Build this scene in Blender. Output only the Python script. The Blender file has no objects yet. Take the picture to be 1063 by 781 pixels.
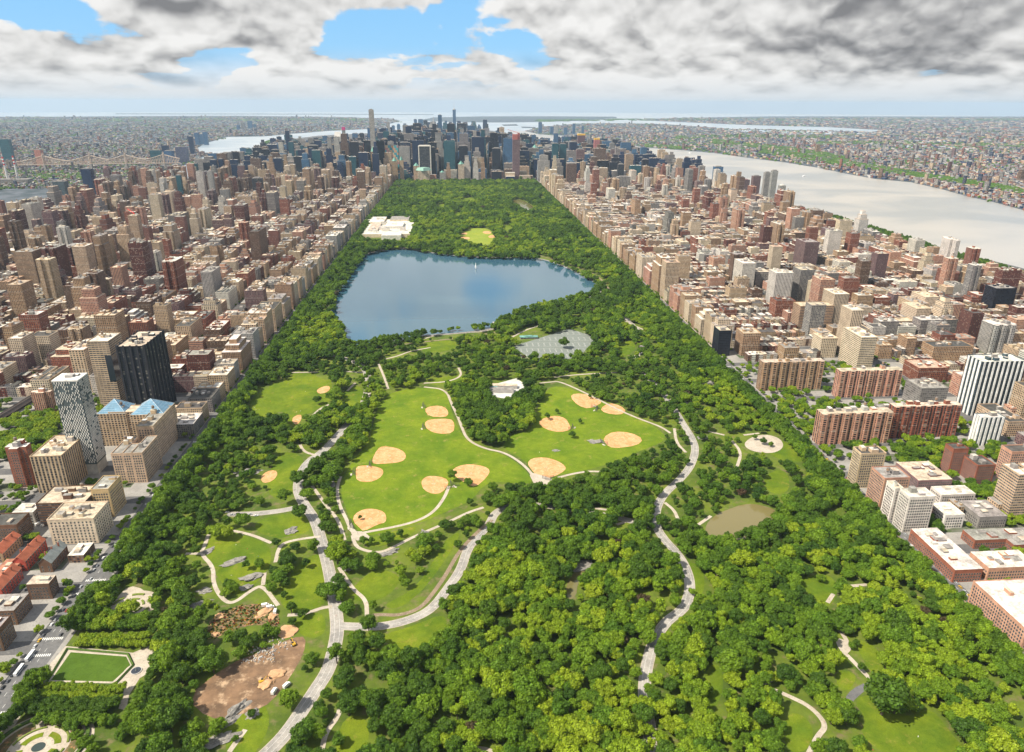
import bpy, bmesh, math, random
import numpy as np
from mathutils import Vector, noise as mnoise
random.seed(7); RNG = np.random.default_rng(11)
SC = bpy.context.scene
COL = SC.collection
PI = math.pi
# ------------------------------------------------------------------ camera model (photo pixels 1063 x 781)
PW, PH = 1063, 781
FPX = 731.0; PIT = math.radians(21.2); YAW = math.radians(4.34); ROLL = math.radians(0.2); CH = 435.0
_f = np.array([math.sin(YAW)*math.cos(PIT), math.cos(YAW)*math.cos(PIT), -math.sin(PIT)])
_r0 = np.array([math.cos(YAW), -math.sin(YAW), 0.0]); _u0 = np.cross(_r0, _f)
_r = _r0*math.cos(ROLL)+_u0*math.sin(ROLL); _u = _u0*math.cos(ROLL)-_r0*math.sin(ROLL)
RK = 3.87e-7
def E(x, y):                                   # fall of the ground with distance (curved earth)
    d = np.hypot(x, y)
    return -RK*np.maximum(0.0, d-30000.0)**2
def G(px, py, z=0.0):                          # photo pixel -> point on the ground (or on height z)
    d = _f*FPX+_r*(px-PW/2)-_u*(py-PH/2)
    zz = z
    x = y = 0
    for k in range(40):
        den = d[2] if d[2] < -0.5 else -0.5
        t = (zz-CH)/den; x, y = d[0]*t, d[1]*t
        dd = math.hypot(x, y)
        if dd > 52000: s = 52000/dd; x *= s; y *= s; break
        nz = z+float(E(x, y))
        if abs(nz-zz) < 0.05: break
        zz = zz*0.4+nz*0.6
    return (float(x), float(y))
def PJ(x, y, z):
    v = np.array([x, y, z-CH]); zc = float(v@_f)
    return (PW/2+FPX*float(v@_r)/zc, PH/2-FPX*float(v@_u)/zc, zc)
def PJn(P):
    v = P-np.array([0, 0, CH]); zc = v@_f; zc = np.where(zc < 1, 1, zc)
    return PW/2+FPX*(v@_r)/zc, PH/2-FPX*(v@_u)/zc, zc
cam = bpy.data.cameras.new('camera'); co = bpy.data.objects.new('camera', cam); COL.objects.link(co)
from mathutils import Matrix
M = Matrix(((_r[0], _u[0], -_f[0], 0), (_r[1], _u[1], -_f[1], 0), (_r[2], _u[2], -_f[2], CH), (0, 0, 0, 1)))
co.matrix_world = M
cam.sensor_width = 36; cam.lens = 36*FPX/PW; cam.clip_start = 5; cam.clip_end = 200000
SC.camera = co

# ------------------------------------------------------------------ node helpers
def nmat(name):
    m = bpy.data.materials.new(name); m.use_nodes = True
    nt = m.node_tree; nt.nodes.clear()
    return m, nt
class NB:
    def __init__(s, nt): s.nt = nt
    def n(s, typ, **kw):
        n = s.nt.nodes.new(typ)
        for k, v in kw.items(): setattr(n, k, v)
        return n
    def put(s, sock, v):
        if isinstance(v, bpy.types.NodeSocket): s.nt.links.new(v, sock)
        elif v is not None:
            try: sock.default_value = v
            except Exception: sock.default_value = (*v, 1.0)
    def m(s, op, a, b=None, c=None, clamp=False):
        n = s.n('ShaderNodeMath', operation=op); n.use_clamp = clamp
        s.put(n.inputs[0], a)
        if b is not None: s.put(n.inputs[1], b)
        if c is not None: s.put(n.inputs[2], c)
        return n.outputs[0]
    def vm(s, op, a, b=None, sc=None):
        n = s.n('ShaderNodeVectorMath', operation=op); s.put(n.inputs[0], a)
        if b is not None: s.put(n.inputs[1], b)
        if sc is not None: s.put(n.inputs['Scale'], sc)
        return n.outputs['Value'] if op in ('DOT_PRODUCT', 'LENGTH', 'DISTANCE') else n.outputs[0]
    def mix(s, f, a, b, blend='MIX'):
        n = s.n('ShaderNodeMix', data_type='RGBA', blend_type=blend)
        s.put(n.inputs[0], f); s.put(n.inputs[6], a if isinstance(a, bpy.types.NodeSocket) else (*a[:3], 1)); s.put(n.inputs[7], b if isinstance(b, bpy.types.NodeSocket) else (*b[:3], 1))
        return n.outputs[2]
    def noise(s, vec, scale, detail=4, rough=.55, dist=0):
        n = s.n('ShaderNodeTexNoise'); n.inputs['Scale'].default_value = scale; n.inputs['Detail'].default_value = detail
        n.inputs['Roughness'].default_value = rough; n.inputs['Distortion'].default_value = dist
        if vec is not None: s.put(n.inputs['Vector'], vec)
        return n.outputs[0]
    def step(s, v, lo, hi, a=0.0, b=1.0):
        n = s.n('ShaderNodeMapRange'); n.interpolation_type = 'SMOOTHSTEP'
        s.put(n.inputs[0], v); s.put(n.inputs[1], lo); s.put(n.inputs[2], hi); s.put(n.inputs[3], a); s.put(n.inputs[4], b)
        return n.outputs[0]
    def pos(s): return s.n('ShaderNodeNewGeometry').outputs['Position']
    def attr(s, name): return s.n('ShaderNodeAttribute', attribute_name=name)
    def surf(s, col, rough=.8, spec=.3, bump=None, bstr=.3, bdist=.3, metal=0):
        b = s.n('ShaderNodeBsdfPrincipled'); s.put(b.inputs['Base Color'], col if isinstance(col, bpy.types.NodeSocket) else (*col[:3], 1))
        s.put(b.inputs['Roughness'], rough); s.put(b.inputs['Specular IOR Level'], spec); s.put(b.inputs['Metallic'], metal)
        if bump is not None:
            bn = s.n('ShaderNodeBump'); bn.inputs['Strength'].default_value = bstr; bn.inputs['Distance'].default_value = bdist
            s.put(bn.inputs['Height'], bump); s.put(b.inputs['Normal'], bn.outputs[0])
        return b.outputs[0]
    def out(s, sh):
        o = s.n('ShaderNodeOutputMaterial'); s.nt.links.new(sh, o.inputs['Surface'])
def simple(name, c1, c2=None, scale=.05, rough=.85, spec=.25, c3=None, scale2=.6, detail=6):
    m, nt = nmat(name); b = NB(nt)
    if c2 is None: b.out(b.surf(c1, rough, spec)); return m
    p = b.pos(); f = b.step(b.noise(p, scale, detail, .62), .34, .66)
    c = b.mix(f, c1, c2)
    if c3 is not None:
        f3 = b.step(b.noise(p, scale2, 5, .65), .5, .72); c = b.mix(f3, c, c3)
    g = b.noise(p, scale2*1.7, 4, .7); c = b.mix(.35, c, b.mix(b.step(g, .3, .7), (.45, .45, .45), (1, 1, 1)), 'MULTIPLY')
    b.out(b.surf(c, rough, spec)); return m
# ------------------------------------------------------------------ facade materials (UV in window cells, own colour in attribute Col)
def facade(name, style):
    m, nt = nmat(name); b = NB(nt)
    uv = b.n('ShaderNodeUVMap').outputs[0]
    sp = b.n('ShaderNodeSeparateXYZ'); b.put(sp.inputs[0], uv); u, v = sp.outputs[0], sp.outputs[1]
    col = b.attr('Col').outputs['Color']
    fu = b.m('ABSOLUTE', b.m('SUBTRACT', b.m('FRACT', u), .5)); fv = b.m('ABSOLUTE', b.m('SUBTRACT', b.m('FRACT', v), .5))
    cell = b.n('ShaderNodeTexWhiteNoise'); cell.noise_dimensions = '3D'
    cv = b.vm('FLOOR', uv); cx = b.vm('ADD', cv, b.vm('MULTIPLY', col, (531., 377., 91.))); b.put(cell.inputs['Vector'], cx); rnd = cell.outputs['Value']
    dirt = b.noise(b.pos(), .06, 5, .6); dirt2 = b.noise(b.pos(), .7, 3, .6)
    wall = b.mix(.55, col, b.mix(b.step(dirt, .3, .7), (.62, .6, .58), (1.12, 1.1, 1.08)), 'MULTIPLY')
    wall = b.mix(.3, wall, b.mix(b.step(dirt2, .3, .7), (.6, .6, .6), (1.1, 1.1, 1.1)), 'MULTIPLY')
    if style == 'punched':
        win = b.m('MULTIPLY', b.m('LESS_THAN', fu, .29), b.m('LESS_THAN', fv, .32))
        gl = b.mix(b.m('GREATER_THAN', rnd, .8), (.012, .014, .02), (.24, .21, .17))
        # a light string course every few floors
        band = b.m('LESS_THAN', b.m('FRACT', b.m('DIVIDE', v, 6.0)), .06)
        wall = b.mix(b.m('MULTIPLY', band, .35), wall, (.62, .58, .5))
    elif style == 'strip':
        win = b.m('LESS_THAN', fu, .27)
        sp_ = b.m('GREATER_THAN', fv, .30)
        gl = b.mix(b.m('MULTIPLY', sp_, .9), b.mix(b.m('GREATER_THAN', rnd, .8), (.015, .02, .026), (.2, .18, .15)), b.mix(.65, wall, (.05, .05, .05)))
    elif style == 'ribbon':
        win = b.m('LESS_THAN', fv, .24)
        gl = b.mix(b.m('GREATER_THAN', rnd, .82), (.03, .04, .05), (.2, .19, .17))
        gl = b.mix(b.m('GREATER_THAN', fu, .44), gl, wall)
    else:
        win = b.m('MULTIPLY', b.m('LESS_THAN', fu, .44), b.m('LESS_THAN', fv, .38))
        gl = b.mix(rnd, b.mix(.75, col, (.0, .0, .0)), b.mix(.3, col, (0, 0, 0)))
    c = b.mix(win, wall, gl)
    r = b.m('MULTIPLY_ADD', win, -.4 if style != 'glass' else -.6, .85)
    bump = b.m('MULTIPLY', win, -1.0)
    sh = b.surf(c, r, b.m('MULTIPLY_ADD', win, .15, .15))
    b.out(sh); return m
MF = {k: facade('facade_'+k, k) for k in ('punched', 'strip', 'ribbon', 'glass')}
def plainmat(name, rough, s1, s2, amt=.5):
    m, nt = nmat(name); b = NB(nt); col = b.attr('Col').outputs['Color']; p = b.pos()
    c = b.mix(amt, col, b.mix(b.step(b.noise(p, s1, 5, .65), .32, .68), (.5, .49, .47), (1.15, 1.13, 1.1)), 'MULTIPLY')
    c = b.mix(amt*.7, c, b.mix(b.step(b.noise(p, s2, 3, .6), .35, .65), (.6, .6, .6), (1.1, 1.1, 1.1)), 'MULTIPLY')
    b.out(b.surf(c, rough, .25)); return m
MPLAIN = plainmat('masonry', .85, .15, .9); MROOF = plainmat('roofing', .9, .12, .55, .85); MDARK = simple('window_glass', (.025, .032, .045), rough=.15, spec=.6)
MFRAME = simple('window_trim', (.45, .42, .36), rough=.7)
MATS = [MF['punched'], MF['strip'], MF['ribbon'], MF['glass'], MPLAIN, MROOF, MDARK]
MI = dict(punched=0, strip=1, ribbon=2, glass=3, plain=4, roof=5, dark=6)

# ------------------------------------------------------------------ meshes
def mk_mesh(name, V, F, fm=None, uv=None, colr=None, mats=None, smooth=False):
    """V (n,3); F list of tuples or (n,k) array; fm face material; uv per loop; colr per loop rgb"""
    me = bpy.data.meshes.new(name)
    V = np.asarray(V, dtype=np.float32)
    if isinstance(F, np.ndarray):
        k = F.shape[1]; loops = F.ravel().astype(np.int32); tot = np.full(len(F), k, np.int32)
    else:
        loops = np.array([i for f in F for i in f], np.int32); tot = np.array([len(f) for f in F], np.int32)
    st = np.concatenate([[0], np.cumsum(tot)[:-1]]).astype(np.int32)
    me.vertices.add(len(V)); me.vertices.foreach_set('co', V.ravel())
    me.loops.add(len(loops)); me.loops.foreach_set('vertex_index', loops)
    me.polygons.add(len(tot)); me.polygons.foreach_set('loop_start', st); me.polygons.foreach_set('loop_total', tot)
    if fm is not None: me.polygons.foreach_set('material_index', np.asarray(fm, np.int32))
    me.polygons.foreach_set('use_smooth', np.full(len(tot), bool(smooth)))
    if uv is not None:
        l = me.uv_layers.new(name='UVMap'); l.data.foreach_set('uv', np.asarray(uv, np.float32).ravel())
    if colr is not None:
        a = me.color_attributes.new('Col', 'FLOAT_COLOR', 'CORNER')
        c = np.ones((len(loops), 4), np.float32); c[:, :3] = colr; a.data.foreach_set('color', c.ravel())
    for m in (mats or []): me.materials.append(m)
    me.update(calc_edges=True)
    return me
def link(name, me, parent=None, loc=None):
    o = bpy.data.objects.new(name, me); COL.objects.link(o)
    if parent is not None: o.parent = parent
    if loc is not None: o.location = loc
    return o
def tag(o, label=None, cat=None, group=None, kind=None):
    if label: o['label'] = label
    if cat: o['category'] = cat
    if group: o['group'] = group
    if kind: o['kind'] = kind
    return o
def empty(name, x, y, z=0, rz=0):
    o = bpy.data.objects.new(name, None); COL.objects.link(o); o.location = (x, y, z); o.rotation_euler = (0, 0, rz); o.empty_display_size = 1; return o
# box row: cx cy z0 sx sy h rot wr wg wb rr rg rb style pitch
def boxes(name, rows, what='all'):
    A = np.array(rows, dtype=np.float64)
    n = len(A); cx, cy, z0, sx, sy, h, rot = A[:, :7].T; wc = A[:, 7:10]; rc = A[:, 10:13]; st = A[:, 13].astype(int); pit = A[:, 14]
    c, s = np.cos(rot), np.sin(rot)
    lx = np.stack([-sx, sx, sx, -sx], 1)/2; ly = np.stack([-sy, -sy, sy, sy], 1)/2
    X = cx[:, None]+lx*c[:, None]-ly*s[:, None]; Y = cy[:, None]+lx*s[:, None]+ly*c[:, None]
    V = np.zeros((n, 8, 3)); V[:, :4, 0] = X; V[:, 4:, 0] = X; V[:, :4, 1] = Y; V[:, 4:, 1] = Y; V[:, :4, 2] = z0[:, None]; V[:, 4:, 2] = (z0+h)[:, None]
    base = (np.arange(n)*8)[:, None, None]
    side = np.array([[0, 1, 5, 4], [1, 2, 6, 5], [2, 3, 7, 6], [3, 0, 4, 7]]); top = np.array([[4, 5, 6, 7]])
    FT = {'all': np.concatenate([side, top]), 'side': side, 'top': top}[what]
    k = len(FT); F = (base+FT[None]).reshape(-1, 4)
    nu = np.maximum(1, np.round(np.stack([sx, sy, sx, sy], 1)/pit[:, None])); nv = np.maximum(1, np.round(h/3.2))
    uvs = np.zeros((n, 4, 4, 2)); uvs[:, :, 1, 0] = nu; uvs[:, :, 2, 0] = nu; uvs[:, :, 2, 1] = nv[:, None]; uvs[:, :, 3, 1] = nv[:, None]
    uvt = np.zeros((n, 1, 4, 2))
    UV = {'all': np.concatenate([uvs, uvt], 1), 'side': uvs, 'top': uvt}[what]
    colS = np.repeat(wc[:, None, None, :], 4, 1).repeat(4, 2); colT = rc[:, None, None, :].repeat(4, 2)
    C = {'all': np.concatenate([colS, colT], 1), 'side': colS, 'top': colT}[what]
    ms = np.repeat(st[:, None], 4, 1); mt = np.full((n, 1), 5)
    FM = {'all': np.concatenate([ms, mt], 1), 'side': ms, 'top': mt}[what]
    if what == 'top': V = V[:, 4:]; F = np.arange(n*4).reshape(-1, 4)
    return mk_mesh(name, V.reshape(-1, 3), F, FM.ravel(), UV.reshape(-1, 2), C.reshape(-1, 3), MATS)
class MB:
    """small free-form mesh builder with colour per face"""
    def __init__(s): s.V = []; s.F = []; s.C = []; s.M = []
    def face(s, pts, col, mat=4):
        i = len(s.V); s.V += [tuple(p) for p in pts]; s.F.append(tuple(range(i, i+len(pts)))); s.C.append(col); s.M.append(mat)
    def box(s, x0, x1, y0, y1, z0, z1, col, mat=4, top=None):
        a = [(x0, y0), (x1, y0), (x1, y1), (x0, y1)]
        for i in range(4):
            p, q = a[i], a[(i+1) % 4]; s.face([(*p, z0), (*q, z0), (*q, z1), (*p, z1)], col, mat)
        s.face([(*p, z1) for p in a], top or col, mat); s.face([(*p, z0) for p in a[::-1]], col, mat)
    def cyl(s, x, y, r0, r1, z0, z1, col, n=10, mat=4, cap=True):
        P = [(math.cos(2*PI*i/n), math.sin(2*PI*i/n)) for i in range(n)]
        for i in range(n):
            a, b = P[i], P[(i+1) % n]
            s.face([(x+a[0]*r0, y+a[1]*r0, z0), (x+b[0]*r0, y+b[1]*r0, z0), (x+b[0]*r1, y+b[1]*r1, z1), (x+a[0]*r1, y+a[1]*r1, z1)], col, mat)
        if cap and r1 > .01: s.face([(x+a[0]*r1, y+a[1]*r1, z1) for a in P], col, mat)
    def bar(s, p, q, w, col, mat=4):
        p = Vector(p); q = Vector(q); d = (q-p).normalized(); a = d.orthogonal().normalized(); b_ = d.cross(a)
        c = [a*w/2+b_*w/2, -a*w/2+b_*w/2, -a*w/2-b_*w/2, a*w/2-b_*w/2]
        for i in range(4):
            s.face([p+c[i], p+c[(i+1) % 4], q+c[(i+1) % 4], q+c[i]], col, mat)
        s.face([p+c[i] for i in (3, 2, 1, 0)], col, mat); s.face([q+x for x in c], col, mat)
    def mesh(s, name, mats=None):
        if not s.F: return None
        cl = np.array([c for f, c in zip(s.F, s.C) for _ in f]); nl = len(cl)
        key = {}; V = []; mp = []
        for v in s.V:
            k = (round(v[0], 3), round(v[1], 3), round(v[2], 3))
            if k not in key: key[k] = len(V); V.append(v)
            mp.append(key[k])
        return mk_mesh(name, V, [tuple(mp[i] for i in f) for f in s.F], s.M, np.zeros((nl, 2)), cl, mats or MATS)
# flat sheets: polygons of photo pixels laid on the ground
def smooth_poly(P, it=2, closed=True):
    P = [tuple(p) for p in P]
    for _ in range(it):
        Q = []; n = len(P)
        rng = range(n) if closed else range(n-1)
        if not closed: Q.append(P[0])
        for i in rng:
            a, b = P[i], P[(i+1) % n]
            Q.append((a[0]*.75+b[0]*.25, a[1]*.75+b[1]*.25)); Q.append((a[0]*.25+b[0]*.75, a[1]*.25+b[1]*.75))
        if not closed: Q.append(P[-1])
        P = Q
    return P
def sheet_world(name, polys, z, mat, maxedge=None, kind='structure', curv=False, wall=0):
    bm = bmesh.new()
    for P in polys:
        vs = [bm.verts.new((x, y, z)) for x, y in P]
        try: bm.faces.new(vs)
        except Exception: pass
    bmesh.ops.triangulate(bm, faces=bm.faces[:])
    if maxedge:
        for _ in range(9):
            es = [e for e in bm.edges if e.calc_length() > maxedge]
            if not es: break
            bmesh.ops.subdivide_edges(bm, edges=es, cuts=1); bmesh.ops.triangulate(bm, faces=[f for f in bm.faces if len(f.verts) > 3])
    for f in bm.faces:
        f.normal_update()
        if f.normal.z < 0: f.normal_flip()
    if curv:
        for v in bm.verts: v.co.z = z+float(E(v.co.x, v.co.y))
    if wall:
        ed = [e for e in bm.edges if e.is_boundary]
        r = bmesh.ops.extrude_edge_only(bm, edges=ed)
        for v in r['geom']:
            if isinstance(v, bmesh.types.BMVert): v.co.z -= wall
    me = bpy.data.meshes.new(name); bm.to_mesh(me); bm.free(); me.materials.append(mat)
    o = link(name, me)
    if kind: o['kind'] = kind
    return o
def wpoly(P, sm=2): return [G(*p) for p in (smooth_poly(P, sm) if sm else P)]
def strip_world(line, w, sm=3):
    """closed polygon quads of a ribbon of real width w along a pixel polyline"""
    L = [G(*p) for p in smooth_poly(line, sm, False)] if sm is not None else [tuple(p) for p in line]
    out = []
    n = len(L); Lf = []; Rt = []
    for i in range(n):
        a = L[max(0, i-1)]; c = L[min(n-1, i+1)]; dx, dy = c[0]-a[0], c[1]-a[1]; l = math.hypot(dx, dy) or 1
        nx, ny = -dy/l*w/2, dx/l*w/2; Lf.append((L[i][0]+nx, L[i][1]+ny)); Rt.append((L[i][0]-nx, L[i][1]-ny))
    for i in range(n-1): out.append([Lf[i], Rt[i], Rt[i+1], Lf[i+1]])
    return out
def strips(name, quads, z, mat, kind='structure'):
    V = []; F = []
    for q in quads:
        i = len(V); V += [(x, y, z) for x, y in q]; F.append((i, i+1, i+2, i+3))
    o = link(name, mk_mesh(name, V, F, mats=[mat])); o['kind'] = kind; return o
# ------------------------------------------------------------------ setting materials
def water_mat(name, c, rough, scale, bstr, dist=.3, c2=None):
    m, nt = nmat(name); b = NB(nt); p = b.pos()
    col = b.mix(b.step(b.noise(p, .0016, 4, .5, 1.0), .35, .65), c, c2) if c2 else c
    n = b.m('ADD', b.noise(p, scale, 4, .6), b.m('MULTIPLY', b.noise(p, scale*.12, 3, .5), 2.0))
    b.out(b.surf(col, rough, .5, n, bstr, dist)); return m
M_RES = water_mat('reservoir_water', (.03, .085, .13), .09, .35, .05, .12, (.05, .11, .15))
M_RIVER = water_mat('river_water', (.37, .34, .295), .33, .06, .16, .5, (.25, .25, .235))
M_SEA = water_mat('sea_water', (.26, .31, .35), .35, .03, .1, .5, (.38, .41, .43))
M_POND = water_mat('pond_water', (.17, .14, .055), .12, .8, .03, .1, (.12, .11, .04))
M_LAKE = water_mat('lake_water', (.03, .045, .04), .1, .8, .03)
M_LAND = simple('city_ground', (.085, .083, .085), (.13, .125, .12), .02, .9, c3=(.17, .16, .15), scale2=.3)
M_FARLAND = simple('haze_tinted_land', (.038, .055, .06), (.12, .13, .15), .012, .95, c3=(.028, .042, .045), scale2=.004)  # bluish distance haze put into the ground colour itself
M_PAVE = simple('sidewalk', (.25, .235, .215), (.33, .31, .28), .05, .9, c3=(.19, .18, .165), scale2=.4)
M_YARD = simple('back_yards', (.13, .13, .10), (.06, .09, .03), .06, .95, c3=(.26, .24, .2), scale2=.09)
M_PARK = simple('park_ground', (.060, .098, .010), (.125, .165, .014), .02, .95, c3=(.16, .135, .06), scale2=.09)
def lawn(name, a, b2, c):
    m, nt = nmat(name); b = NB(nt); p = b.pos()
    f = b.step(b.noise(p, .02, 5, .6, .4), .32, .68); col = b.mix(f, a, b2)
    col = b.mix(b.step(b.noise(p, .07, 6, .7), .55, .75), col, c)
    col = b.mix(.5, col, b.mix(b.step(b.noise(p, .11, 6, .7, .5), .35, .65), (.72, .72, .6), (1.12, 1.08, 1.1)), 'MULTIPLY')
    col = b.mix(.45, col, b.mix(b.step(b.noise(p, .8, 5, .75), .3, .7), (.55, .6, .5), (1.15, 1.1, 1.1)), 'MULTIPLY')
    b.out(b.surf(col, .95, .1, b.noise(p, 1.5, 4, .7), .3, .2)); return m
M_LAWN = lawn('lawn_grass', (.075, .130, .009), (.150, .195, .012), (.24, .21, .045))
M_FIELD = lawn('ball_field_grass', (.090, .155, .009), (.155, .21, .013), (.27, .235, .07))
M_MEADOW = lawn('great_lawn_grass', (.20, .26, .03), (.25, .29, .04), (.28, .29, .07))
M_DRIVE = simple('drive_asphalt', (.38, .35, .31), (.24, .225, .205), .045, .9, c3=(.44, .40, .355), scale2=.22)
M_ROAD = simple('street_asphalt', (.12, .118, .118), (.16, .155, .15), .05, .9, c3=(.10, .10, .10), scale2=.3)
M_PATH = simple('path_paving', (.49, .425, .34), (.40, .34, .27), .1, .9, c3=(.30, .27, .22), scale2=.5)
M_DIRT = simple('bridle_path_dirt', (.26, .19, .125), (.20, .15, .10), .1, .95, c3=(.33, .27, .19), scale2=.5)
M_PALE = simple('pale_concrete', (.62, .60, .56), (.50, .48, .45), .08, .9, c3=(.40, .38, .36), scale2=.4)
M_CLAY = simple('infield_clay', (.60, .34, .16), (.50, .25, .10), .10, .95, c3=(.66, .44, .25), scale2=.25)
M_SOIL = simple('bare_soil', (.25, .15, .085), (.12, .075, .045), .045, .95, c3=(.46, .32, .20), scale2=.10)
M_SOIL2 = simple('planted_soil', (.19, .12, .07), (.08, .10, .025), .16, .95, c3=(.42, .20, .09), scale2=.35)
M_ORANGE = simple('loose_orange_sand', (.55, .34, .18), (.45, .26, .14), .2, .95)
M_MARK = simple('road_paint', (.75, .74, .70), rough=.8)
M_YMARK = simple('yellow_road_paint', (.62, .44, .08), rough=.8)
M_COURT = simple('tennis_court_clay', (.17, .19, .165), (.19, .21, .185), .2, .9, c3=(.20, .215, .195), scale2=.6)
M_ROCK = simple('schist_rock', (.27, .25, .22), (.16, .15, .135), .3, .9, c3=(.40, .37, .33), scale2=1.1)
M_HEDGE = simple('hedge_leaves', (.05, .095, .015), (.085, .14, .02), .6, .9, c3=(.03, .06, .012), scale2=2)
M_HEDGEY = simple('pale_hedge_leaves', (.20, .24, .04), (.13, .18, .03), .6, .9, c3=(.08, .11, .02), scale2=2)

# ------------------------------------------------------------------ land and water
def sea():
    nr, na = 70, 144; V = [(0, 0, -3.0)]; F = []
    R = [0]+list(np.geomspace(300, 62000, nr))
    for i in range(1, nr+1):
        for j in range(na):
            a = 2*PI*j/na; x, y = R[i]*math.sin(a), R[i]*math.cos(a); V.append((x, y, -3.0+float(E(x, y))))
    for j in range(na): F.append((0, 1+(j+1) % na, 1+j))
    for i in range(1, nr):
        for j in range(na):
            a = 1+(i-1)*na+j; b = 1+(i-1)*na+(j+1) % na; F.append((a, b, b+na, a+na))
    o = link('sea_water', mk_mesh('sea_water', V, F, mats=[M_SEA], smooth=True)); o['kind'] = 'structure'
sea()
MANH = [(-1750, -400), (-1720, 2000), (-1650, 4300), (-1560, 5600), (-1640, 6800), G(292, 153.5), G(273, 151), G(285, 146.8), G(330, 141), G(398, 137.5), G(430, 134.5),
        G(462, 133), G(490, 133.6), G(520, 137), G(560, 145), G(600, 152), G(640, 158), (1560, 5600), (1540, 3300), (1545, 2200), (1600, 1900), (1650, 1200), (1700, -400)]
def smw(P, it=1): return smooth_poly(P, it)
sheet_world('manhattan_ground', [MANH], 0.0, M_LAND, 2500, curv=True, wall=3.2)
QB = [(-1790, 300), (-1790, 3000), (-1800, 4400), (-1850, 5000), G(185, 173), G(196, 169.5), G(206, 164.5), G(219, 160), G(207, 157.5), G(204, 154), G(212, 149), G(222, 146), G(237, 141.8), G(257, 140.6),
      G(273, 141.5), G(300, 139), G(340, 136), G(400, 133), G(404, 128.5), G(415, 126), G(412, 124.5), G(405, 123.3), G(350, 121.6), G(250, 120.3), G(160, 120.6), G(60, 121.3), G(-150, 122), G(-700, 125), (-28000, 300)]
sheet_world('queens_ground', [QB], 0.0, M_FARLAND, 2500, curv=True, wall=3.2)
NJ = [(2800, -400), (2560, 2500), G(1063, 218), G(1034, 210), G(1004, 203.5), G(979, 196.5), G(946, 189), G(909, 185.6), G(878, 180), G(848, 173.8), G(812, 168), G(777, 163.8), G(741, 158.6), G(696, 155), G(665, 152.5),
      G(648, 148.5), G(625, 145.5), G(607, 144.5), G(585, 141), G(560, 139.5), G(545, 136), G(556, 133), G(575, 130.5), G(600, 128.5), G(640, 128), G(690, 129), G(760, 134), G(850, 135.5), G(905, 137.3), G(915, 135), G(860, 132), G(780, 130), G(700, 126.5), G(660, 124.5), G(700, 122.6),
      G(800, 120.9), G(1000, 121.2), G(1200, 122), G(1700, 125), (32000, 3000), (32000, -400)]
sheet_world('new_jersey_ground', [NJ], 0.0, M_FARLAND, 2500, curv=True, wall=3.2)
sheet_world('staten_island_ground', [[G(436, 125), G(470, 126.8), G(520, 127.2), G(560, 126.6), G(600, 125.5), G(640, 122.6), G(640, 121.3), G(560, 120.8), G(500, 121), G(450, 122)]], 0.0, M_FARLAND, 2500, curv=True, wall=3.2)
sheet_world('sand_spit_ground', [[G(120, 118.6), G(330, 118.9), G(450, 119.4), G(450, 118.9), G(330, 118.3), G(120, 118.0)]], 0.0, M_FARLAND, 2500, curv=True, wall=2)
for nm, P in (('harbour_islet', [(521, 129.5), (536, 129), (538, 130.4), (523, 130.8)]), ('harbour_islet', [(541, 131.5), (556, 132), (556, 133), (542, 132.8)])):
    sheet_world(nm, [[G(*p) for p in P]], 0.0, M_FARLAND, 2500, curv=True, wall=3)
# the Hudson and East River lie on the sea sheet as muddier tidal water
HUD = [(1500, -400), (1500, 3300), (1500, 5600), G(630, 158), G(590, 151), G(560, 145.5), G(530, 140), G(530, 136), G(552, 136), G(570, 139.5), G(600, 143.5), G(630, 146), G(665, 151.5), G(741, 157.5), G(812, 166.5), G(878, 178.5), G(946, 187), G(1004, 201), (2650, 2900), (2700, 2000), (2900, -400)]
sheet_world('hudson_river_water', [HUD], -2.2, M_RIVER, 1500, curv=True)
ws = [[(760, 134.5), (850, 136.3), (905, 138.3), (900, 139.6), (830, 139.5), (770, 137)], [(925, 150.5), (1000, 152.3), (1020, 155.5), (960, 154.5), (922, 152.5)], [(940, 146), (990, 146), (1000, 148), (950, 148.6)]]
sheet_world('meadowland_water', [[G(*p) for p in P] for P in ws], 1.5, M_SEA, 2500, curv=True)

# ------------------------------------------------------------------ streets and blocks of Manhattan
ST0 = 4287.0                                   # 59th street
YS = [ST0-80.45*k for k in range(-20, 52)]     # street centre lines
EAST = [-360, -500, -635, -770, -905, -1110, -1315, -1520, -1690]   # avenues on the east side
WEST = [465, 745, 1020, 1215, 1425]
PARKX = (-344.0, 449.0)
PARKY = (160.0, ST0-14)
park = [(PARKX[0], PARKY[0]), (PARKX[1], PARKY[0]), (PARKX[1], PARKY[1]), (PARKX[0], PARKY[1])]
sheet_world('park_ground', [park], .14, M_PARK, 400, wall=.14)
pv = [[(PARKX[0]-5, 160), (PARKX[0]-.2, 160), (PARKX[0]-.2, PARKY[1]), (PARKX[0]-5, PARKY[1])], [(PARKX[1]+.2, 160), (PARKX[1]+5, 160), (PARKX[1]+5, PARKY[1]), (PARKX[1]+.2, PARKY[1])]]
BLK = []
def blocks(aves, sgn, y0, y1):
    for i in range(len(aves)-1):
        a, b = aves[i], aves[i+1]; hw = 11 if abs(a) > 480 else 13
        xa, xb = a+sgn*hw, b-sgn*11
        for ys in YS:
            if ys-80.45 < y0 or ys > y1: continue
            BLK.append((min(xa, xb), max(xa, xb), ys-80.45+8, ys-8, i, sgn))
blocks(EAST, -1, 150, ST0+1); blocks(WEST, 1, 150, ST0+1)
MIDX = [-1560, -1315, -1110, -905, -770, -635, -500, -360, -90, 190, 465, 745, 1020, 1290, 1500]
for i in range(len(MIDX)-1):
    for k in range(0, 92):
        y = ST0+80.45*k; BLK.append((MIDX[i]+11, MIDX[i+1]-11, y+8+8, y+80.45-8+8, 50+i, 0))
B2 = [b for b in BLK if b[2] < 4600]
V = []; F = []
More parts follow.
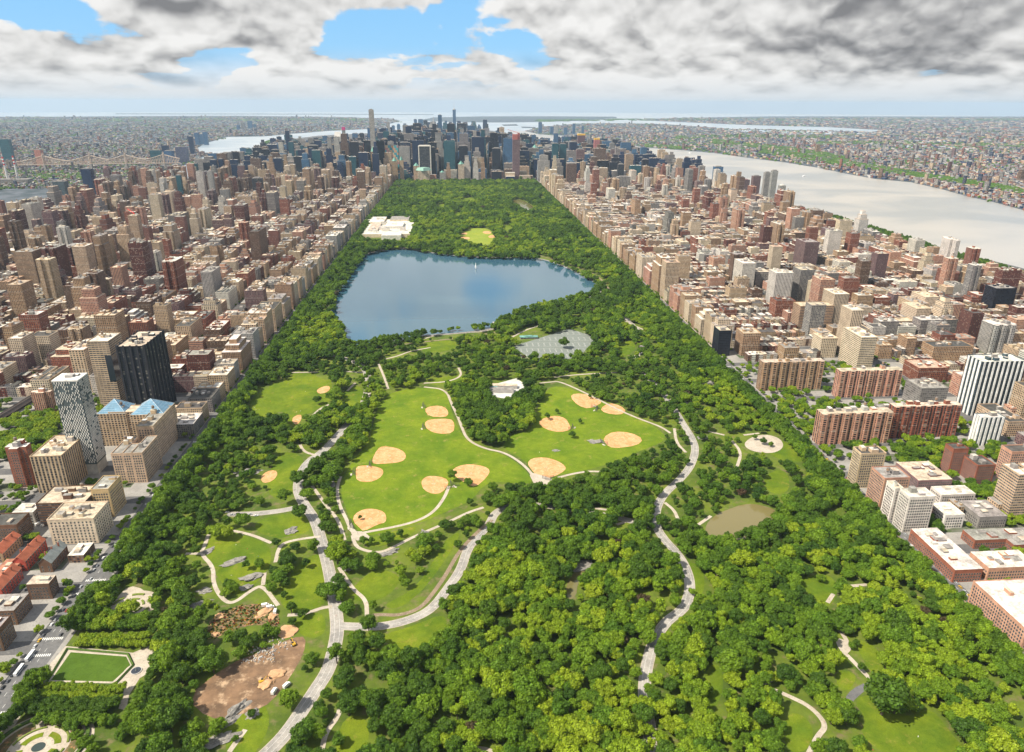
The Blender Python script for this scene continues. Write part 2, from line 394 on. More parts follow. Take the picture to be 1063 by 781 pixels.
for (x0, x1, y0, y1, i, s) in B2:
    k = len(V); z = .15
    V += [(x0, y0, 0), (x1, y0, 0), (x1, y1, 0), (x0, y1, 0), (x0, y0, z), (x1, y0, z), (x1, y1, z), (x0, y1, z)]
    F += [(k+4, k+5, k+6, k+7), (k, k+1, k+5, k+4), (k+1, k+2, k+6, k+5), (k+2, k+3, k+7, k+6), (k+3, k, k+4, k+7)]
for P in pv:
    k = len(V); z = .15; V += [(x, y, 0) for x, y in P]+[(x, y, z) for x, y in P]
    F += [(k+4, k+5, k+6, k+7), (k, k+1, k+5, k+4), (k+1, k+2, k+6, k+5), (k+2, k+3, k+7, k+6), (k+3, k, k+4, k+7)]
o = link('pavement', mk_mesh('pavement', V, F, mats=[M_PAVE])); o['kind'] = 'structure'
qs = []
for (x0, x1, y0, y1, i, s) in B2:
    if y0 < 4280: qs.append([(x0+30, y0+22), (x1-30, y0+22), (x1-30, y1-22), (x0+30, y1-22)])
strips('back_yards', qs, .19, M_YARD)
# street surface near the camera and its markings
strips('avenue_road', [[(-372, 160), (-349.1, 160), (-349.1, 2300), (-372, 2300)], [(454.1, 160), (477, 160), (477, 2300), (454.1, 2300)]], .04, M_ROAD)
mk = []
for y in np.arange(200, 1500, 12.0):
    for x in (-364, -358.5): mk.append([(x-.1, y), (x+.1, y), (x+.1, y+4), (x-.1, y+4)])
    mk.append([(460.4, y), (460.6, y), (460.6, y+4), (460.4, y+4)]); mk.append([(471.0, y), (471.2, y), (471.2, y+4), (471.0, y+4)])
for ys in YS:
    if ys < 180 or ys > 1500: continue
    for dy in (-11.5, 8.5):
        for x in np.arange(-370, -351, 1.6): mk.append([(x, ys+dy), (x+.7, ys+dy), (x+.7, ys+dy+3), (x, ys+dy+3)])
        for x in np.arange(456, 476, 1.6): mk.append([(x, ys+dy), (x+.7, ys+dy), (x+.7, ys+dy+3), (x, ys+dy+3)])
strips('road_marking', mk, .08, M_MARK)
strips('centre_line_marking', [[(465.2, 200), (465.4, 200), (465.4, 1500), (465.2, 1500)], [(465.7, 200), (465.9, 200), (465.9, 1500), (465.7, 1500)]], .08, M_YMARK)

# ------------------------------------------------------------------ traced park layout
clear = []        # pixel polygons that must stay open to view
clear_line = []   # (polyline, pixel width)
def cr(P, ox, oy, s): return [(ox+a/s, oy+b/s) for a, b in P]
A_ = lambda P: cr(P, 200, 240, 3.55); B_ = lambda P: cr(P, 440, 220, 3.253); C4 = lambda P: cr(P, 730, 480, 2.595)
C5 = lambda P: cr(P, 180, 420, 3.543); C6 = lambda P: cr(P, 450, 420, 3.429); C7 = lambda P: cr(P, 180, 580, 3.543); C0 = lambda P: cr(P, 0, 580, 3.886)
RES_V = [(418, 259), (380, 265), (372, 277), (358, 299), (345, 319), (358, 336), (361, 350), (367, 354), (383, 352), (408, 348), (425, 345), (440, 342), (471, 340), (507, 336), (529, 327), (544.5, 317), (569, 312), (594, 307), (621, 302), (612, 292), (587.5, 280.5), (563, 271.5), (544.5, 270), (507.6, 270), (477, 268.5), (440, 264)]
RES = [(418, 257.5), (378, 263), (369, 277), (354, 299), (341, 320), (352, 338), (358, 354), (366, 360), (384, 358), (410, 354), (440, 348), (472, 346), (510, 342), (533, 332), (550, 322), (572, 317), (598, 312), (626, 304), (616, 292), (590, 279), (565, 269.5), (544.5, 268), (507.6, 268), (477, 266.5), (440, 262)]
clear.append(RES_V)
rw = wpoly(RES, 2)
sheet_world('reservoir_water', [rw], .30, M_RES, 300)
ring = []
n = len(rw); cxr = sum(p[0] for p in rw)/n; cyr = sum(p[1] for p in rw)/n
def offs(P, d):
    out = []; n = len(P)
    ar = sum(P[i][0]*P[(i+1) % n][1]-P[(i+1) % n][0]*P[i][1] for i in range(n)); sg = 1 if ar > 0 else -1
    for i in range(n):
        a, c = P[i-1], P[(i+1) % n]; dx, dy = c[0]-a[0], c[1]-a[1]; l = math.hypot(dx, dy) or 1
        out.append((P[i][0]+sg*dy/l*d, P[i][1]-sg*dx/l*d))
    return out
ro = offs(rw, 3.0); ro2 = offs(rw, 7.0)
V = [(x, y, .30) for x, y in rw]+[(x, y, 1.0) for x, y in ro]+[(x, y, 1.0) for x, y in ro2]+[(x, y, .1) for x, y in offs(rw, 8.5)]
F = [(k*n+i, k*n+(i+1) % n, (k+1)*n+(i+1) % n, (k+1)*n+i) for k in range(3) for i in range(n)]
o = link('reservoir_embankment', mk_mesh('reservoir_embankment', V, F, mats=[M_ROCK])); o['kind'] = 'structure'
lawns = [
 [(303, 388), (324, 388), (335, 394.5), (346, 394.5), (342.5, 410), (347, 414), (325, 428.7), (314, 431), (309.5, 443), (298.5, 442), (297, 428.7), (289, 427.5), (265.5, 436), (260.6, 425), (258, 416.5), (279, 400.6), (302, 393)],
 [(236.5, 552.7), (262, 558), (279, 566), (283, 580), (273, 600), (245, 622), (226, 600.6), (214, 578), (216.7, 557)],
 [(307, 587), (322, 578), (333, 574), (338, 600), (340, 628), (320, 634), (300, 637), (287, 620)],
 [(308, 640), (335, 634), (340, 655), (325, 665), (305, 655)],
 [(389, 662), (434, 648), (462, 636.5), (465, 653.5), (428, 681.6), (414, 673)],
 [(884, 726.6), (899.6, 746), (892, 765), (930, 790), (1010, 790), (982, 753.6), (965, 734), (942, 746), (915, 738), (911, 719)],
 [(884, 661), (912, 672), (920, 700), (905, 703)], [(868, 694), (892, 700), (880, 720), (868, 712)],
 [(822, 603), (858, 594), (872, 610), (862, 632), (850, 625)], [(730, 696), (748, 686), (752, 720), (735, 745)],
 [(710, 583), (728, 586), (733, 610), (722, 628), (719, 600)],
 [(262, 550), (270, 538), (300, 533), (316, 533), (325, 552), (300, 557), (285, 560)],
 [(275, 510), (287, 468), (318, 473), (310, 495), (303, 515), (290, 520)],
 [(375, 563), (400, 554), (434, 545), (428, 556), (405, 565), (385, 569)],
 [(395, 630), (415, 633), (440, 612), (455, 592), (470, 570), (480, 550), (462, 560), (449, 585), (430, 612)],
 [(800, 452), (826, 465), (838, 480), (815, 480), (795, 470)], [(790, 495), (815, 485), (822, 510), (800, 515)],
 [(815, 740), (835, 742), (846, 760), (838, 781), (815, 781)],
 [(450, 650), (452, 640)][:0], [(238, 738), (262, 720), (285, 745), (262, 790), (232, 790)], [(356, 742), (385, 745), (380, 790), (345, 790)],
 [(440, 396), (462, 391), (485, 388), (480, 395), (450, 401)], [(365, 398), (378, 404), (375, 420), (362, 425), (352, 415)],
 [(434, 358), (470, 352), (480, 362), (440, 368)], [(360, 620), (375, 600), (395, 590), (420, 600), (400, 622), (375, 625)],
 [(480, 206), (492, 205), (493, 209), (482, 210)], [(452, 213), (462, 211), (464, 215), (455, 217)], [(520, 236), (530, 233), (533, 238), (524, 241)], [(470, 222), (478, 220), (480, 224), (472, 226)], [(560, 205), (566, 204), (568, 207), (561, 208)], [(640, 360), (655, 352), (662, 362), (648, 372)],
]
lawns = [l for l in lawns if len(l) > 3]
fields = [
 [(398, 410), (432, 402), (463, 404), (468, 425), (478, 452), (500, 467), (525, 472), (548, 490), (554, 503), (535, 502), (512, 500), (500, 506), (490, 520), (462, 532), (440, 542), (400, 552), (380, 558), (368, 548), (355, 520), (354, 502), (366, 478), (384, 458), (390, 430)],
 [(572, 399), (600, 406), (640, 424), (686, 446), (693, 458), (660, 470), (640, 480), (610, 488), (590, 492), (560, 496), (545, 478), (520, 465), (530, 452), (552, 447), (556, 430), (562, 415)]]
glawn = B_([(120, 75), (160, 55), (220, 55), (245, 85), (230, 110), (190, 115), (130, 90)])
sheet_world('lawn', [wpoly(P) for P in lawns], .20, M_LAWN, 60)
sheet_world('ball_field_grass', [wpoly(P) for P in fields], .23, M_FIELD, 60)
sheet_world('great_lawn_grass', [wpoly(glawn)], .22, M_MEADOW, 60)
clear += lawns+fields+[glawn]
infields = [
 C5([(665, 405), (700, 385), (740, 384), (775, 395), (784, 415), (780, 435), (755, 440), (700, 468), (685, 455), (660, 430)]),
 C5([(730, 205), (750, 165), (770, 153), (820, 160), (850, 175), (857, 195), (840, 212), (790, 218), (735, 220)]),
 C5([(672, 230), (700, 224), (740, 228), (770, 238), (773, 255), (755, 275), (720, 287), (675, 282), (670, 255)]),
 C5([(910, 285), (925, 268), (950, 262), (1000, 270), (1015, 290), (990, 325), (955, 331), (920, 315)]),
 C5([(923, 20), (940, 8), (980, 4), (1005, 15), (1013, 35), (1000, 48), (940, 45)]), C5([(922, 70), (940, 55), (1020, 52), (1035, 72), (1030, 105), (980, 110), (935, 95)]),
 C5([(322, 278), (325, 262), (345, 246), (372, 242), (384, 252), (376, 272), (355, 286), (332, 290)]),
 C5([(436, 62), (440, 48), (455, 40), (470, 38), (472, 52), (462, 70), (448, 76)]),
 C6([(62, 240), (85, 220), (130, 212), (180, 220), (203, 235), (190, 260), (150, 295), (120, 285), (75, 255)]),
 C6([(333, 210), (350, 192), (395, 188), (440, 200), (470, 220), (470, 235), (430, 258), (385, 267), (370, 255), (350, 235)]),
 C6([(370, 65), (400, 45), (440, 40), (470, 50), (480, 65), (492, 90), (450, 100), (400, 90)]),
 B_([(493, 625), (510, 613), (560, 618), (610, 640), (560, 667), (520, 655)]), B_([(595, 665), (625, 645), (665, 655), (685, 675), (660, 687), (610, 680)]),
 B_([(606, 762), (640, 742), (700, 746), (742, 768), (720, 790), (640, 800), (612, 785)]),
 A_([(456, 590), (465, 580), (490, 571), (505, 572), (506, 585), (490, 597), (465, 600)]),
 B_([(124, 76), (135, 70), (148, 72), (144, 78)]), B_([(122, 87), (138, 84), (158, 88), (150, 94), (130, 93)]), B_([(196, 68), (215, 64), (230, 70), (222, 75), (204, 74)]), B_([(215, 84), (228, 78), (243, 80), (240, 87), (225, 89)])]
sheet_world('infield_clay', [wpoly(P, 1) for P in infields], .28, M_CLAY, 30)
clear += infields
clear.append([(372, 250), (380, 229), (424, 228), (430, 240), (420, 251)])
# chalk lines and bases on the big diamonds
ch = []
for P in infields[:14]:
    W = wpoly(P, 1); cx = sum(p[0] for p in W)/len(W); cy = sum(p[1] for p in W)/len(W)
    ch.append(strip_world([(cx+1.6*math.cos(a*PI/4), cy+1.6*math.sin(a*PI/4)) for a in range(9)], .25, None))
strips('pitcher_circle_marking', [q for c in ch for q in c], .33, M_PALE)

drives = dict(
 east=([(262, 795), (279, 781), (298.5, 760.6), (315.5, 735), (330, 713), (341, 696), (346.5, 676), (350.5, 656), (349, 636), (345.5, 614), (341, 589), (335, 567), (328, 541), (316, 524.5), (308.4, 510), (311, 493), (320, 479), (334, 470), (346.5, 457), (360.6, 441), (372, 429), (381, 412), (382.7, 395), (379, 382), (368, 376), (357.7, 372), (341, 368), (335, 361), (329, 350), (318, 338), (320, 325), (332, 310), (345, 293), (356, 277), (366, 262)], 10.8),
 cross=([(352, 650), (372, 651), (394.5, 651), (422.7, 645), (448, 633.6), (465, 611), (479, 591), (485, 570), (497, 556), (508, 545.4), (514, 531), (535, 524), (560, 524), (600, 531), (631, 535), (666, 544), (682, 548)], 8.8),
 west=([(675, 800), (675, 757.6), (669, 728), (669, 705), (674, 680), (680, 662), (692, 645), (705, 636), (713, 627), (717, 609), (713, 591), (703.7, 575), (690, 561), (680, 546), (681, 528), (689, 513), (704, 500), (717, 485), (722.7, 467), (718, 453.6), (709, 440), (702, 428), (692, 413.7), (683, 400), (668, 390), (661, 380), (659, 372), (666, 364), (668, 350), (655, 335), (640, 322), (632, 306), (622, 292)], 9.0),
 transverse=([(236, 534), (262, 534), (293, 530.6), (312, 526)], 8.5))
for k, (L, w) in drives.items():
    strips('park_drive', strip_world(L, w), .235+.004*list(drives).index(k), M_DRIVE)
    strips('drive_kerb', [q for s in (-1, 1) for q in strip_world(smooth_poly([(G(*p)) for p in L], 2, False), .01, None)][:0] or strip_world(L, w+1.2), .225+.001*list(drives).index(k), M_PATH)
lane = []
for k in ('east', 'west', 'cross'):
    L = [G(*p) for p in smooth_poly(drives[k][0], 3, False)]
    for off in ((-2.2, 2.0) if k != 'cross' else (0,)):
        Lo = []
        for i in range(len(L)):
            a = L[max(0, i-1)]; c = L[min(len(L)-1, i+1)]; dx, dy = c[0]-a[0], c[1]-a[1]; l = math.hypot(dx, dy) or 1
            Lo.append((L[i][0]-dy/l*off, L[i][1]+dx/l*off))
        lane += strip_world(Lo, .11, None)
strips('drive_lane_marking', lane, .275, M_MARK)
for k, (L, w) in drives.items(): clear_line.append(({'east': L[:20], 'cross': L[:11], 'west': L[3:21]}.get(k, L), .72, w))
paths = [
 [(333, 557), (304, 561), (290, 566), (286, 584)], [(281.6, 564), (262, 555.5), (236.5, 550), (218, 550), (212.5, 567), (208, 575), (222, 589), (221, 606), (231, 623), (242, 627.5), (262, 612), (273, 607.7), (288.7, 629)],
 [(192.7, 575), (208, 575)], [(274.6, 595), (273, 607.7)], [(298.5, 639), (315.5, 638), (335, 631), (345, 630)],
 [(353.6, 495), (349.4, 507.5), (352, 524.4), (360.6, 541), (366, 555.5), (389, 551), (411.5, 547), (434, 541), (451, 531.5), (462, 516), (466, 505)],
 [(366, 556), (368, 565), (374.8, 571), (394.5, 574.7), (411.5, 566.8), (428.4, 558), (451, 548.4), (470, 540), (486.5, 532), (502, 527)],
 [(324, 504.7), (338, 524.4), (352, 541), (357.8, 561)], [(352, 589.3), (366, 612), (380.4, 623), (381, 640)], [(311, 461), (315.5, 469.4), (328, 473)],
 [(322.5, 434), (332, 424.5), (342, 420)], [(303, 387), (330, 386.5)], [(360, 386), (378, 387)], [(369, 397.7), (360.5, 406)],
 [(440, 402), (463, 404.4), (469, 420), (475, 432), (479, 443), (485, 457), (502.5, 466), (523, 469.6), (540.4, 480), (552, 491.5), (556.5, 501.7), (566.7, 500), (590, 493), (610.4, 489.4), (625, 490)],
 [(560, 398), (572, 396.8), (580, 396), (600, 404.4), (624.4, 416.7), (655, 432), (686, 443), (696, 450)], [(440, 398), (464.6, 396.8), (480, 390.6), (476, 382)],
 [(440, 352), (461.5, 345.4), (498.4, 345.4), (512, 342)], [(400, 373), (414, 369.6), (425, 365), (447, 361)], [(649, 333.7), (658, 338), (669, 343)],
 [(872, 655), (876.4, 661), (880, 668), (872.6, 674.6), (880, 681), (905, 707)], [(802, 716), (818.6, 722.8), (841.8, 734), (859, 753.6), (848, 765), (836, 790)],
 [(859, 626), (865, 617)], [(880, 609), (903.4, 607)], [(238, 781), (247, 768), (254.8, 757.8)], [(333.8, 781), (338, 760.6), (350.8, 745), (353.6, 732.4)],
 [(512, 781), (500, 777), (480, 778)], [(760, 458), (770, 470), (765, 485)], [(772, 452), (788, 450)], [(640, 545), (655, 540), (668, 541)], [(690, 522), (700, 530), (704, 540)],
 [(735, 448), (752, 452)], [(700, 445), (702, 460), (712, 470)], [(393, 378), (399, 392), (403, 404)], [(532, 350), (545, 343), (560, 338)], [(575, 392), (600, 389), (640, 387)], [(725, 545), (738, 536)], [(618, 528), (640, 531)], [(150, 665), (172, 640)],
]
for i, L in enumerate(paths): strips('park_path', strip_world(L, 3.9 if L[0][1] > 350 else 4.5), .2605+.0016*i, M_PATH)
for L in paths: clear_line.append((L, .9, 4.5))
dirt = [[(381, 640), (394.5, 638), (414, 639.5), (437, 632), (452, 613), (463, 597), (477, 571.6), (497, 551), (511, 540)], [(226, 395), (240, 380)], [(346, 300), (340, 320), (352, 345), (372, 362), (400, 360), (440, 355), (500, 349), (540, 338)], [(632, 300), (620, 285), (590, 274), (560, 265.5)]]
for i, L in enumerate(dirt): strips('bridle_path', strip_world(L, 4.2), .253+.0014*i, M_DIRT)
clear_line.append((dirt[0], 1.0, 4.2)); clear_line.append((dirt[3], 1, 4))
grey_patch = C4([(380, 637), (400, 612), (440, 592), (492, 588), (488, 604), (440, 612), (412, 636), (400, 650)])
sheet_world('service_road', [wpoly(grey_patch, 1)], .265, M_ROAD); clear.append(grey_patch)
# forecourts of pale paving
pale = [[(364, 540), (368, 552), (378, 552), (386, 560), (372, 563), (364, 556)], [(548, 490), (560, 493), (575, 498), (566, 505), (556, 506)], C4([(355, 480), (372, 474), (392, 492), (400, 505), (385, 520), (366, 505)])]
sheet_world('paved_forecourt', [wpoly(P, 1) for P in pale], .335, M_PATH); clear += pale
# ponds
pool = [(734, 545.5), (742, 535), (753, 530), (776, 522), (800, 527), (807, 532), (803, 541.7), (785, 548), (768.5, 551), (737.7, 559)]
loch = [(590, 624), (587, 607), (596, 595), (606, 585), (617, 584), (611, 593), (600, 605), (598, 620)]
sheet_world('pond_water', [wpoly([(730, 548)]+pool[1:7]+[(788, 556), (770, 560), (738, 566)], 2), wpoly(loch, 1)], .26, M_POND, 60); clear += [pool, loch]
lake = [(530, 208), (540, 207), (552, 213), (556, 218), (548, 219), (538, 214)]
sheet_world('lake_water', [wpoly(lake, 1)], .26, M_POND); clear.append(lake)
# building site and planted rock bank
site1 = [(214, 648), (228, 636), (253, 627), (284, 628), (291, 645), (287, 653), (264.7, 648), (236.5, 656), (219.5, 666)]
site2 = [(192.7, 725), (236.5, 690), (273, 676), (304, 662), (318, 661), (315.5, 679), (301, 704), (281.6, 729.6), (264.7, 738), (240, 745), (216.7, 746.5)]
sheet_world('planted_rock_bank', [wpoly(site1, 1)], .24, M_SOIL2); sheet_world('bare_soil_ground', [wpoly(site2, 1)], .245, M_SOIL, 40)
clear += [site1, site2, C7([(395, 260), (440, 258), (445, 285), (400, 300)])]
sand = [C7([(385, 262), (435, 255), (445, 285), (420, 300), (392, 290)]), C7([(355, 415), (400, 410), (395, 440), (362, 445)]), C7([(318, 455), (350, 442), (362, 470), (335, 478)]), C7([(295, 190), (360, 170), (378, 205), (320, 240), (300, 225)])]
# playground
pg = [(772, 460), (782, 453), (797, 451), (811, 456), (814, 465), (803, 471), (786, 470), (775, 466)]
sheet_world('playground_paving', [wpoly(pg)], .27, M_ORANGE if False else M_PATH); clear.append(pg)
# tennis courts
TC = [(532, 360), (590.6, 341.4), (618, 350.6), (612, 364), (598, 366), (560, 370), (541, 366)]
sheet_world('tennis_court', [wpoly([(532, 360), (590.6, 341.4), (620, 350.6), (600, 372), (556, 376)], 0)], .26, M_COURT, 60); clear.append(TC)
tl = []
for px in range(538, 612, 6):
    for py in range(346, 372, 6):
        x, y = G(px, py)
        if not any((px-a)*0 for a in (1,)) and not (533+ (376-py)*1.6 < px < 618-(py-341)*.3 if False else (py > 341+max(0,(590-px))*.33 and py < 371-max(0,(px-598))*.9)): continue
        tl += [[(x-5, y-11), (x+5, y-11), (x+5, y-10.7), (x-5, y-10.7)], [(x-5, y+11), (x+5, y+11), (x+5, y+10.7), (x-5, y+10.7)], [(x-5, y-11), (x-4.7, y-11), (x-4.7, y+11), (x-5, y+11)], [(x+5, y-11), (x+4.7, y-11), (x+4.7, y+11), (x+5, y+11)]]

strips('court_line_marking', tl, .30, M_PALE)
# ------------------------------------------------------------------ labels: every thing is told apart by where it stands
LM = []            # (phrase, px, py) fixed landmarks seen in the photo
THINGS = []        # (object, descriptor, px, py, pool)
ORD = ['nearest', 'second nearest', 'third nearest', 'fourth nearest', 'fifth nearest', 'sixth nearest', 'seventh nearest', 'eighth nearest', 'ninth nearest', 'tenth nearest', 'eleventh nearest', 'twelfth nearest', 'thirteenth nearest', 'fourteenth nearest', 'fifteenth nearest', 'sixteenth nearest', 'seventeenth nearest', 'eighteenth nearest', 'nineteenth nearest', 'twentieth nearest']
def relabel():
    buckets = {}
    for (o, desc, px, py, pool) in THINGS:
        best = None
        for (nm, lx, ly) in LM:
            if abs(lx-px)+abs(ly-py) < 2: continue
            d = math.hypot(px-lx, (py-ly)*1.3)
            if best is None or d < best[0]: best = (d, nm, lx, ly)
        d, nm, lx, ly = best
        if abs(px-lx) > abs(py-ly): side = 'to the right of' if px > lx else 'to the left of'
        else: side = 'beyond' if py < ly else 'on the near side of'
        buckets.setdefault((pool, desc, nm, side), []).append((d, o))
    for (pool, desc, nm, side), L in buckets.items():
        L.sort(key=lambda t: t[0])
        for i, (d, o) in enumerate(L):
            if i == 0: o['label'] = f"{desc} {side} {nm}" if len(L) == 1 else f"{desc} {side} {nm}, nearest it"
            else: o['label'] = f"{desc} {side} {nm}, {ORD[min(i, 19)]} it"
# ------------------------------------------------------------------ building palette
BEIGE = (.56, .415, .275); CREAM = (.70, .57, .41); TAN = (.42, .275, .165); BROWN = (.17, .098, .062); BRICK = (.29, .105, .065); PINK = (.53, .29, .20)
GREY = (.27, .25, .235); LGREY = (.44, .42, .395); WHITE = (.68, .64, .57); DARK = (.028, .030, .042); DBLUE = (.025, .042, .095); BLUE = (.08, .17, .30); TEAL = (.04, .13, .16); MAUVE = (.20, .115, .115); DRED = (.15, .05, .036)
NAMES = {BEIGE: 'beige', CREAM: 'cream', TAN: 'tan', BROWN: 'brown', BRICK: 'red brick', PINK: 'pinkish brick', GREY: 'grey', LGREY: 'pale grey', WHITE: 'white', DARK: 'black', DBLUE: 'dark blue', BLUE: 'blue glass', TEAL: 'teal glass', MAUVE: 'mauve brown', DRED: 'dark red brick'}
RW = (.66, .62, .56); RC = (.56, .47, .36); RG = (.30, .28, .26); RD = (.09, .085, .08); RR = (.42, .19, .12); RP = (.50, .36, .27)
ROOFS = [RW, RC, RC, RG, RG, RG, RP, RD, RD, RW]
def jit(c, a=.12):
    k = 1+random.uniform(-a, a); return tuple(min(.85, max(.01, v*k*(1+random.uniform(-.03, .03)))) for v in c)
def row(cx, cy, z0, sx, sy, h, c, rc, st='punched', pitch=3.2, rot=0.0): return [cx, cy, z0, sx, sy, h, rot, *c, *rc, MI[st], pitch]

class B:
    """one building: bodies + roof bits, kept as data until we know whether it is built as parts or joins the far mass"""
    __slots__ = ('body', 'bulk', 'tank', 'par', 'cx', 'cy', 'h', 'w', 'd', 'cname', 'kindname', 'storeys', 'score', 'green')
    def __init__(s, cx, cy, w, d, h, cname, kn):
        s.body = []; s.bulk = []; s.tank = []; s.par = []; s.cx = cx; s.cy = cy; s.w = w; s.d = d; s.h = h; s.cname = cname; s.kindname = kn; s.score = 0; s.green = None
def fit_score(b):
    u, v, z = PJ(b.cx, b.cy, b.h*.7)
    if b.cy < 100 or z < 50: return -1
    r = FPX*max(b.w, b.d)/2/z
    if u+r < 0 or u-r > PW or v > PH+60: return -1
    s = FPX/z; vis = max(0, min(u+b.w*s/2, PW)-max(u-b.w*s/2, 0))
    hh = b.h*s*.93+b.d*s*.35
    hidden = .35 if (b.h < 24 and z > 900) else 1
    return vis*hh*hidden
BL = []
def mk_building(x0, x1, y0, y1, h, c, st='punched', roof=None, kn=None, pitch=3.2, tiers=0, z0=0.15, bulk=True, tank=None, shape='box', rotz=0):
    cx, cy, w, d = (x0+x1)/2, (y0+y1)/2, x1-x0, y1-y0
    b = B(cx, cy, w, d, h, NAMES.get(c, 'pale'), kn or ('tower' if h > 75 else 'apartment block' if h > 24 else 'row house'))
    cc = jit(c); rc = jit(roof or random.choice(ROOFS), .1); b.storeys = max(2, round(h/3.2))
    e = float(E(cx, cy)); z0 = z0+e
    hh = h
    if tiers:
        hh = h*(.80 if tiers == 1 else .70)
    if shape == 'court' and w > 24 and d > 18:      # light court open to the back: U plan
        t = w*.36
        b.body += [row(x0+t/2, cy, z0, t, d, hh, cc, rc, st, pitch), row(x1-t/2, cy, z0, t, d, hh, cc, rc, st, pitch), row(cx, y0+d*.28, z0, w-2*t+.01, d*.56, hh, cc, rc, st, pitch)]
    elif shape == 'court' and d > 24:
        t = d*.34
        b.body += [row(cx, y0+t/2, z0, w, t, hh, cc, rc, st, pitch), row(cx, y1-t/2, z0, w, t, hh, cc, rc, st, pitch), row(x0+w*.3 if cx > 0 else x1-w*.3, cy, z0, w*.6, d-2*t, hh, cc, rc, st, pitch)]
    elif shape == 'bays':                            # slab with projecting stacks
        b.body.append(row(cx, cy, z0, w*.94, d*.8, hh, cc, rc, st, pitch))
        nb = max(2, int(w/14))
        for i in range(nb):
            xx = x0+w*(i+.5)/nb; b.body.append(row(xx, cy, z0, w/nb*.45, d, hh-.6, jit(c, .04), rc, 'punched', pitch))
    elif shape == 'cross':
        b.body += [row(cx, cy, z0, w*.42, d, hh, cc, rc, st, pitch), row(cx-w*.355, cy, z0, w*.29, d*.5, hh, cc, rc, st, pitch), row(cx+w*.355, cy, z0, w*.29, d*.5, hh, cc, rc, st, pitch)]
    else: b.body.append(row(cx, cy, z0, w, d, hh, cc, rc, st, pitch))
    if tiers:
        f = .72; b.body.append(row(cx, cy, z0+hh, w*f, d*f, (h-hh)*(1 if tiers == 1 else .55), cc, rc, st, pitch))
        if tiers == 2: b.body.append(row(cx, cy, z0+hh+(h-hh)*.55, w*.4, d*.45, (h-hh)*.45, cc, rc, 'plain', pitch))
    elif shape != 'cross' and shape != 'bays' and h > 20:
        t = .45; ph = 1.0+.3*random.random(); pc = jit(c, .15)
        bx = [r for r in b.body]
        for r in bx:
            X, Y, Z, SX, SY, H = r[:6]
            for (px_, py_, sx_, sy_) in ((X, Y-SY/2+t/2-.12, SX+.24, t), (X, Y+SY/2-t/2+.12, SX+.24, t), (X-SX/2+t/2-.12, Y, t, SY-2*t+.24), (X+SX/2-t/2+.12, Y, t, SY-2*t+.24)):
                b.par.append(row(px_, py_, Z+H, sx_, sy_, ph, pc, pc, 'plain', 99))
    if bulk:
        top = z0+h
        if tiers == 2: pass
        else:
            f = .72 if tiers else 1
            mw, md = w*f, d*f
            n = 1 if h < 22 and cy > 1000 else random.choice((2, 3, 4)) if w*d < 900 else random.randint(5, 14)
            used = []
            for i in range(n):
                bw, bd = random.uniform(3, min(9, mw*.4)), random.uniform(3, min(8, md*.45))
                if mw < 8: bw = 2.2; bd = 2.6
                ox, oy = random.uniform(-.35, .35)*(mw-bw), random.uniform(-.35, .35)*(md-bd)
                if shape == 'court' and not tiers: ox = random.choice((-1, 1))*mw*.30; oy = random.uniform(-.3, .3)*md
                if shape == 'cross': ox = random.uniform(-.1, .1)*mw
                if any(abs(ox-a)<(bw+c_)/2+.3 and abs(oy-b_)<(bd+d_)/2+.3 for a, b_, c_, d_ in used): continue
                used.append((ox, oy, bw, bd))
                bh = random.uniform(2.2, 5.5) if h > 22 else 2.0
                b.bulk.append(row(cx+ox, cy+oy, top, bw, bd, bh, jit(random.choice((c, LGREY, GREY, c)), .1), jit(random.choice((RC, RG, RW)), .1), 'plain', 99))
                if (tank or (tank is None and c in (BEIGE, TAN, BROWN, BRICK, CREAM, PINK) and h > 26 and random.random() < .55)) and not b.tank and bw > 3.5:
                    b.tank.append((cx+ox, cy+oy, top+bh))
    BL.append(b); return b

# ------------------------------------------------------------------ traced buildings near the camera
OCC = []    # occupied footprints
def lm(base, top, other, vfar, c, st='punched', roof=None, name=None, side=-1, hero=False, **kw):
    X0, Y0 = G(*base)
    lo, hi = 3, 400
    for _ in range(40):
        m_ = (lo+hi)/2
        if PJ(X0, Y0, m_)[1] > top: lo = m_
        else: hi = m_
    h = lo
    lo, hi = 1, 250
    for _ in range(40):
        m_ = (lo+hi)/2; u = PJ(X0+side*m_, Y0, h)[0]
        if (u > other) == (side < 0): lo = m_
        else: hi = m_
    w = lo
    lo, hi = 3, 200
    for _ in range(40):
        m_ = (lo+hi)/2
        if PJ(X0, Y0+m_, h)[1] > vfar: lo = m_
        else: hi = m_
    d = min(max(lo, 10), 110)
    x0, x1 = (X0-w, X0) if side < 0 else (X0, X0+w)
    b = mk_building(x0, x1, Y0, Y0+d, h, c, st, roof, name, **kw); OCC.append((x0-1.5, x1+1.5, Y0-1.5, Y0+d+1.5))
    b.score = 1e6; b.kindname = name or b.kindname
    return b
L_, R_ = -1, 1
HERO = {}
HERO['black'] = lm((164, 436), 360, 121, 344, DARK, 'strip', RC, 'black glass slab tower with ribbed sides', L_, pitch=5.5)
lattice = lm((103, 492), 396.4, 54.4, 389, LGREY, 'plain', RW, 'glass tower in a pale lattice facade', L_, pitch=4)
lm((73, 511), 473.7, 30.7, 452, BEIGE, 'strip', RC, 'long beige block with deep window bays', L_, pitch=4.2)
lm((153.7, 501), 471, 115, 453, BEIGE, 'punched', RG, 'brown stone apartment house with cluttered roof', L_, shape='court')
HERO['yellow'] = lm((119, 537), 508.4, 93.8, 494, (.60, .42, .22), 'punched', RG, 'yellow brick apartment house with roof sheds', L_)
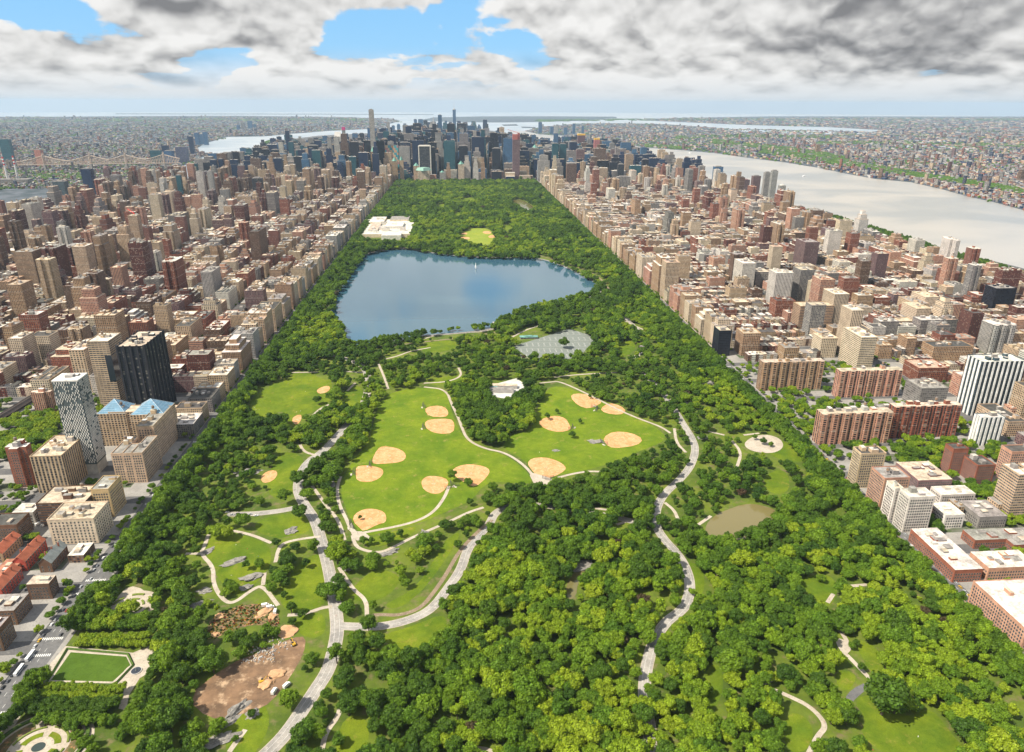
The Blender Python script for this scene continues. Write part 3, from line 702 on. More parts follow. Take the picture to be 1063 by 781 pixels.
lm((94, 545), 522, 37, 504, BROWN, 'ribbon', RC, 'brown brick institute with flat beige roof', L_)
HERO['academy'] = lm((103, 564), 539, 48.5, 521, CREAM, 'punched', RC, 'cream stone academy with arched windows', L_, pitch=4.6)
pavl = lm((151, 462), 428, 112, 421, BEIGE, 'punched', RC, 'pale hospital wing in front of a glass pyramid', L_, pitch=4)
pavr = lm((166, 478), 443, 141, 422, BEIGE, 'punched', RG, 'pale hospital wing beside the park avenue', L_, pitch=4)
HERO['med'] = lm((127, 424), 355, 90, 346, BEIGE, 'ribbon', RW, 'pale hospital tower with rows of square windows', L_, pitch=5)
lm((97, 408), 364, 71, 352, BEIGE, 'punched', RW, 'narrow pale hospital tower with dark edge', L_, pitch=4.5)
lm((35, 506), 466, 2, 458, BRICK, 'punched', RW, 'red brick housing tower with projecting wings', L_, shape='cross')
lm((56, 430), 408, 30, 404, PINK, 'strip', RC, 'low brown apartment tower by the rail line', L_, shape='cross')
lm((55, 622), 606, 27, 597, BROWN, 'punched', RC, 'brown brick mansion with pale hipped roof', L_)
lm((19, 649), 634, -22, 616, BROWN, 'punched', RG, 'dark brick school with flat pale roof', L_)
lm((5, 676), 655, -30, 640, BROWN, 'punched', RG, 'dark brick block at the left picture edge', L_)
lm((273, 277), 241, 258, 236, BROWN, 'strip', RD, 'lone dark brown slab tower', L_)
lm((225, 318), 283, 208, 277, LGREY, 'strip', RG, 'tall grey ribbed tower', L_); lm((190, 249), 224, 174, 220, GREY, 'strip', RC, 'grey slab tower', L_)
lm((170, 228), 203, 153, 200, GREY, 'punched', RC, 'wide grey tower', L_); lm((66, 299), 258, 40, 253, DRED, 'strip', RG, 'dark red brick slab tower', L_, shape='bays')
lm((92, 287), 257, 62, 252, DRED, 'strip', RG, 'wide dark red brick slab tower', L_, shape='bays'); lm((42, 300), 262, 13, 257, TAN, 'ribbon', RG, 'tan slab tower with balconies', L_)
lm((30, 330), 296, 6, 291, TAN, 'punched', RC, 'tan brick tower', L_); lm((113, 281), 248, 98, 244, BEIGE, 'strip', RW, 'slim beige tower', L_); lm((125, 262), 240, 108, 236, GREY, 'punched', RG, 'grey tower', L_)
lm((22, 378), 340, 2, 334, TAN, 'punched', RG, 'tan square tower', L_); lm((128, 372), 328, 97, 322, TAN, 'punched', RC, 'brown stone block', L_, shape='court'); lm((31, 386), 352, 8, 345, CREAM, 'punched', RW, 'pale grid tower', L_)
lm((90, 366), 342, 68, 336, BEIGE, 'strip', RC, 'pale ribbed tower', L_, shape='bays')
# right bank of the park
lm((846.4, 462.5), 430.7, 931, 424.6, PINK, 'strip', RC, 'long brick slab with striped balconies by the avenue', R_, pitch=5, shape='bays')
lm((920, 456), 423, 1002, 418.5, BRICK, 'strip', RC, 'long dark brick slab with striped balconies behind', R_, pitch=5, shape='bays')
lm((786.4, 406.5), 376.8, 859, 373, TAN, 'strip', RC, 'long tan slab with balconies near the park corner', R_, pitch=5, shape='bays')
lm((866, 413.4), 386, 940.5, 382, PINK, 'strip', RC, 'long brown slab with balconies in the second row', R_, pitch=5, shape='bays')
lm((887, 507), 472, 920, 464.7, BEIGE, 'punched', RD, 'beige tower with dark flat roof', R_)
lm((911, 531.5), 497.5, 945, 485.5, PINK, 'punched', RG, 'pink brick block with roof garden', R_)
lm((950, 514), 499, 989, 480, MAUVE, 'punched', RC, 'brown block with broad white roof', R_)
lm((936, 553), 517, 971, 508, WHITE, 'punched', RW, 'white brick block with bay windows', R_, pitch=3); lm((922, 541), 508, 938, 500, WHITE, 'punched', RC, 'narrow white block', R_)
lm((978, 549), 535, 1002, 522, WHITE, 'punched', RW, 'low white block with white roof', R_); lm((975, 524), 514, 1013, 505, WHITE, 'punched', RW, 'white terrace block', R_); lm((1014, 549), 537, 1046, 520, GREY, 'punched', RG, 'low grey block with cluttered roof', R_)
lm((988, 605), 592, 1021, 549, BRICK, 'punched', RW, 'long brick and cream block on the avenue', R_, shape='box'); lm((1023, 603), 590, 1078, 573, PINK, 'punched', RW, 'cream and brick block with white roof', R_)
lm((1010, 570), 561, 1048, 550, BRICK, 'punched', RG, 'low red brick block with glass roof panels', R_); lm((1050, 575), 566, 1100, 549, BRICK, 'punched', RG, 'low brick block at the right edge', R_)
lm((1058, 677), 655, 1160, 604, PINK, 'punched', RW, 'big orange brick block at the lower right edge', R_)
striped = lm((1005.7, 431.6), 376.7, 1066, 369, (.05, .08, .10), 'glass', RW, 'tall glass tower with white vertical stripes', R_, pitch=4)
striped2 = lm((1012, 463), 434.7, 1044, 430, (.10, .14, .16), 'glass', RW, 'short white and glass tower', R_, pitch=4)
lm((983.5, 493), 467, 1006, 461, BRICK, 'punched', RD, 'red brick cross shaped block', R_); lm((1010, 503), 484, 1034, 474, BRICK, 'punched', RD, 'red brick block with dark roof', R_); lm((1042, 500), 470, 1085, 463, PINK, 'punched', RD, 'pink brick tower at the right edge', R_)
lm((876, 371), 323, 897, 317, CREAM, 'strip', RW, 'tall cream slab tower', R_); lm((888, 386), 351, 911, 340, CREAM, 'ribbon', RW, 'cream tower with balcony bands', R_)
lm((768, 302), 274, 785, 269, WHITE, 'punched', RW, 'white tower', R_); lm((801, 320), 284, 824, 280, WHITE, 'strip', RW, 'white ribbed tower', R_); lm((826, 318), 281, 846, 277, GREY, 'strip', RC, 'dark grey ribbed tower', R_)
lm((840, 318), 291, 865, 286, WHITE, 'punched', RW, 'broad white tower', R_); lm((860, 345), 306, 882, 300, CREAM, 'strip', RW, 'cream tower with flat cap', R_); lm((827, 346), 318.5, 866, 314, TAN, 'ribbon', RC, 'wide tan slab', R_)
lm((803, 335), 313, 826, 309, BRICK, 'punched', RD, 'red brick block', R_); lm((832, 280), 252, 851, 248, MAUVE, 'strip', RG, 'tall mauve brown tower', R_)
lm((744, 370), 344, 760, 339, DARK, 'glass', RC, 'dark glass fronted block on the avenue', R_); lm((769, 370), 347, 790, 341, TAN, 'punched', RC, 'tan block near the park corner', R_)
lm((1024, 368), 338, 1058, 332, LGREY, 'strip', RW, 'tall ribbed grey tower', R_, shape='bays'); lm((1002, 357), 326, 1022, 321, DRED, 'strip', RD, 'dark red stepped tower', R_); lm((985, 337), 317, 1002, 312, PINK, 'strip', RG, 'pink brick tower', R_)
lm((966, 376), 361, 1011, 355, TAN, 'punched', RD, 'long tan slab with dark roof', R_); lm((948, 340), 321, 967, 314, CREAM, 'punched', RC, 'cream block', R_); lm((951, 398), 383, 985, 374, BRICK, 'punched', RP, 'red brick block with reddish roof', R_)
lm((993, 412), 391, 1016, 386, PINK, 'punched', RW, 'pinkish apartment tower', R_); lm((783, 300), 283, 800, 279, GREY, 'punched', RC, 'grey block', R_); lm((812, 379), 362, 830, 357, TAN, 'punched', RG, 'tan twin topped block', R_)
lm((957, 327), 309, 975, 303, CREAM, 'punched', RC, 'cream apartment tower', R_); lm((1028, 325), 300, 1056, 296, DARK, 'glass', RG, 'dark blocky tower', R_)
lm((850, 372), 352, 870, 346, CREAM, 'punched', RC, 'small cream apartment house', R_); lm((938, 372), 352, 952, 347, TAN, 'punched', RC, 'small tan tower', R_)
lm((915, 445), 428, 935, 420, GREY, 'glass', RG, 'grey glass block', R_); lm((952, 425), 404, 985, 394, GREY, 'glass', RG, 'stepped grey glass block', R_)

# ------------------------------------------------------------------ skyline towers: (x0, x1, top y, distance along the avenues, colour, style, words, crown)
SKY = [
 (387.2, 392.4, 114, 4480, LGREY, 'punched', 'thinnest and tallest white square tower', None),
 (274.6, 282, 155, 5000, DARK, 'glass', 'dark curved glass tower', None), (284, 292, 155.5, 5050, DARK, 'glass', 'dark squat glass tower', None), (292, 297, 148, 5150, WHITE, 'strip', 'white slim tower', None),
 (299.4, 303.6, 136, 5700, DBLUE, 'glass', 'dark navy slab', None), (302.5, 308, 147.5, 4950, TEAL, 'glass', 'teal glass slab', None), (281, 288, 162, 4000, TAN, 'punched', 'tan stepped tower', 'step'), (296.5, 302, 160.7, 4150, TAN, 'punched', 'tan pointed tower', 'step'),
 (341, 349, 144, 4700, LGREY, 'strip', 'pale stepped tower', 'step'), (350, 357, 137, 5000, WHITE, 'ribbon', 'white tower with slanted top', 'slant'), (322, 333, 151, 5100, DARK, 'glass', 'dark wide slab', None), (328.5, 336, 146, 5400, DBLUE, 'glass', 'dark navy block', None),
 (401, 416, 151, 4520, (.30, .42, .40), 'ribbon', 'tower wrapped in coloured netting', 'rainbow'), (416.5, 428, 148, 4620, DBLUE, 'strip', 'dark navy ribbed slab', None), (393.5, 403, 138, 5500, DBLUE, 'ribbon', 'broad dark blue slab', None),
 (379.5, 384.5, 148.5, 4620, (.62, .26, .2), 'strip', 'red and white slim tower', None), (386.5, 392, 151.5, 4380, TAN, 'punched', 'tan tower with green pyramid top', 'pyr'), (404, 413, 140, 5300, GREY, 'glass', 'grey flat topped tower', None), (374, 377.4, 142, 6000, LGREY, 'punched', 'silver tower with needle spire', 'spire'),
 (369, 380, 148, 4900, DARK, 'strip', 'dark ribbed slab', None), (407.6, 414, 163, 4300, TAN, 'punched', 'tan hotel tower with green peak', 'pyr'), (415.5, 420, 162, 4310, BEIGE, 'punched', 'beige hotel tower with peak', 'pyr'), (357, 360.6, 132, 6400, GREY, 'glass', 'slim tower with magenta top', 'mag'), (429.5, 436, 169, 4320, BEIGE, 'punched', 'beige stepped hotel', 'pyr'),
 (436, 448, 152, 4400, (.05, .05, .06), 'strip', 'dark slab in a white frame', 'frame'), (448.5, 453, 153, 4430, DARK, 'glass', 'slim dark slab', None), (450, 462, 138.6, 4950, LGREY, 'strip', 'tall grey stone slab', 'step'), (449, 453.3, 127, 6150, TAN, 'strip', 'tall stepped tower with antenna', 'spire'), (455.6, 460, 119.5, 7000, BLUE, 'glass', 'tall blue glass tower', None),
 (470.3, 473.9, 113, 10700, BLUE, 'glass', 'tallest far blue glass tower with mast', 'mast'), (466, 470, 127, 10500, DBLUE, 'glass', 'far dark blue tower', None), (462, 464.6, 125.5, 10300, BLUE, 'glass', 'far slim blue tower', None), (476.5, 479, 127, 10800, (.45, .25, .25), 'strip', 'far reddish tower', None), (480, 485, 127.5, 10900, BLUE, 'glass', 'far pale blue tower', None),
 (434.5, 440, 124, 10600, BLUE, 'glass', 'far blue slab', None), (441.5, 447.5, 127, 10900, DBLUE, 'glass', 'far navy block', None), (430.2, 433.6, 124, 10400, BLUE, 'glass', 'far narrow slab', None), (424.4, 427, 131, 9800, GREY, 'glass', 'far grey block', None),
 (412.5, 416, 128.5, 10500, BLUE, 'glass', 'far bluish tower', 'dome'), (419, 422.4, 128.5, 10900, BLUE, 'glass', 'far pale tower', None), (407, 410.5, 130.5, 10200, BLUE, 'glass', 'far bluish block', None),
 (476.2, 492, 143.5, 4900, DARK, 'strip', 'wide dark grey slab', None), (476.6, 486.5, 151.5, 4450, DARK, 'glass', 'black square slab', None), (498, 505.5, 135, 4700, TEAL, 'glass', 'dark teal tower with glass crown', 'step'), (464.6, 471, 148.5, 4600, DBLUE, 'glass', 'navy box tower', None),
 (491, 497, 164.5, 4305, WHITE, 'punched', 'white stepped apartment tower', 'step'), (481, 489, 162.5, 4340, WHITE, 'punched', 'white apartment tower with green top', 'step'), (433.5, 447, 174, 4305, CREAM, 'punched', 'low cream hotel with green mansard roof', 'mansard'), (456.5, 462, 177, 4300, LGREY, 'punched', 'small pale pointed hotel', 'pyr'),
 (463, 468.6, 169.5, 4310, TAN, 'punched', 'tan stepped hotel', 'step'), (475.5, 482.4, 167, 4306, CREAM, 'punched', 'cream stepped tower with orange top', 'pyr'), (499, 504, 164, 4308, TAN, 'punched', 'tan slim apartment tower', 'step'), (510.6, 520, 154, 4500, DARK, 'glass', 'dark wide glass block', None), (516, 520.3, 139, 5400, DBLUE, 'glass', 'navy far block', None),
 (486.5, 491, 132, 6900, GREY, 'glass', 'grey tower by the river', None), (492.5, 498, 134.5, 6600, BLUE, 'glass', 'bluish tower', None), (520.5, 527, 139, 4800, DARK, 'strip', 'dark slab', None), (531.5, 539.6, 138, 4390, MAUVE, 'ribbon', 'concrete tower under construction', 'red'), (540, 547.6, 153, 4600, DARK, 'glass', 'dark block', None),
 (550.5, 559, 150, 4950, PINK, 'punched', 'pink stone tower with green pyramid', 'pyr'), (558.8, 564, 155, 4500, BLUE, 'glass', 'blue grey glass tower', None), (564.3, 570.7, 158, 4460, DARK, 'glass', 'black glass tower', None), (572, 579, 149, 4400, TEAL, 'glass', 'left of twin dark glass towers', None), (579.6, 587, 149.5, 4420, TEAL, 'glass', 'right of twin dark glass towers', None),
 (590, 598, 147.5, 4800, DBLUE, 'glass', 'navy slab', None), (574, 579, 138.5, 6200, BLUE, 'glass', 'blue slab by the river', None), (598.5, 606.8, 139, 6500, MAUVE, 'glass', 'broad block with yellow top', 'yel'), (564, 570, 173, 4250, CREAM, 'punched', 'cream stepped hotel', 'step'), (572.4, 578, 162, 4270, CREAM, 'punched', 'slim cream tower', 'step'), (587, 598, 169.5, 4160, BROWN, 'strip', 'brown twin topped block', None),
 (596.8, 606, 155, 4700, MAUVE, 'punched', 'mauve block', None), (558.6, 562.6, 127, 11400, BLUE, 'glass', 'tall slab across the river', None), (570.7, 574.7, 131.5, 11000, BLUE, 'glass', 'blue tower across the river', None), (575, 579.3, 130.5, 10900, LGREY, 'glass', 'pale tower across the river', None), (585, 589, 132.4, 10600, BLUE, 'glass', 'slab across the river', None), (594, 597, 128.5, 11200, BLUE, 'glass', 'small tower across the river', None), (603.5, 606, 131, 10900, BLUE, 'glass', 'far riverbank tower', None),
 (615.4, 621.6, 143.5, 5800, (.62, .2, .18), 'ribbon', 'red tower under construction', 'yel'), (642.5, 654, 147.8, 5300, BLUE, 'glass', 'pale blue glass slab', None), (654.6, 661, 153, 5300, LGREY, 'glass', 'white and blue tower', None), (660.6, 664.6, 157.5, 5200, MAUVE, 'punched', 'mauve tower', None), (664.6, 672, 165.5, 4350, DARK, 'glass', 'black rounded tower', None), (647.2, 656, 160, 4500, BEIGE, 'strip', 'beige ribbed tower', None),
 (640, 647, 170.5, 4250, DARK, 'strip', 'dark domed block', None), (632.6, 638, 155, 5000, MAUVE, 'punched', 'mauve slim tower', None), (670.5, 677.6, 174, 4150, BROWN, 'strip', 'brown slab', None), (682, 689.4, 171.5, 4300, TEAL, 'glass', 'teal block', None), (689.8, 696, 171, 4450, TEAL, 'glass', 'second teal block', None), (701, 707, 166, 4700, BLUE, 'glass', 'blue block', None), (707.5, 715, 169, 4650, BLUE, 'glass', 'slanted pale glass block', 'slant'),
 (711.5, 718, 175.5, 4200, TAN, 'strip', 'tan tower', None), (697, 711, 185.5, 3950, TAN, 'strip', 'wide tan slab', None), (706, 719, 199.5, 3600, TEAL, 'glass', 'low teal glass block', None), (606.5, 613, 189.5, 3650, WHITE, 'punched', 'white slim apartment tower', None), (638.5, 654, 183.5, 3800, GREY, 'punched', 'wide grey block', None),
 (739, 748.5, 173, 4100, BLUE, 'glass', 'blue glass riverside tower', None), (749, 753, 181.5, 3950, BEIGE, 'strip', 'beige riverside tower', None), (758.8, 764.5, 187.3, 3850, DARK, 'glass', 'rounded dark riverside tower', 'dome'), (766, 776.6, 185.5, 3800, MAUVE, 'strip', 'broad brown riverside tower', 'dome'), (778.5, 787, 182.6, 3600, MAUVE, 'strip', 'dark brown riverside slab', None), (790, 796.4, 179, 3500, LGREY, 'strip', 'pale ribbed riverside tower', None),
 (797, 803.6, 177.2, 3450, LGREY, 'strip', 'tallest ribbed riverside tower', None), (806, 813, 191, 3300, LGREY, 'strip', 'domed pale riverside tower', 'dome'), (677.6, 682, 164, 4600, BEIGE, 'strip', 'slim beige tower', None), (622, 629, 160, 4600, MAUVE, 'strip', 'brown tower', None), (612, 619, 163, 4400, BROWN, 'strip', 'brown slab tower', None),
 (5, 15.8, 144.5, 5900, TEAL, 'glass', 'lone green glass tower', None), (40, 47, 155.5, 5500, (.62, .22, .14), 'ribbon', 'orange red tower under construction', None), (158, 170, 156, 5700, TEAL, 'glass', 'wide teal riverside block', None), (171, 177.6, 151, 5800, DBLUE, 'glass', 'dark teal riverside block', None), (173, 182, 156.6, 5600, BLUE, 'glass', 'pale blue riverside block', None), (184.5, 197, 152.5, 5750, (.12, .13, .22), 'strip', 'violet blue riverside block', None),
 (198, 202.8, 141.8, 6800, DBLUE, 'glass', 'dark blue tower beside the water', None), (203.5, 208, 137.8, 8200, BLUE, 'glass', 'left blue tower at the far bank', None), (208.5, 212, 139.5, 8400, BLUE, 'glass', 'middle blue tower at the far bank', None), (212.3, 216.8, 137, 8300, BLUE, 'glass', 'right blue tower at the far bank', None),
 (234, 244, 158.6, 4500, GREY, 'strip', 'grey brown tower', None), (221.5, 228.3, 166, 4300, DBLUE, 'glass', 'navy riverside tower', None), (229.7, 234.8, 165.2, 4400, DBLUE, 'glass', 'second navy riverside tower', None), (264.5, 275, 184.8, 3500, DARK, 'strip', 'dark block', None), (90.5, 101, 175.2, 3700, DBLUE, 'glass', 'dark blue red banded tower', None), (112.8, 119.2, 172.5, 3700, MAUVE, 'strip', 'rounded mauve tower', 'dome'),
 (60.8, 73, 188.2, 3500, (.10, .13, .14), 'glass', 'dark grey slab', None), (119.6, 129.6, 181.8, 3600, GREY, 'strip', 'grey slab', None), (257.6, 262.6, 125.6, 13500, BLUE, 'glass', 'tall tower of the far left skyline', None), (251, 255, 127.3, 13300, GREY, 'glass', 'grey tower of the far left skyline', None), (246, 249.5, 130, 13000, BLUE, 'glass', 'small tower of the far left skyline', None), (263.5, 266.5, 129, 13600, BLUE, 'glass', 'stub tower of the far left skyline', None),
 (948, 953, 151, 7300, MAUVE, 'strip', 'brown tower across the wide river', None), (795, 800, 144, 8200, LGREY, 'strip', 'pale tower across the wide river', None), (846, 850, 150, 6800, TAN, 'strip', 'tan tower across the wide river', None), (983, 986, 168, 4800, DRED, 'strip', 'red block across the wide river', None), (1056, 1063, 176, 4200, BROWN, 'punched', 'brown block across the wide river', None),
 (208, 215.5, 178, 3550, WHITE, 'strip', 'white slim tower', None), (220, 226, 178, 3350, LGREY, 'strip', 'pale tower', None), (160, 166, 176, 3800, GREY, 'strip', 'grey slim tower', None), (187, 192, 182, 3500, TEAL, 'glass', 'teal slim tower', None), (310, 316, 156, 4700, TEAL, 'glass', 'teal tower', None), (336, 341, 152, 4950, GREY, 'strip', 'grey ribbed tower', None), (362, 368, 151, 4800, DBLUE, 'glass', 'navy tower', None), (250, 257, 172, 3900, MAUVE, 'strip', 'brown tower', None),
]
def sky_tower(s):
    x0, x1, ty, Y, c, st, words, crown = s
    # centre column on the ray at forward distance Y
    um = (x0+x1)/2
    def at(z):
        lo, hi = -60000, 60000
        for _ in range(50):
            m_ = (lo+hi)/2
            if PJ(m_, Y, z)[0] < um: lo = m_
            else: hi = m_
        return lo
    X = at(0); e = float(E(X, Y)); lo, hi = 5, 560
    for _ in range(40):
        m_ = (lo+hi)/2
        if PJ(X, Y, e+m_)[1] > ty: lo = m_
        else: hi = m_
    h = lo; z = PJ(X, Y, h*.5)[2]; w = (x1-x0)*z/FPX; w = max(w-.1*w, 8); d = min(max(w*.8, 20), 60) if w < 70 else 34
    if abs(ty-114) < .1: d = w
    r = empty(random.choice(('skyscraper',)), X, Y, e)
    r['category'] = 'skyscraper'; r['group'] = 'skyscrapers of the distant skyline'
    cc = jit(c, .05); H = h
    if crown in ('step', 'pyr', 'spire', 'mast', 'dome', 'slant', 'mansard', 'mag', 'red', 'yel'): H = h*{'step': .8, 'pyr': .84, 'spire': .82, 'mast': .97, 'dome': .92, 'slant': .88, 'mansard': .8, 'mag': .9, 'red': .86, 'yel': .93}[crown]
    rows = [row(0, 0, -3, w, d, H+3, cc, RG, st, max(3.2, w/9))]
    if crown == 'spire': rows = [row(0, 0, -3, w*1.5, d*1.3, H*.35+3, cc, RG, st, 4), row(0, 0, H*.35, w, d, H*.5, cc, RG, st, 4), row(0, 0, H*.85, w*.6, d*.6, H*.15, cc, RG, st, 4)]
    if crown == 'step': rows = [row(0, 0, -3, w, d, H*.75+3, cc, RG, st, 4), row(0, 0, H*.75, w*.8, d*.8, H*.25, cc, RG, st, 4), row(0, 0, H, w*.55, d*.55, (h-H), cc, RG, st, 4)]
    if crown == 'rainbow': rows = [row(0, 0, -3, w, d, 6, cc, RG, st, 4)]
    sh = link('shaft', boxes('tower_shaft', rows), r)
    if crown == 'rainbow':
        m = MB(); n = 9; cols = [(.05, .28, .34), (.50, .28, .16), (.07, .33, .36), (.45, .22, .22), (.55, .40, .25)]
        bm_ = []
        for i in range(n):
            for j in range(14):
                cx = -w/2+w*(i+.5)/n; z0 = 3+(H-3)*j/14; cj = cols[int((i*.55+j*.7)) % 5]
                m.face([(cx-w/n/2, -d/2, z0), (cx+w/n/2, -d/2, z0), (cx+w/n/2, -d/2, z0+(H-3)/14), (cx-w/n/2, -d/2, z0+(H-3)/14)], cj)
        for (a, b_) in (((w/2, -d/2), (w/2, d/2)), ((w/2, d/2), (-w/2, d/2)), ((-w/2, d/2), (-w/2, -d/2))):
            m.face([(*a, 3), (*b_, 3), (*b_, H), (*a, H)], cols[0])
        m.face([(-w/2, -d/2, H), (w/2, -d/2, H), (w/2, d/2, H), (-w/2, d/2, H)], RG)
        link('netting', m.mesh('netting'), r)
    m = MB()
    if crown == 'pyr': m.cyl(0, 0, w*.5, .05, H, h, (.16, .34, .28), 4); nm = 'pyramid_roof'
    elif crown == 'mansard': m.cyl(0, 0, w*.68, w*.5, H, h, (.25, .42, .35), 4); nm = 'mansard_roof'
    elif crown == 'spire': m.cyl(0, 0, w*.25, .3, H, h+45 if Y > 6050 else h*1.1, (.5, .5, .5), 6); nm = 'spire'
    elif crown == 'mast': m.cyl(0, 0, w*.35, w*.3, H, h, WHITE, 8); m.cyl(0, 0, 3, .5, h, h+115, (.6, .62, .65), 6); nm = 'mast'
    elif crown == 'dome': m.cyl(0, 0, w*.45, w*.36, H, H+(h-H)*.6, cc, 10); m.cyl(0, 0, w*.36, w*.1, H+(h-H)*.6, h, cc, 10); nm = 'rounded_top'
    elif crown == 'slant': m.V += []; m.face([(-w/2, -d/2, H), (w/2, -d/2, H), (w/2, d/2, h), (-w/2, d/2, h)], LGREY); m.face([(w/2, -d/2, H), (w/2, d/2, H), (w/2, d/2, h)], cc); m.face([(-w/2, d/2, H), (-w/2, -d/2, H), (-w/2, d/2, h)], cc); m.face([(w/2, d/2, H), (-w/2, d/2, H), (-w/2, d/2, h), (w/2, d/2, h)], cc); nm = 'slanted_top'
    elif crown == 'mag': m.box(-w/2, w/2, -d/2, d/2, H, h, (.6, .05, .22)); nm = 'sheeted_top'
    elif crown == 'red': m.box(-w*.5, w*.2, -d/2, d/2, H, h*.97, (.42, .14, .12)); m.box(w*.2, w*.5, -d/3, d/3, H, h, (.35, .12, .12)); m.bar((w*.3, 0, h), (-w*1.2, 0, h+18), 1.6, (.55, .12, .1)); nm = 'construction_floors'
    elif crown == 'yel': m.box(-w*.5, w*.5, -d/2, d/2, H, h, (.75, .45, .06)); nm = 'safety_netting'
    elif crown == 'frame':
        t = w*.09
        m.box(-w/2-t, -w/2, -d/2-1, d/2, 0, h+3, WHITE); m.box(w/2, w/2+t, -d/2-1, d/2, 0, h+3, WHITE); m.box(-w/2, w/2, -d/2-1, d/2, h, h+6, WHITE); nm = 'stone_frame'
    else: m.box(-w*.3, w*.3, -d*.3, d*.3, h, h+4, jit(GREY)); nm = 'roof_bulkhead'
    link(nm, m.mesh(nm), r)
    OCC.append((X-w*.5, X+w*.5, Y-d*.5, Y+d*.5)); THINGS.append((r, words, um, ty, 'sky'))
    LMS.append((words, um, ty))
LMS = []
for s in SKY: sky_tower(s)
def free(x0, x1, y0, y1):
    for (a, b_, c, d) in OCC:
        if x0 < b_ and x1 > a and y0 < d and y1 > c: return False
    return True
GREENS = []     # spots for street and yard trees
def put(x0, x1, y0, y1, h, c, st='punched', **kw):
    if not free(x0, x1, y0, y1) or any(x0 < b_ and x1 > a and y0 < d and y1 > c_ for a, b_, c_, d in NOFILL): return None
    return mk_building(x0, x1, y0, y1, h, c, st, **kw)
PAL_E = [BEIGE]*4+[TAN]*4+[CREAM]*3+[BROWN]*3+[BRICK]*3+[GREY]*2+[PINK]*3+[WHITE]+[MAUVE]*2+[DRED]
PAL_W = [BEIGE]*4+[TAN]*4+[CREAM]*2+[BROWN]*2+[BRICK]*3+[GREY]*2+[PINK]*3+[WHITE]*2+[DRED]+[MAUVE]
PAL_R = [BROWN, BRICK, TAN, BEIGE, CREAM, PINK, WHITE, DRED, GREY]
def st_for(c):
    if c in (DARK, DBLUE, BLUE, TEAL): return 'glass'
    return random.choice(('punched',)*6+('strip', 'ribbon'))
lm((38, 546), 532, 12, 522, LGREY, 'punched', RW, 'low white roofed workshop by the courtyard', L_)
lm((22, 563), 546, -14, 533, BROWN, 'punched', RD, 'dark roofed brick block at the left edge', L_)
NOFILL = [(-575, -373, 395, 880), (-640, -575, 520, 700)]
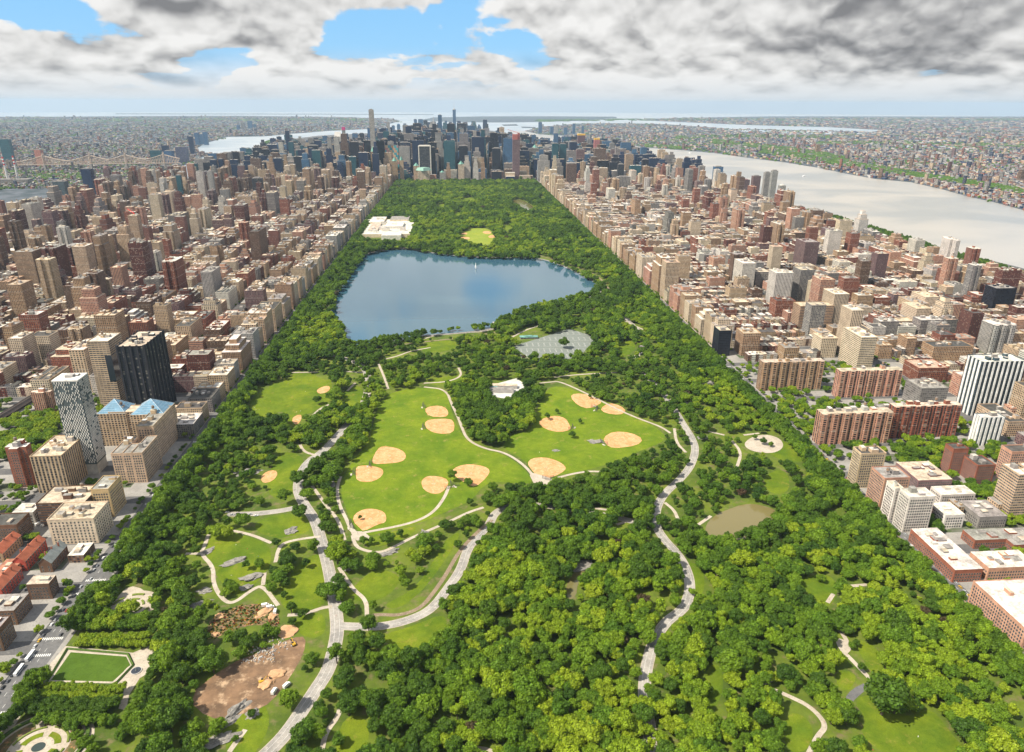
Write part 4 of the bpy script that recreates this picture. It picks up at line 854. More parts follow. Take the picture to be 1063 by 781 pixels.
# open ground: the project lawns on both sides
OPEN = [(-640, -385, 960, 1000), (-1100, -540, 660, 1080), (500, 740, 640, 1110), (500, 900, 380, 560)]
def is_open(x, y): return any(a < x < b_ and c < y < d for a, b_, c, d in OPEN)
for (x0, x1, y0, y1, ai, sg) in BLK:
    if y0 > 4250: continue
    cy = (y0+y1)/2; W_ = x1-x0; far = cy > 2600
    pal = PAL_E if sg < 0 else PAL_W
    opn = is_open((x0+x1)/2, cy) or (sg < 0 and ai == 2 and 560 < cy < 1100)
    if opn:
        n = 5 if not far else 2
        for k in range(int(W_*60/190)):
            GREENS.append((random.uniform(x0+3, x1-3), random.uniform(y0+3, y1-3), random.uniform(.6, 1)))
        if random.random() < .35 and W_ > 60 and x1 < 0:
            xx = random.uniform(x0+25, x1-25); put(xx-14, xx+14, cy-10, cy+10, random.choice((45, 55)), random.choice((BRICK, PINK)), shape='cross')
        continue
    # avenue ends: strips of apartment houses on both avenue faces
    ends = []
    for side in (0, 1):
        inner = (side == 0) if sg > 0 else (side == 1)       # facing the park side avenue
        if ai == 0 and inner: dep = random.uniform(32, 42); hs = (40, 58) if (sg > 0 and cy > 1100) or (sg < 0 and cy > 1150) else (16, 34)
        elif sg < 0 and ai in (1, 2) and cy > 1000: dep = random.uniform(28, 38); hs = (26, 50)
        elif cy < 1100: dep = random.uniform(22, 32); hs = (14, 26)
        elif sg > 0 and ai in (3, 4, 5): dep = random.uniform(24, 36); hs = (26, 50)
        elif sg > 0: dep = random.uniform(22, 34); hs = (15, 36)
        else: dep = random.uniform(24, 36); hs = (15, 36)
        dep = min(dep, W_*.45)
        ends.append(dep)
        xa, xb = (x0+.8, x0+dep) if side == 0 else (x1-dep, x1-.8)
        segs = random.choice(([0, .5, 1], [0, 1], [0, 1], [0, .62, 1], [0, .4, 1]))
        for i in range(len(segs)-1):
            ya = y0+.8+(y1-y0-1.6)*segs[i]; yb = y0+.8+(y1-y0-1.6)*segs[i+1]
            if i < len(segs)-2: yb -= .06
            h = random.uniform(*hs)
            if ai >= 2 and sg < 0 and random.random() < (.12+.08*(ai-2)) : h = random.uniform(60, 112)
            if sg > 0 and cy > 1300 and random.random() < .13: h = random.uniform(58, 92)
            if cy > 3500 and random.random() < .30: h = random.uniform(65, 130)
            c = random.choice(pal)
            if ai == 0 and inner: c = random.choice((BEIGE, BEIGE, CREAM, CREAM, TAN, BEIGE, GREY, LGREY, PINK) if sg < 0 else (BEIGE, CREAM, CREAM, TAN, PINK, BEIGE, TAN))
            st = 'punched' if (ai == 0 and inner) else st_for(c)
            put(xa, xb, ya, yb, h, c, st, tiers=(random.choice((0, 1, 1, 2)) if h > 40 and random.random() < .55 else 0), shape=random.choice(('box', 'court')) if h < 65 else random.choice(('box', 'box', 'bays', 'cross')), pitch=random.uniform(2.6, 3.8))
    # mid block
    xa, xb = x0+ends[0]+.3, x1-ends[1]-.3
    for half in (0, 1):
        x = xa; rowc = random.sample(PAL_R, 3); rowh = random.uniform(13, 17.5)
        while x < xb-4:
            big = random.random() < (.11 if sg < 0 else .07)
            if sg < 0 and ai <= 1: big = random.random() < .22
            if big:
                w = min(random.uniform(24, 48), xb-x)
                if w < 10: break
                d = random.uniform(24, 28.5); h = random.uniform(18, 36) if random.random() < .92 else random.uniform(50, 80); c = random.choice(pal)
                sh = random.choice(('box', 'court')); tr = 0
                if sg < 0 and ai >= 3 and random.random() < .14: h = random.uniform(65, 110); d = 26
            else:
                w = random.uniform(5.5, 7.5)
                if far: w = random.uniform(11, 20)
                if x+w > xb: w = xb-x
                d = random.uniform(15, 19); h = rowh+random.uniform(-.8, .8); c = random.choice(rowc); sh = 'box'; tr = 0
                if random.random() < .12 and not far: h += 4
            ya, yb = (y0+.8, y0+.8+d) if half == 0 else (y1-.8-d, y1-.8)
            put(x, x+w-.06, ya, yb, h, c, 'punched' if not big else st_for(c), shape=sh, bulk=(big or random.random() < .5), pitch=random.uniform(2.2, 3.2))
            if not big and random.random() < (.30 if sg > 0 else .18):
                GREENS.append((x+w/2, (y0+y1)/2+random.uniform(-6, 6), random.uniform(.35, .6)))
            x += w
    if cy < 2600:
        for xx in np.arange(x0+6, x1-6, 12):
            if random.random() < (.38 if sg > 0 else .22): GREENS.append((xx, y0-2.2 if random.random() < .5 else y1+2.2, random.uniform(.35, .55)))
# a few green squares and school yards
for k in range(90):
    GREENS.append((random.uniform(-570, -376), random.uniform(400, 1010), random.uniform(.4, .8)))
for y in np.arange(400, 2400, 9.5):
    for x in (-375.0, 480.0, -488, -512, 734, 756):
        if random.random() < (.62 if abs(x) < 482 else .4): GREENS.append((x, y, random.uniform(.4, .62)))
# ------------------------------------------------------------------ midtown and downtown filler
for (x0, x1, y0, y1, ai, sg) in BLK:
    if y0 <= 4250: continue
    ex = -1640+ (0 if y0 < 6500 else 0); wx = 1520 if y0 < 6500 else 1520-(y0-6500)*.30
    exx = -1500 if y0 < 6200 else -1500-(y0-6200)*.12 if y0 < 8000 else -1700+(y0-8000)*.62
    cx = (x0+x1)/2
    if cx < exx or cx > wx or y0 > 11500: continue
    mid = y0 < 7000 and -1000 < cx < 900; dn = y0 > 9700
    n = 3 if (x1-x0) > 180 else 2
    w = (x1-x0)/n
    for i in range(n):
        for hf in (0, 1):
            xa = x0+w*i+.5; ya = y0+.5 if hf == 0 else (y0+y1)/2+.3
            r = random.random()
            core = math.exp(-((cx+150)/850)**2)
            if mid and y0 < 4420 and -345 < cx < 450: h = random.uniform(28, 70)
            elif mid: h = random.uniform(40, 80)+core*(random.uniform(30, 120) if random.random() < .6 else random.uniform(100, 190))+(random.uniform(20, 60) if r < .25 else 0)
            elif y0 < 7000: h = random.uniform(20, 55)+(random.uniform(35, 110) if r < .36 else 0)
            elif dn: h = random.uniform(40, 110)+(random.uniform(40, 120) if r < .3 else 0)
            else: h = random.uniform(16, 40)+(random.uniform(20, 60) if r < .07 else 0)
            c = random.choice([DARK, DBLUE, GREY, DARK, LGREY, TEAL, DARK, BLUE, DBLUE, BROWN, DBLUE, GREY, BLUE, BEIGE]) if h > 55 else random.choice(PAL_W+[GREY, DBLUE])  # mostly dark and navy walls: cloud shadow over midtown put into the palette
            k = random.uniform(.62, .97)
            put(xa, xa+(w-1)*k, ya, ya+(y1-y0)/2-1, h, c, st_for(c), tiers=random.choice((0, 0, 1, 2)) if h > 60 else 0, bulk=h > 50, tank=False, kn='tower')
# ------------------------------------------------------------------ emit buildings: the 300 that show largest as things, the others as one mass
for b in BL:
    if b.score < 1e6: b.score = fit_score(b)
BL.sort(key=lambda b: -b.score)
NIND = 300
KN = {'tower': 'apartment_tower', 'apartment block': 'apartment_building', 'row house': 'row_house'}
tank_me = None
def tank_mesh():
    m = MB()
    for a in range(4):
        x, y = 1.1*math.cos(a*PI/2+.78), 1.1*math.sin(a*PI/2+.78); m.bar((x, y, 0), (x, y, 2.4), .22, (.12, .10, .09))
    m.cyl(0, 0, 1.75, 1.75, 2.4, 5.4, (.27, .18, .12), 12); m.cyl(0, 0, 1.9, .05, 5.4, 6.7, (.20, .17, .15), 12)
    return m.mesh('water_tank')
TANK = tank_mesh()
wincache = {}
def win_mesh(w, h, arch=False):
    k = (round(w, 1), round(h, 1), arch)
    if k in wincache: return wincache[k]
    m = MB(); fc = (.40, .37, .32)
    m.box(-w/2-.12, w/2+.12, -.05, .02, -.16, 0, fc, 4); m.box(-w/2-.12, -w/2, -.05, .02, 0, h, fc, 4); m.box(w/2, w/2+.12, -.05, .02, 0, h, fc, 4); m.box(-w/2-.12, w/2+.12, -.05, .02, h, h+.14, fc, 4)
    m.box(-w/2, w/2, -.022, .02, 0, h, (.03, .035, .05), 6); m.box(-w/2, w/2, -.035, -.023, h*.5-.04, h*.5+.04, fc, 4)
    if arch: m.cyl(0, -.02, .01, .01, h, h+.01, fc, 4)
    wincache[k] = m.mesh('window'); return wincache[k]
def real_windows(root, rows_, pitch, floor=3.4, ww=1.5, wh=1.9, skip=1.2):
    spots = []
    for r in rows_:
        cx, cy, z0, sx, sy, h = r[:6]
        for (ox, oy, L, rz) in ((0, -sy/2, sx, 0), (-sx/2, 0, sy, -PI/2), (sx/2, 0, sy, PI/2)):
            n = int((L-1.5)/pitch)
            for i in range(n):
                t = (i-(n-1)/2)*pitch
                for k in range(int((h-1.5)/floor)):
                    z = skip+k*floor
                    x = cx+ox+(t if rz == 0 else 0); y = cy+oy+(t if rz != 0 else 0)
                    # not inside a sister wing
                    bad = any(abs(x+(0 if rz == 0 else (-.4 if rz < 0 else .4))-q[0]) < q[3]/2 and abs(y-(.4 if rz == 0 else 0)-q[1]) < q[4]/2 for q in rows_ if q is not r)
                    if not bad: spots.append((x, y, z0+z, rz))
    me = win_mesh(ww, wh)
    spots.sort(key=lambda s: math.hypot(s[0], s[1])-s[2]*.2)
    for (x, y, z, rz) in spots[:99]:
        o = link('window', me, root, (x-root.location.x, y-root.location.y, z-root.location.z)); o.rotation_euler = (0, 0, rz)
    rest = spots[99:]
    if rest:
        vs = np.empty(len(me.vertices)*3, np.float32); me.vertices.foreach_get('co', vs); vs = vs.reshape(-1, 3)
        fl = [tuple(p.vertices) for p in me.polygons]; fm = [p.material_index for p in me.polygons]; ca = np.empty(len(me.loops)*4, np.float32); me.color_attributes[0].data.foreach_get('color', ca); ca = ca.reshape(-1, 4)[:, :3]
        V = []; F = []; FM = []; CC = []
        for (x, y, z, rz) in rest:
            c, s = math.cos(rz), math.sin(rz); k = len(V)*len(vs)
            q = np.stack([vs[:, 0]*c-vs[:, 1]*s+x-root.location.x, vs[:, 0]*s+vs[:, 1]*c+y-root.location.y, vs[:, 2]+z-root.location.z], 1)
            V.append(q); F += [tuple(i+k for i in f) for f in fl]; FM += fm; CC.append(ca)
        o = link('window', mk_mesh('window', np.concatenate(V), F, FM, np.zeros((len(CC)*len(ca), 2)), np.concatenate(CC), MATS), root); o['kind'] = 'stuff'
def emit(b):
    e = float(E(b.cx, b.cy)); r = empty(KN.get(b.kindname, 'apartment_building'), b.cx, b.cy, e)
    r['category'] = 'building'; r['group'] = 'buildings facing and behind the park'
    def loc(rows_): return [[q[0]-b.cx, q[1]-b.cy, q[2]-e]+list(q[3:]) for q in rows_]
    hero = b.score >= 1e6 and b.cy < 900 and b.body[0][13] == MI['punched']
    if hero:
        for q in b.body: q[13] = MI['plain']
        real_windows(r, b.body, max(2.6, b.body[0][14]*.85))
    link('wall', boxes('wall', loc(b.body), 'side'), r)
    for q in b.body: link('roof', boxes('roof', loc([q]), 'top'), r)
    if b.par: link('parapet', boxes('parapet', loc(b.par)), r)
    for q in b.bulk[:14]: link('roof_bulkhead', boxes('roof_bulkhead', loc([q])), r)
    for t in b.tank: link('water_tank', TANK, r, (t[0]-b.cx, t[1]-b.cy, t[2]-e))
    near = b.h*.75
    u, v, _ = PJ(b.cx, b.cy, b.h)
    if b.kindname in KN:
        nm = f"{b.cname} {b.storeys}-storey {'tower' if b.kindname == 'tower' else 'block' if b.kindname == 'apartment block' else 'row house'}"
    else: nm = b.kindname
    THINGS.append((r, nm, u, v, 'bld'))
    if b.score >= 1e6: LMB.append((nm, u, v))
    return r
LMB = []
ROOT = {}
for b in BL[:NIND]: ROOT[id(b)] = emit(b)
# the rest, one mass
rows_ = []
for b in BL[NIND:]:
    rows_ += b.body+b.bulk
    if b.cy < 2200 and b.score > 0: rows_ += b.par
    for t in b.tank: rows_.append(row(t[0], t[1], t[2]+1.5, 2.8, 2.8, 3.4, (.24, .17, .12), (.2, .17, .15), 'plain', 99))
o = link('city_buildings', boxes('city_buildings', rows_)); tag(o, 'thousands of closely packed city buildings in beige, brown and grey behind the nearer ones', 'buildings', kind='stuff')

# ---- special roofs and pieces on traced buildings
def addto(b, name, m):
    r = ROOT[id(b)]; me = m.mesh(name); o = link(name, me, r); o.location = (-r.location.x, -r.location.y, -r.location.z); return o
bk = HERO['black']; m = MB()
n = 5
for i in range(n):
    x = bk.cx-bk.w/2+bk.w*(i)/(n-1); m.box(x-1.2, x+1.2, bk.cy-bk.d/2-1.3, bk.cy-bk.d/2-.05, 0, bk.h+2.5, (.035, .035, .042))
n = 7
for i in range(n):
    y = bk.cy-bk.d/2+1.3+(bk.d-2.6)*i/(n-1); m.box(bk.cx+bk.w/2+.05, bk.cx+bk.w/2+1.3, y-1.2, y+1.2, 0, bk.h+2.5, (.035, .035, .042)); m.box(bk.cx-bk.w/2-1.3, bk.cx-bk.w/2-.05, y-1.2, y+1.2, 0, bk.h+2.5, (.035, .035, .042))
addto(bk, 'facade_rib', m)
# lattice tower: pale zigzag panels proud of green glass
lt = lattice; r = ROOT[id(lt)]; m = MB(); g = MB()
W2, D2, H2 = lt.w/2, lt.d/2, lt.h
g.box(lt.cx-W2+.05-.6, lt.cx+W2+.55, lt.cy-D2-.6, lt.cy+D2+.6, 14, H2+.4, (.10, .125, .13), 3)
nz = 42; dz = (H2-16)/nz
rg = random.Random(3)
for k in range(nz):
    z = 16+k*dz
    for (L, fx) in ((lt.w, 0), (lt.d, 1)):
        n = int(L/2.6)
        for i in range(n):
            t = -L/2+(i+.5)*L/n+(.65 if k % 2 else -.65)
            if rg.random() < (.10 if k < nz*.62 else .24): continue
            wv = 1.05 if k < nz*.6 else .8
            if fx == 0: m.box(lt.cx+t-wv*.55, lt.cx+t+wv*.55, lt.cy-D2-1.05, lt.cy-D2-.62, z+.12, z+dz*.93, (.74, .72, .67))
            else:
                m.box(lt.cx+W2+.57, lt.cx+W2+1.0, lt.cy+t-wv*.55, lt.cy+t+wv*.55, z+.12, z+dz*.93, (.74, .72, .67)); m.box(lt.cx-W2-1.0, lt.cx-W2-.62, lt.cy+t-wv*.55, lt.cy+t+wv*.55, z+.12, z+dz*.93, (.74, .72, .67))
g2 = MB(); g2.box(lt.cx-W2-.7, lt.cx+W2+.7, lt.cy-D2-.75, lt.cy+D2+.7, H2+.45, H2+2.2, (.72, .70, .66)); g2.box(lt.cx-4, lt.cx+5, lt.cy-3, lt.cy+4, H2+2.25, H2+5, (.4, .38, .36)); addto(lt, 'roof_frame', g2)
gl = addto(lt, 'glazing', g); addto(lt, 'lattice_panel', m)
# glass tower with stripes
for tb, nst, ww in ((striped, 9, 2.6), (striped2, 5, 3.0)):
    m = MB()
    for i in range(nst):
        x = tb.cx-tb.w/2+tb.w*(i+.5)/nst
        m.box(x-ww/2, x+ww/2, tb.cy-tb.d/2-.9, tb.cy-tb.d/2-.03, 0, tb.h+1, (.80, .79, .76))
        m.box(x-ww/2, x+ww/2, tb.cy+tb.d/2+.03, tb.cy+tb.d/2+.9, 0, tb.h+1, (.80, .79, .76))
    nd = max(3, int(tb.d/8))
    for i in range(nd):
        y = tb.cy-tb.d/2+tb.d*(i+.5)/nd; m.box(tb.cx-tb.w/2-.9, tb.cx-tb.w/2-.03, y-1.8, y+1.8, 0, tb.h+1, (.80, .79, .76)); m.box(tb.cx+tb.w/2+.03, tb.cx+tb.w/2+.9, y-1.8, y+1.8, 0, tb.h+1, (.80, .79, .76))
    addto(tb, 'white_pier', m)
# glass pyramids of the hospital pavilion
def on_plane(p, z): return G(p[0], p[1], z)
zr = pavl.h
for (ap, a, c) in (((116.8, 418), (104, 426), (133, 425.5)), ((155.6, 419.7), (141, 424.5), (172, 427))):
    p, q = on_plane(a, zr), on_plane(c, zr); cx, cy = (p[0]+q[0])/2, (p[1]+q[1])/2+6; s_ = abs(q[0]-p[0])/2
    e_ = empty('glass_pyramid_pavilion', cx, cy, 0); e_['category'] = 'building'
    link('wall', boxes('wall', [row(0, 0, .15, s_*2.04, s_*1.8, zr-1.15, BEIGE, RC, 'punched', 4)]), e_)
    m = MB(); hz = 15; T = (0, 0, zr-1+hz); cs = [(-s_, -s_*.86), (s_, -s_*.86), (s_, s_*.86), (-s_, s_*.86)]
    for i in range(4): m.face([(*cs[i], zr-.95), (*cs[(i+1) % 4], zr-.95), T], (.16, .30, .42), 6 if False else 4)
    for i in range(4):
        for k in range(1, 7):
            t = k/7; A = Vector((*cs[i], zr-.9)).lerp(Vector(T), t); B_2 = Vector((*cs[(i+1) % 4], zr-.9)).lerp(Vector(T), t); m.bar(A, B_2, .25, (.5, .6, .68))
        m.bar((*cs[i], zr-.9), T, .4, (.55, .62, .68))
    link('glass_roof', m.mesh('glass_roof'), e_); THINGS.append((e_, 'blue glass pyramid roof over the hospital atrium', ap[0], ap[1], 'bld'))
mt = HERO['med']; m = MB(); m.box(mt.cx+mt.w*.5-9, mt.cx+mt.w*.5+.5, mt.cy-mt.d/2-.5, mt.cy+mt.d*.1, mt.h*.42, mt.h*.80, (.03, .09, .10), 6); addto(mt, 'glass_corner', m)
for q, hh_ in (((153, 424), 8), ((120, 432), 5)):
    pass
# base building under the pavilion complex
def plain_thing(name, words, cat, x0, x1, y0, y1, h, c, st='punched', roof=RC, pxpy=None, pitch=4, bulk=2):
    b = mk_building(x0, x1, y0, y1, h, c, st, roof, words, pitch=pitch, shape='box'); BL.pop(); b.score = 1e6-1
    r = emit(b); r['category'] = cat; r.name = name; ROOT[id(b)] = b; ROOT[id(b)] = r; return r
# gabled buildings at lower left: (ridge runs along the avenue)
def gable(name, words, P, Q, w, h, hr, wc, rc, cat='building'):
    (x0, y0), (x1, y1) = G(*P, h), G(*Q, h); x = (x0+x1)/2; y0, y1 = min(y0, y1), max(y0, y1)
    r = empty(name, x, (y0+y1)/2, 0); r['category'] = cat; L = (y1-y0)/2
    m = MB()
    for sx in (-1, 1):
        m.face([(sx*w/2, -L*sx*-1, 0), (sx*w/2, L*sx*-1*-1*-1 if False else -L*sx*1, 0), (sx*w/2, -L*sx, h), (sx*w/2, L*sx, h)][:0] or [(sx*w/2, -L*sx, 0), (sx*w/2, L*sx, 0), (sx*w/2, L*sx, h), (sx*w/2, -L*sx, h)], wc)
        m.face([(-w/2*sx*-1*-1, sx*L, 0)][:0] or [(w/2*sx, sx*L, 0), (-w/2*sx, sx*L, 0), (-w/2*sx, sx*L, h), (0, sx*L, h+hr), (w/2*sx, sx*L, h)], wc)
    link('wall', m.mesh('wall'), r)
    m = MB(); t = .5
    for sx in (-1, 1):
        m.face([(sx*(w/2+t), -L-t, h-.2), (sx*(w/2+t), L+t, h-.2), (0, L+t, h+hr+.25), (0, -L-t, h+hr+.25)], rc)
        m.face([(sx*(w/2+t), -L-t, h-.5), (sx*(w/2+t), L+t, h-.5), (sx*(w/2+t), L+t, h-.2), (sx*(w/2+t), -L-t, h-.2)], WHITE)
    for k in range(3): m.box(-.6+(k-1)*w*.2, .6+(k-1)*w*.2, -L*.5+k*L*.5, -L*.5+k*L*.5+1.2, h+.5, h+hr+1.8, BRICK)
    link('gable_roof', m.mesh('gable_roof'), r)
    me = win_mesh(1.3, 2.2)
    for sx in (-1, 1):
        for i in range(int(2*L/4)):
            for z in ([1.5, 5.2] if h < 11 else [1.5, 5, 8.5]):
                o = link('window', me, r, (sx*w/2, -L+2+i*4, z)); o.rotation_euler = (0, 0, sx*PI/2)
    for z in (1.5, 5.2):
        for t_ in (-w*.25, w*.25): link('window', me, r, (t_, -L, z))
    u, v, _ = PJ(x, (y0+y1)/2, h); THINGS.append((r, words, u, v, 'bld')); return r
gable('chapel', 'long chapel with grey slate gable roof', (44, 585), (65, 566), 12, 11, 6, BROWN, (.30, .32, .30))
gable('gabled_building', 'long red building with red tiled gable roof', (18, 583), (42, 560), 12, 12, 5, (.50, .10, .07), (.42, .13, .07))
gable('gabled_building', 'brick building with red tiled gable roof', (-4, 612), (12, 590), 13, 12, 5, (.50, .10, .07), (.42, .13, .07))
gable('gabled_building', 'tan building with red tiled gable roof and dormers', (-2, 575), (12, 556), 13, 11, 5, TAN, (.42, .13, .07))
# church gable end annex, pale roof, arched hall
plain_thing('parish_hall', 'white roofed brick hall beside the chapel', 'building', *(lambda a, b_: (a[0], b_[0], a[1], a[1]+22))(G(72, 585), G(88, 585)), 9, BROWN, roof=RW)
plain_thing('parish_hall', 'flat pink roofed annex beside the red gables', 'building', *(lambda a, b_: (a[0]-6, b_[0]-6, a[1], a[1]+26))(G(0, 606), G(18, 606)), 10, PINK, roof=RR)

# ---- museum at the park's edge: a cluster of pale halls
mus = empty('museum_building', *G(401, 247), 0); mus['category'] = 'museum'
ml = mus.location
def P2(u, v): x, y = G(u, v); return x-ml.x, y-ml.y
parts = [((374, 247), (425, 231), 12, CREAM), ((396, 249.5), (416, 246.5), 16, WHITE), ((382, 244), (392, 236), 18, WHITE), ((400, 241), (418, 236), 20, WHITE), ((377, 236), (398, 230), 18, CREAM), ((405, 233), (424, 229), 17, CREAM), ((418, 246), (427, 240), 9, RG)]
for i, (a, b_, h, c) in enumerate(parts):
    x0, y0 = P2(*a); x1, y1 = P2(*b_); xx = sorted((x0, x0+(b_[0]-a[0])*PJ(0, G(*a)[1], 0)[2]/FPX)); yy = sorted((y0, y1))
    link('hall', boxes('hall', [row((xx[0]+xx[1])/2, (yy[0]+yy[1])/2, .1+i*.013, xx[1]-xx[0], yy[1]-yy[0], h, jit(c, .04), jit(random.choice((RW, RG, RC)), .06), 'plain', 5)]), mus)
for i in range(9):
    x0, y0 = P2(random.uniform(380, 420), random.uniform(232, 245)); link('skylight', boxes('skylight', [row(x0, y0, 10, random.uniform(10, 26), random.uniform(8, 18), 12.5+i*.3, jit(WHITE, .05), jit(random.choice((RW, RG)), .05), 'plain', 5)]), mus)
THINGS.append((mus, 'sprawling pale museum with many flat roofs and skylights', 400, 240, 'bld'))

# ---- north meadow recreation centre
x0, y0 = G(507, 410); r = empty('recreation_centre', x0+18, y0+12, 0, -.12); r['category'] = 'building'
link('wall', boxes('wall', [row(0, 0, 0, 46, 13, 5, LGREY, RG, 'punched', 3), row(8, 17, 0, 40, 9, 5.5, LGREY, RC, 'punched', 3), row(-10, 10, 0, 12, 11, 4.4, BEIGE, RG, 'punched', 3)], 'side'), r)
link('roof', boxes('roof', [row(0, 0, 0, 47, 14, 5.1, LGREY, RG, 'plain', 3), row(8, 17, 0, 41, 10, 5.6, LGREY, RC, 'plain', 3), row(-10, 10, 0, 13, 12, 4.5, BEIGE, (.2, .36, .36), 'plain', 3)]), r)
THINGS.append((r, 'long low recreation building with grey flat roofs', 522, 400, 'bld'))
rc_pad = [(503, 402), (536, 393), (545, 399), (549, 410), (530, 415), (512, 412)]
sheet_world('court_paving', [wpoly(rc_pad, 0)], .27, M_PALE)
clear.append([(504, 400), (536, 392), (545, 399), (545, 408), (518, 412)])
x0, y0 = G(549, 352); r = empty('tennis_house', x0, y0+3, 0); r['category'] = 'building'
link('wall', boxes('wall', [row(0, 0, 0, 34, 10, 4, LGREY, TEAL, 'punched', 3)], 'side'), r); link('roof', boxes('roof', [row(0, 0, 4, 36, 12, .5, (.16, .34, .30), (.16, .34, .30), 'plain', 3), row(0, 0, 4.5, 14, 6, 1.6, (.2, .4, .35), (.18, .36, .32), 'plain', 3)]), r)
THINGS.append((r, 'tennis clubhouse with green roof', 552, 348, 'bld')); clear.append([(540, 344), (564, 343), (564, 352), (542, 354)])
# gatehouses on the reservoir
for (u, v, w_, words) in ((418, 258, 16, 'stone gatehouse at the far reservoir bank'), (514, 338, 9, 'small stone gatehouse on the near reservoir bank')):
    x0, y0 = G(u, v); r = empty('gatehouse', x0, y0, 0); r['category'] = 'building'
    link('wall', boxes('wall', [row(0, 0, 0, w_, 9, 6, GREY, RG, 'punched', 4)], 'side'), r); link('roof', boxes('roof', [row(0, 0, 6, w_+1.2, 10, .8, LGREY, LGREY, 'plain', 9)]), r); THINGS.append((r, words, u, v, 'bld'))
# fountain jet in the reservoir
x0, y0 = G(494, 279); m = MB(); 
for i in range(6): m.cyl(0, 0, 1.4-.15*i, 1.25-.15*i, i*2.6, i*2.6+2.6, (.9, .9, .9), 8)
for a in range(10): m.bar((0, 0, 14), (2.6*math.cos(a*.63), 2.6*math.sin(a*.63), 3), .5, (.9, .92, .92))
o = link('fountain_jet', m.mesh('fountain_jet'), None, (x0, y0, .3)); tag(o, 'white fountain jet rising from the far part of the reservoir', 'fountain')

# ---- suspension / cantilever bridge over the east river
(bx0, by0), (bx1, by1) = G(20, 178), G(188, 175.5)
br = empty('cantilever_bridge', bx0, by0, 0); br['category'] = 'bridge'; br['label'] = 'long pale steel cantilever bridge over the river at the left'
dx, dy = bx1-bx0, by1-by0; Lb = math.hypot(dx, dy); br.rotation_euler = (0, 0, math.atan2(dy, dx))
cb = (.50, .40, .32)
m = MB(); m.box(0, Lb, -13, 13, 38, 42, cb); link('deck', m.mesh('deck'), br)
tw = [Lb*k for k in (.16, .44, .66, .90)]
for t in tw:
    m = MB()
    for s in (-1, 1):
        m.box(t-7, t+7, s*12-4, s*12+4, -3, 40, (.42, .38, .34)); m.bar((t, s*12, 40), (t, s*12, 104), 5, cb); m.cyl(t, s*12, 3, .1, 104, 118, cb, 6)
    m.bar((t, -12, 98), (t, 12, 98), 4, cb); link('tower', m.mesh('tower'), br)
m = MB()
N = 60
def topz(x):
    d = min(abs(x-t) for t in tw); return 56+40*math.exp(-(d/95)**1.3)
for s in (-1, 1):
    for i in range(N):
        a, c = Lb*i/N, Lb*(i+1)/N; m.bar((a, s*12, topz(a)), (c, s*12, topz(c)), 2.6, cb); m.bar((a, s*12, 42), (c, s*12, topz(c)), 1.6, cb); m.bar((a, s*12, 42), (a, s*12, topz(a)), 1.6, cb)
link('truss', m.mesh('truss'), br)
# power station chimneys
for (u, v, t) in ((8, 186, 163), (18.5, 185, 162)):
    x0, y0 = G(u, v); r = empty('striped_chimney', x0, y0, 0); r['category'] = 'chimney'
    lo, hi = 20, 260
    for _ in range(30):
        q = (lo+hi)/2
        if PJ(x0, y0, q)[1] > t: lo = q
        else: hi = q
    m = MB(); m.cyl(0, 0, 6, 4.6, 0, lo*.62, (.7, .68, .66), 12, cap=False); link('stack', m.mesh('stack'), r)
    m = MB()
    for k in range(5): m.cyl(0, 0, 4.6, 4.5, lo*(.62+.076*k), lo*(.62+.076*(k+1)), (.6, .05, .04) if k % 2 == 0 else (.8, .78, .76), 12)
    link('warning_band', m.mesh('warning_band'), r); THINGS.append((r, 'red and white banded power station chimney', u, t, 'sky'))
x0, y0 = G(12, 192); 
plain_thing('power_station', 'grey power station hall by the river', 'building', x0-120, x0+90, y0, y0+60, 28, GREY, roof=RG)

m = MB(); a, c = G(-6, 441), G(62, 399); m.bar((a[0], a[1], 4.5), (c[0], c[1], 4.5), 9, (.11, .09, .08))
for k in (-2.2, 0, 2.2): m.bar((a[0]+k, a[1], 9.2), (c[0]+k, c[1], 9.2), .35, (.35, .3, .26))
o = link('railway_viaduct', m.mesh('railway_viaduct')); tag(o, 'dark raised railway line cutting between blocks at the left edge', 'railway')
OCC.append((min(a[0], c[0])-6, max(a[0], c[0])+6, a[1]-2, c[1]+2))
# ------------------------------------------------------------------ trees
def leafmat(name, a, b_, c):
    m, nt = nmat(name); b = NB(nt)
    rnd = b.n('ShaderNodeObjectInfo').outputs['Random']; p = b.pos()
    big = b.step(b.noise(p, .012, 3, .6), .3, .7)
    col = b.mix(b.m('FRACT', b.m('MULTIPLY', rnd, 7.3)), a, b_)
    col = b.mix(b.m('MULTIPLY', big, .5), col, c)
    fl = b.attr('Col').outputs['Color']; col = b.mix(1.0, col, fl, 'MULTIPLY')
    bs = b.n('ShaderNodeBsdfPrincipled'); b.put(bs.inputs['Base Color'], col); bs.inputs['Roughness'].default_value = .62; bs.inputs['Specular IOR Level'].default_value = .25
    tr = b.n('ShaderNodeBsdfTranslucent'); b.put(tr.inputs['Color'], b.mix(.5, col, (.18, .27, .008)))
    mx = b.n('ShaderNodeMixShader'); mx.inputs[0].default_value = .28; nt.links.new(bs.outputs[0], mx.inputs[1]); nt.links.new(tr.outputs[0], mx.inputs[2])
    b.out(mx.outputs[0]); return m
LM_DARK = leafmat('dark_foliage', (.029, .078, .006), (.066, .138, .007), (.108, .185, .009))
LM_MID = leafmat('mid_foliage', (.068, .150, .008), (.150, .245, .009), (.128, .220, .009))
LM_LIGHT = leafmat('light_foliage', (.172, .275, .009), (.29, .36, .013), (.18, .28, .010))
LM_BROWN = leafmat('copper_foliage', (.10, .055, .03), (.07, .05, .025), (.06, .07, .02))
M_BARK = simple('bark', (.12, .09, .06), (.07, .055, .04), .8, .95)
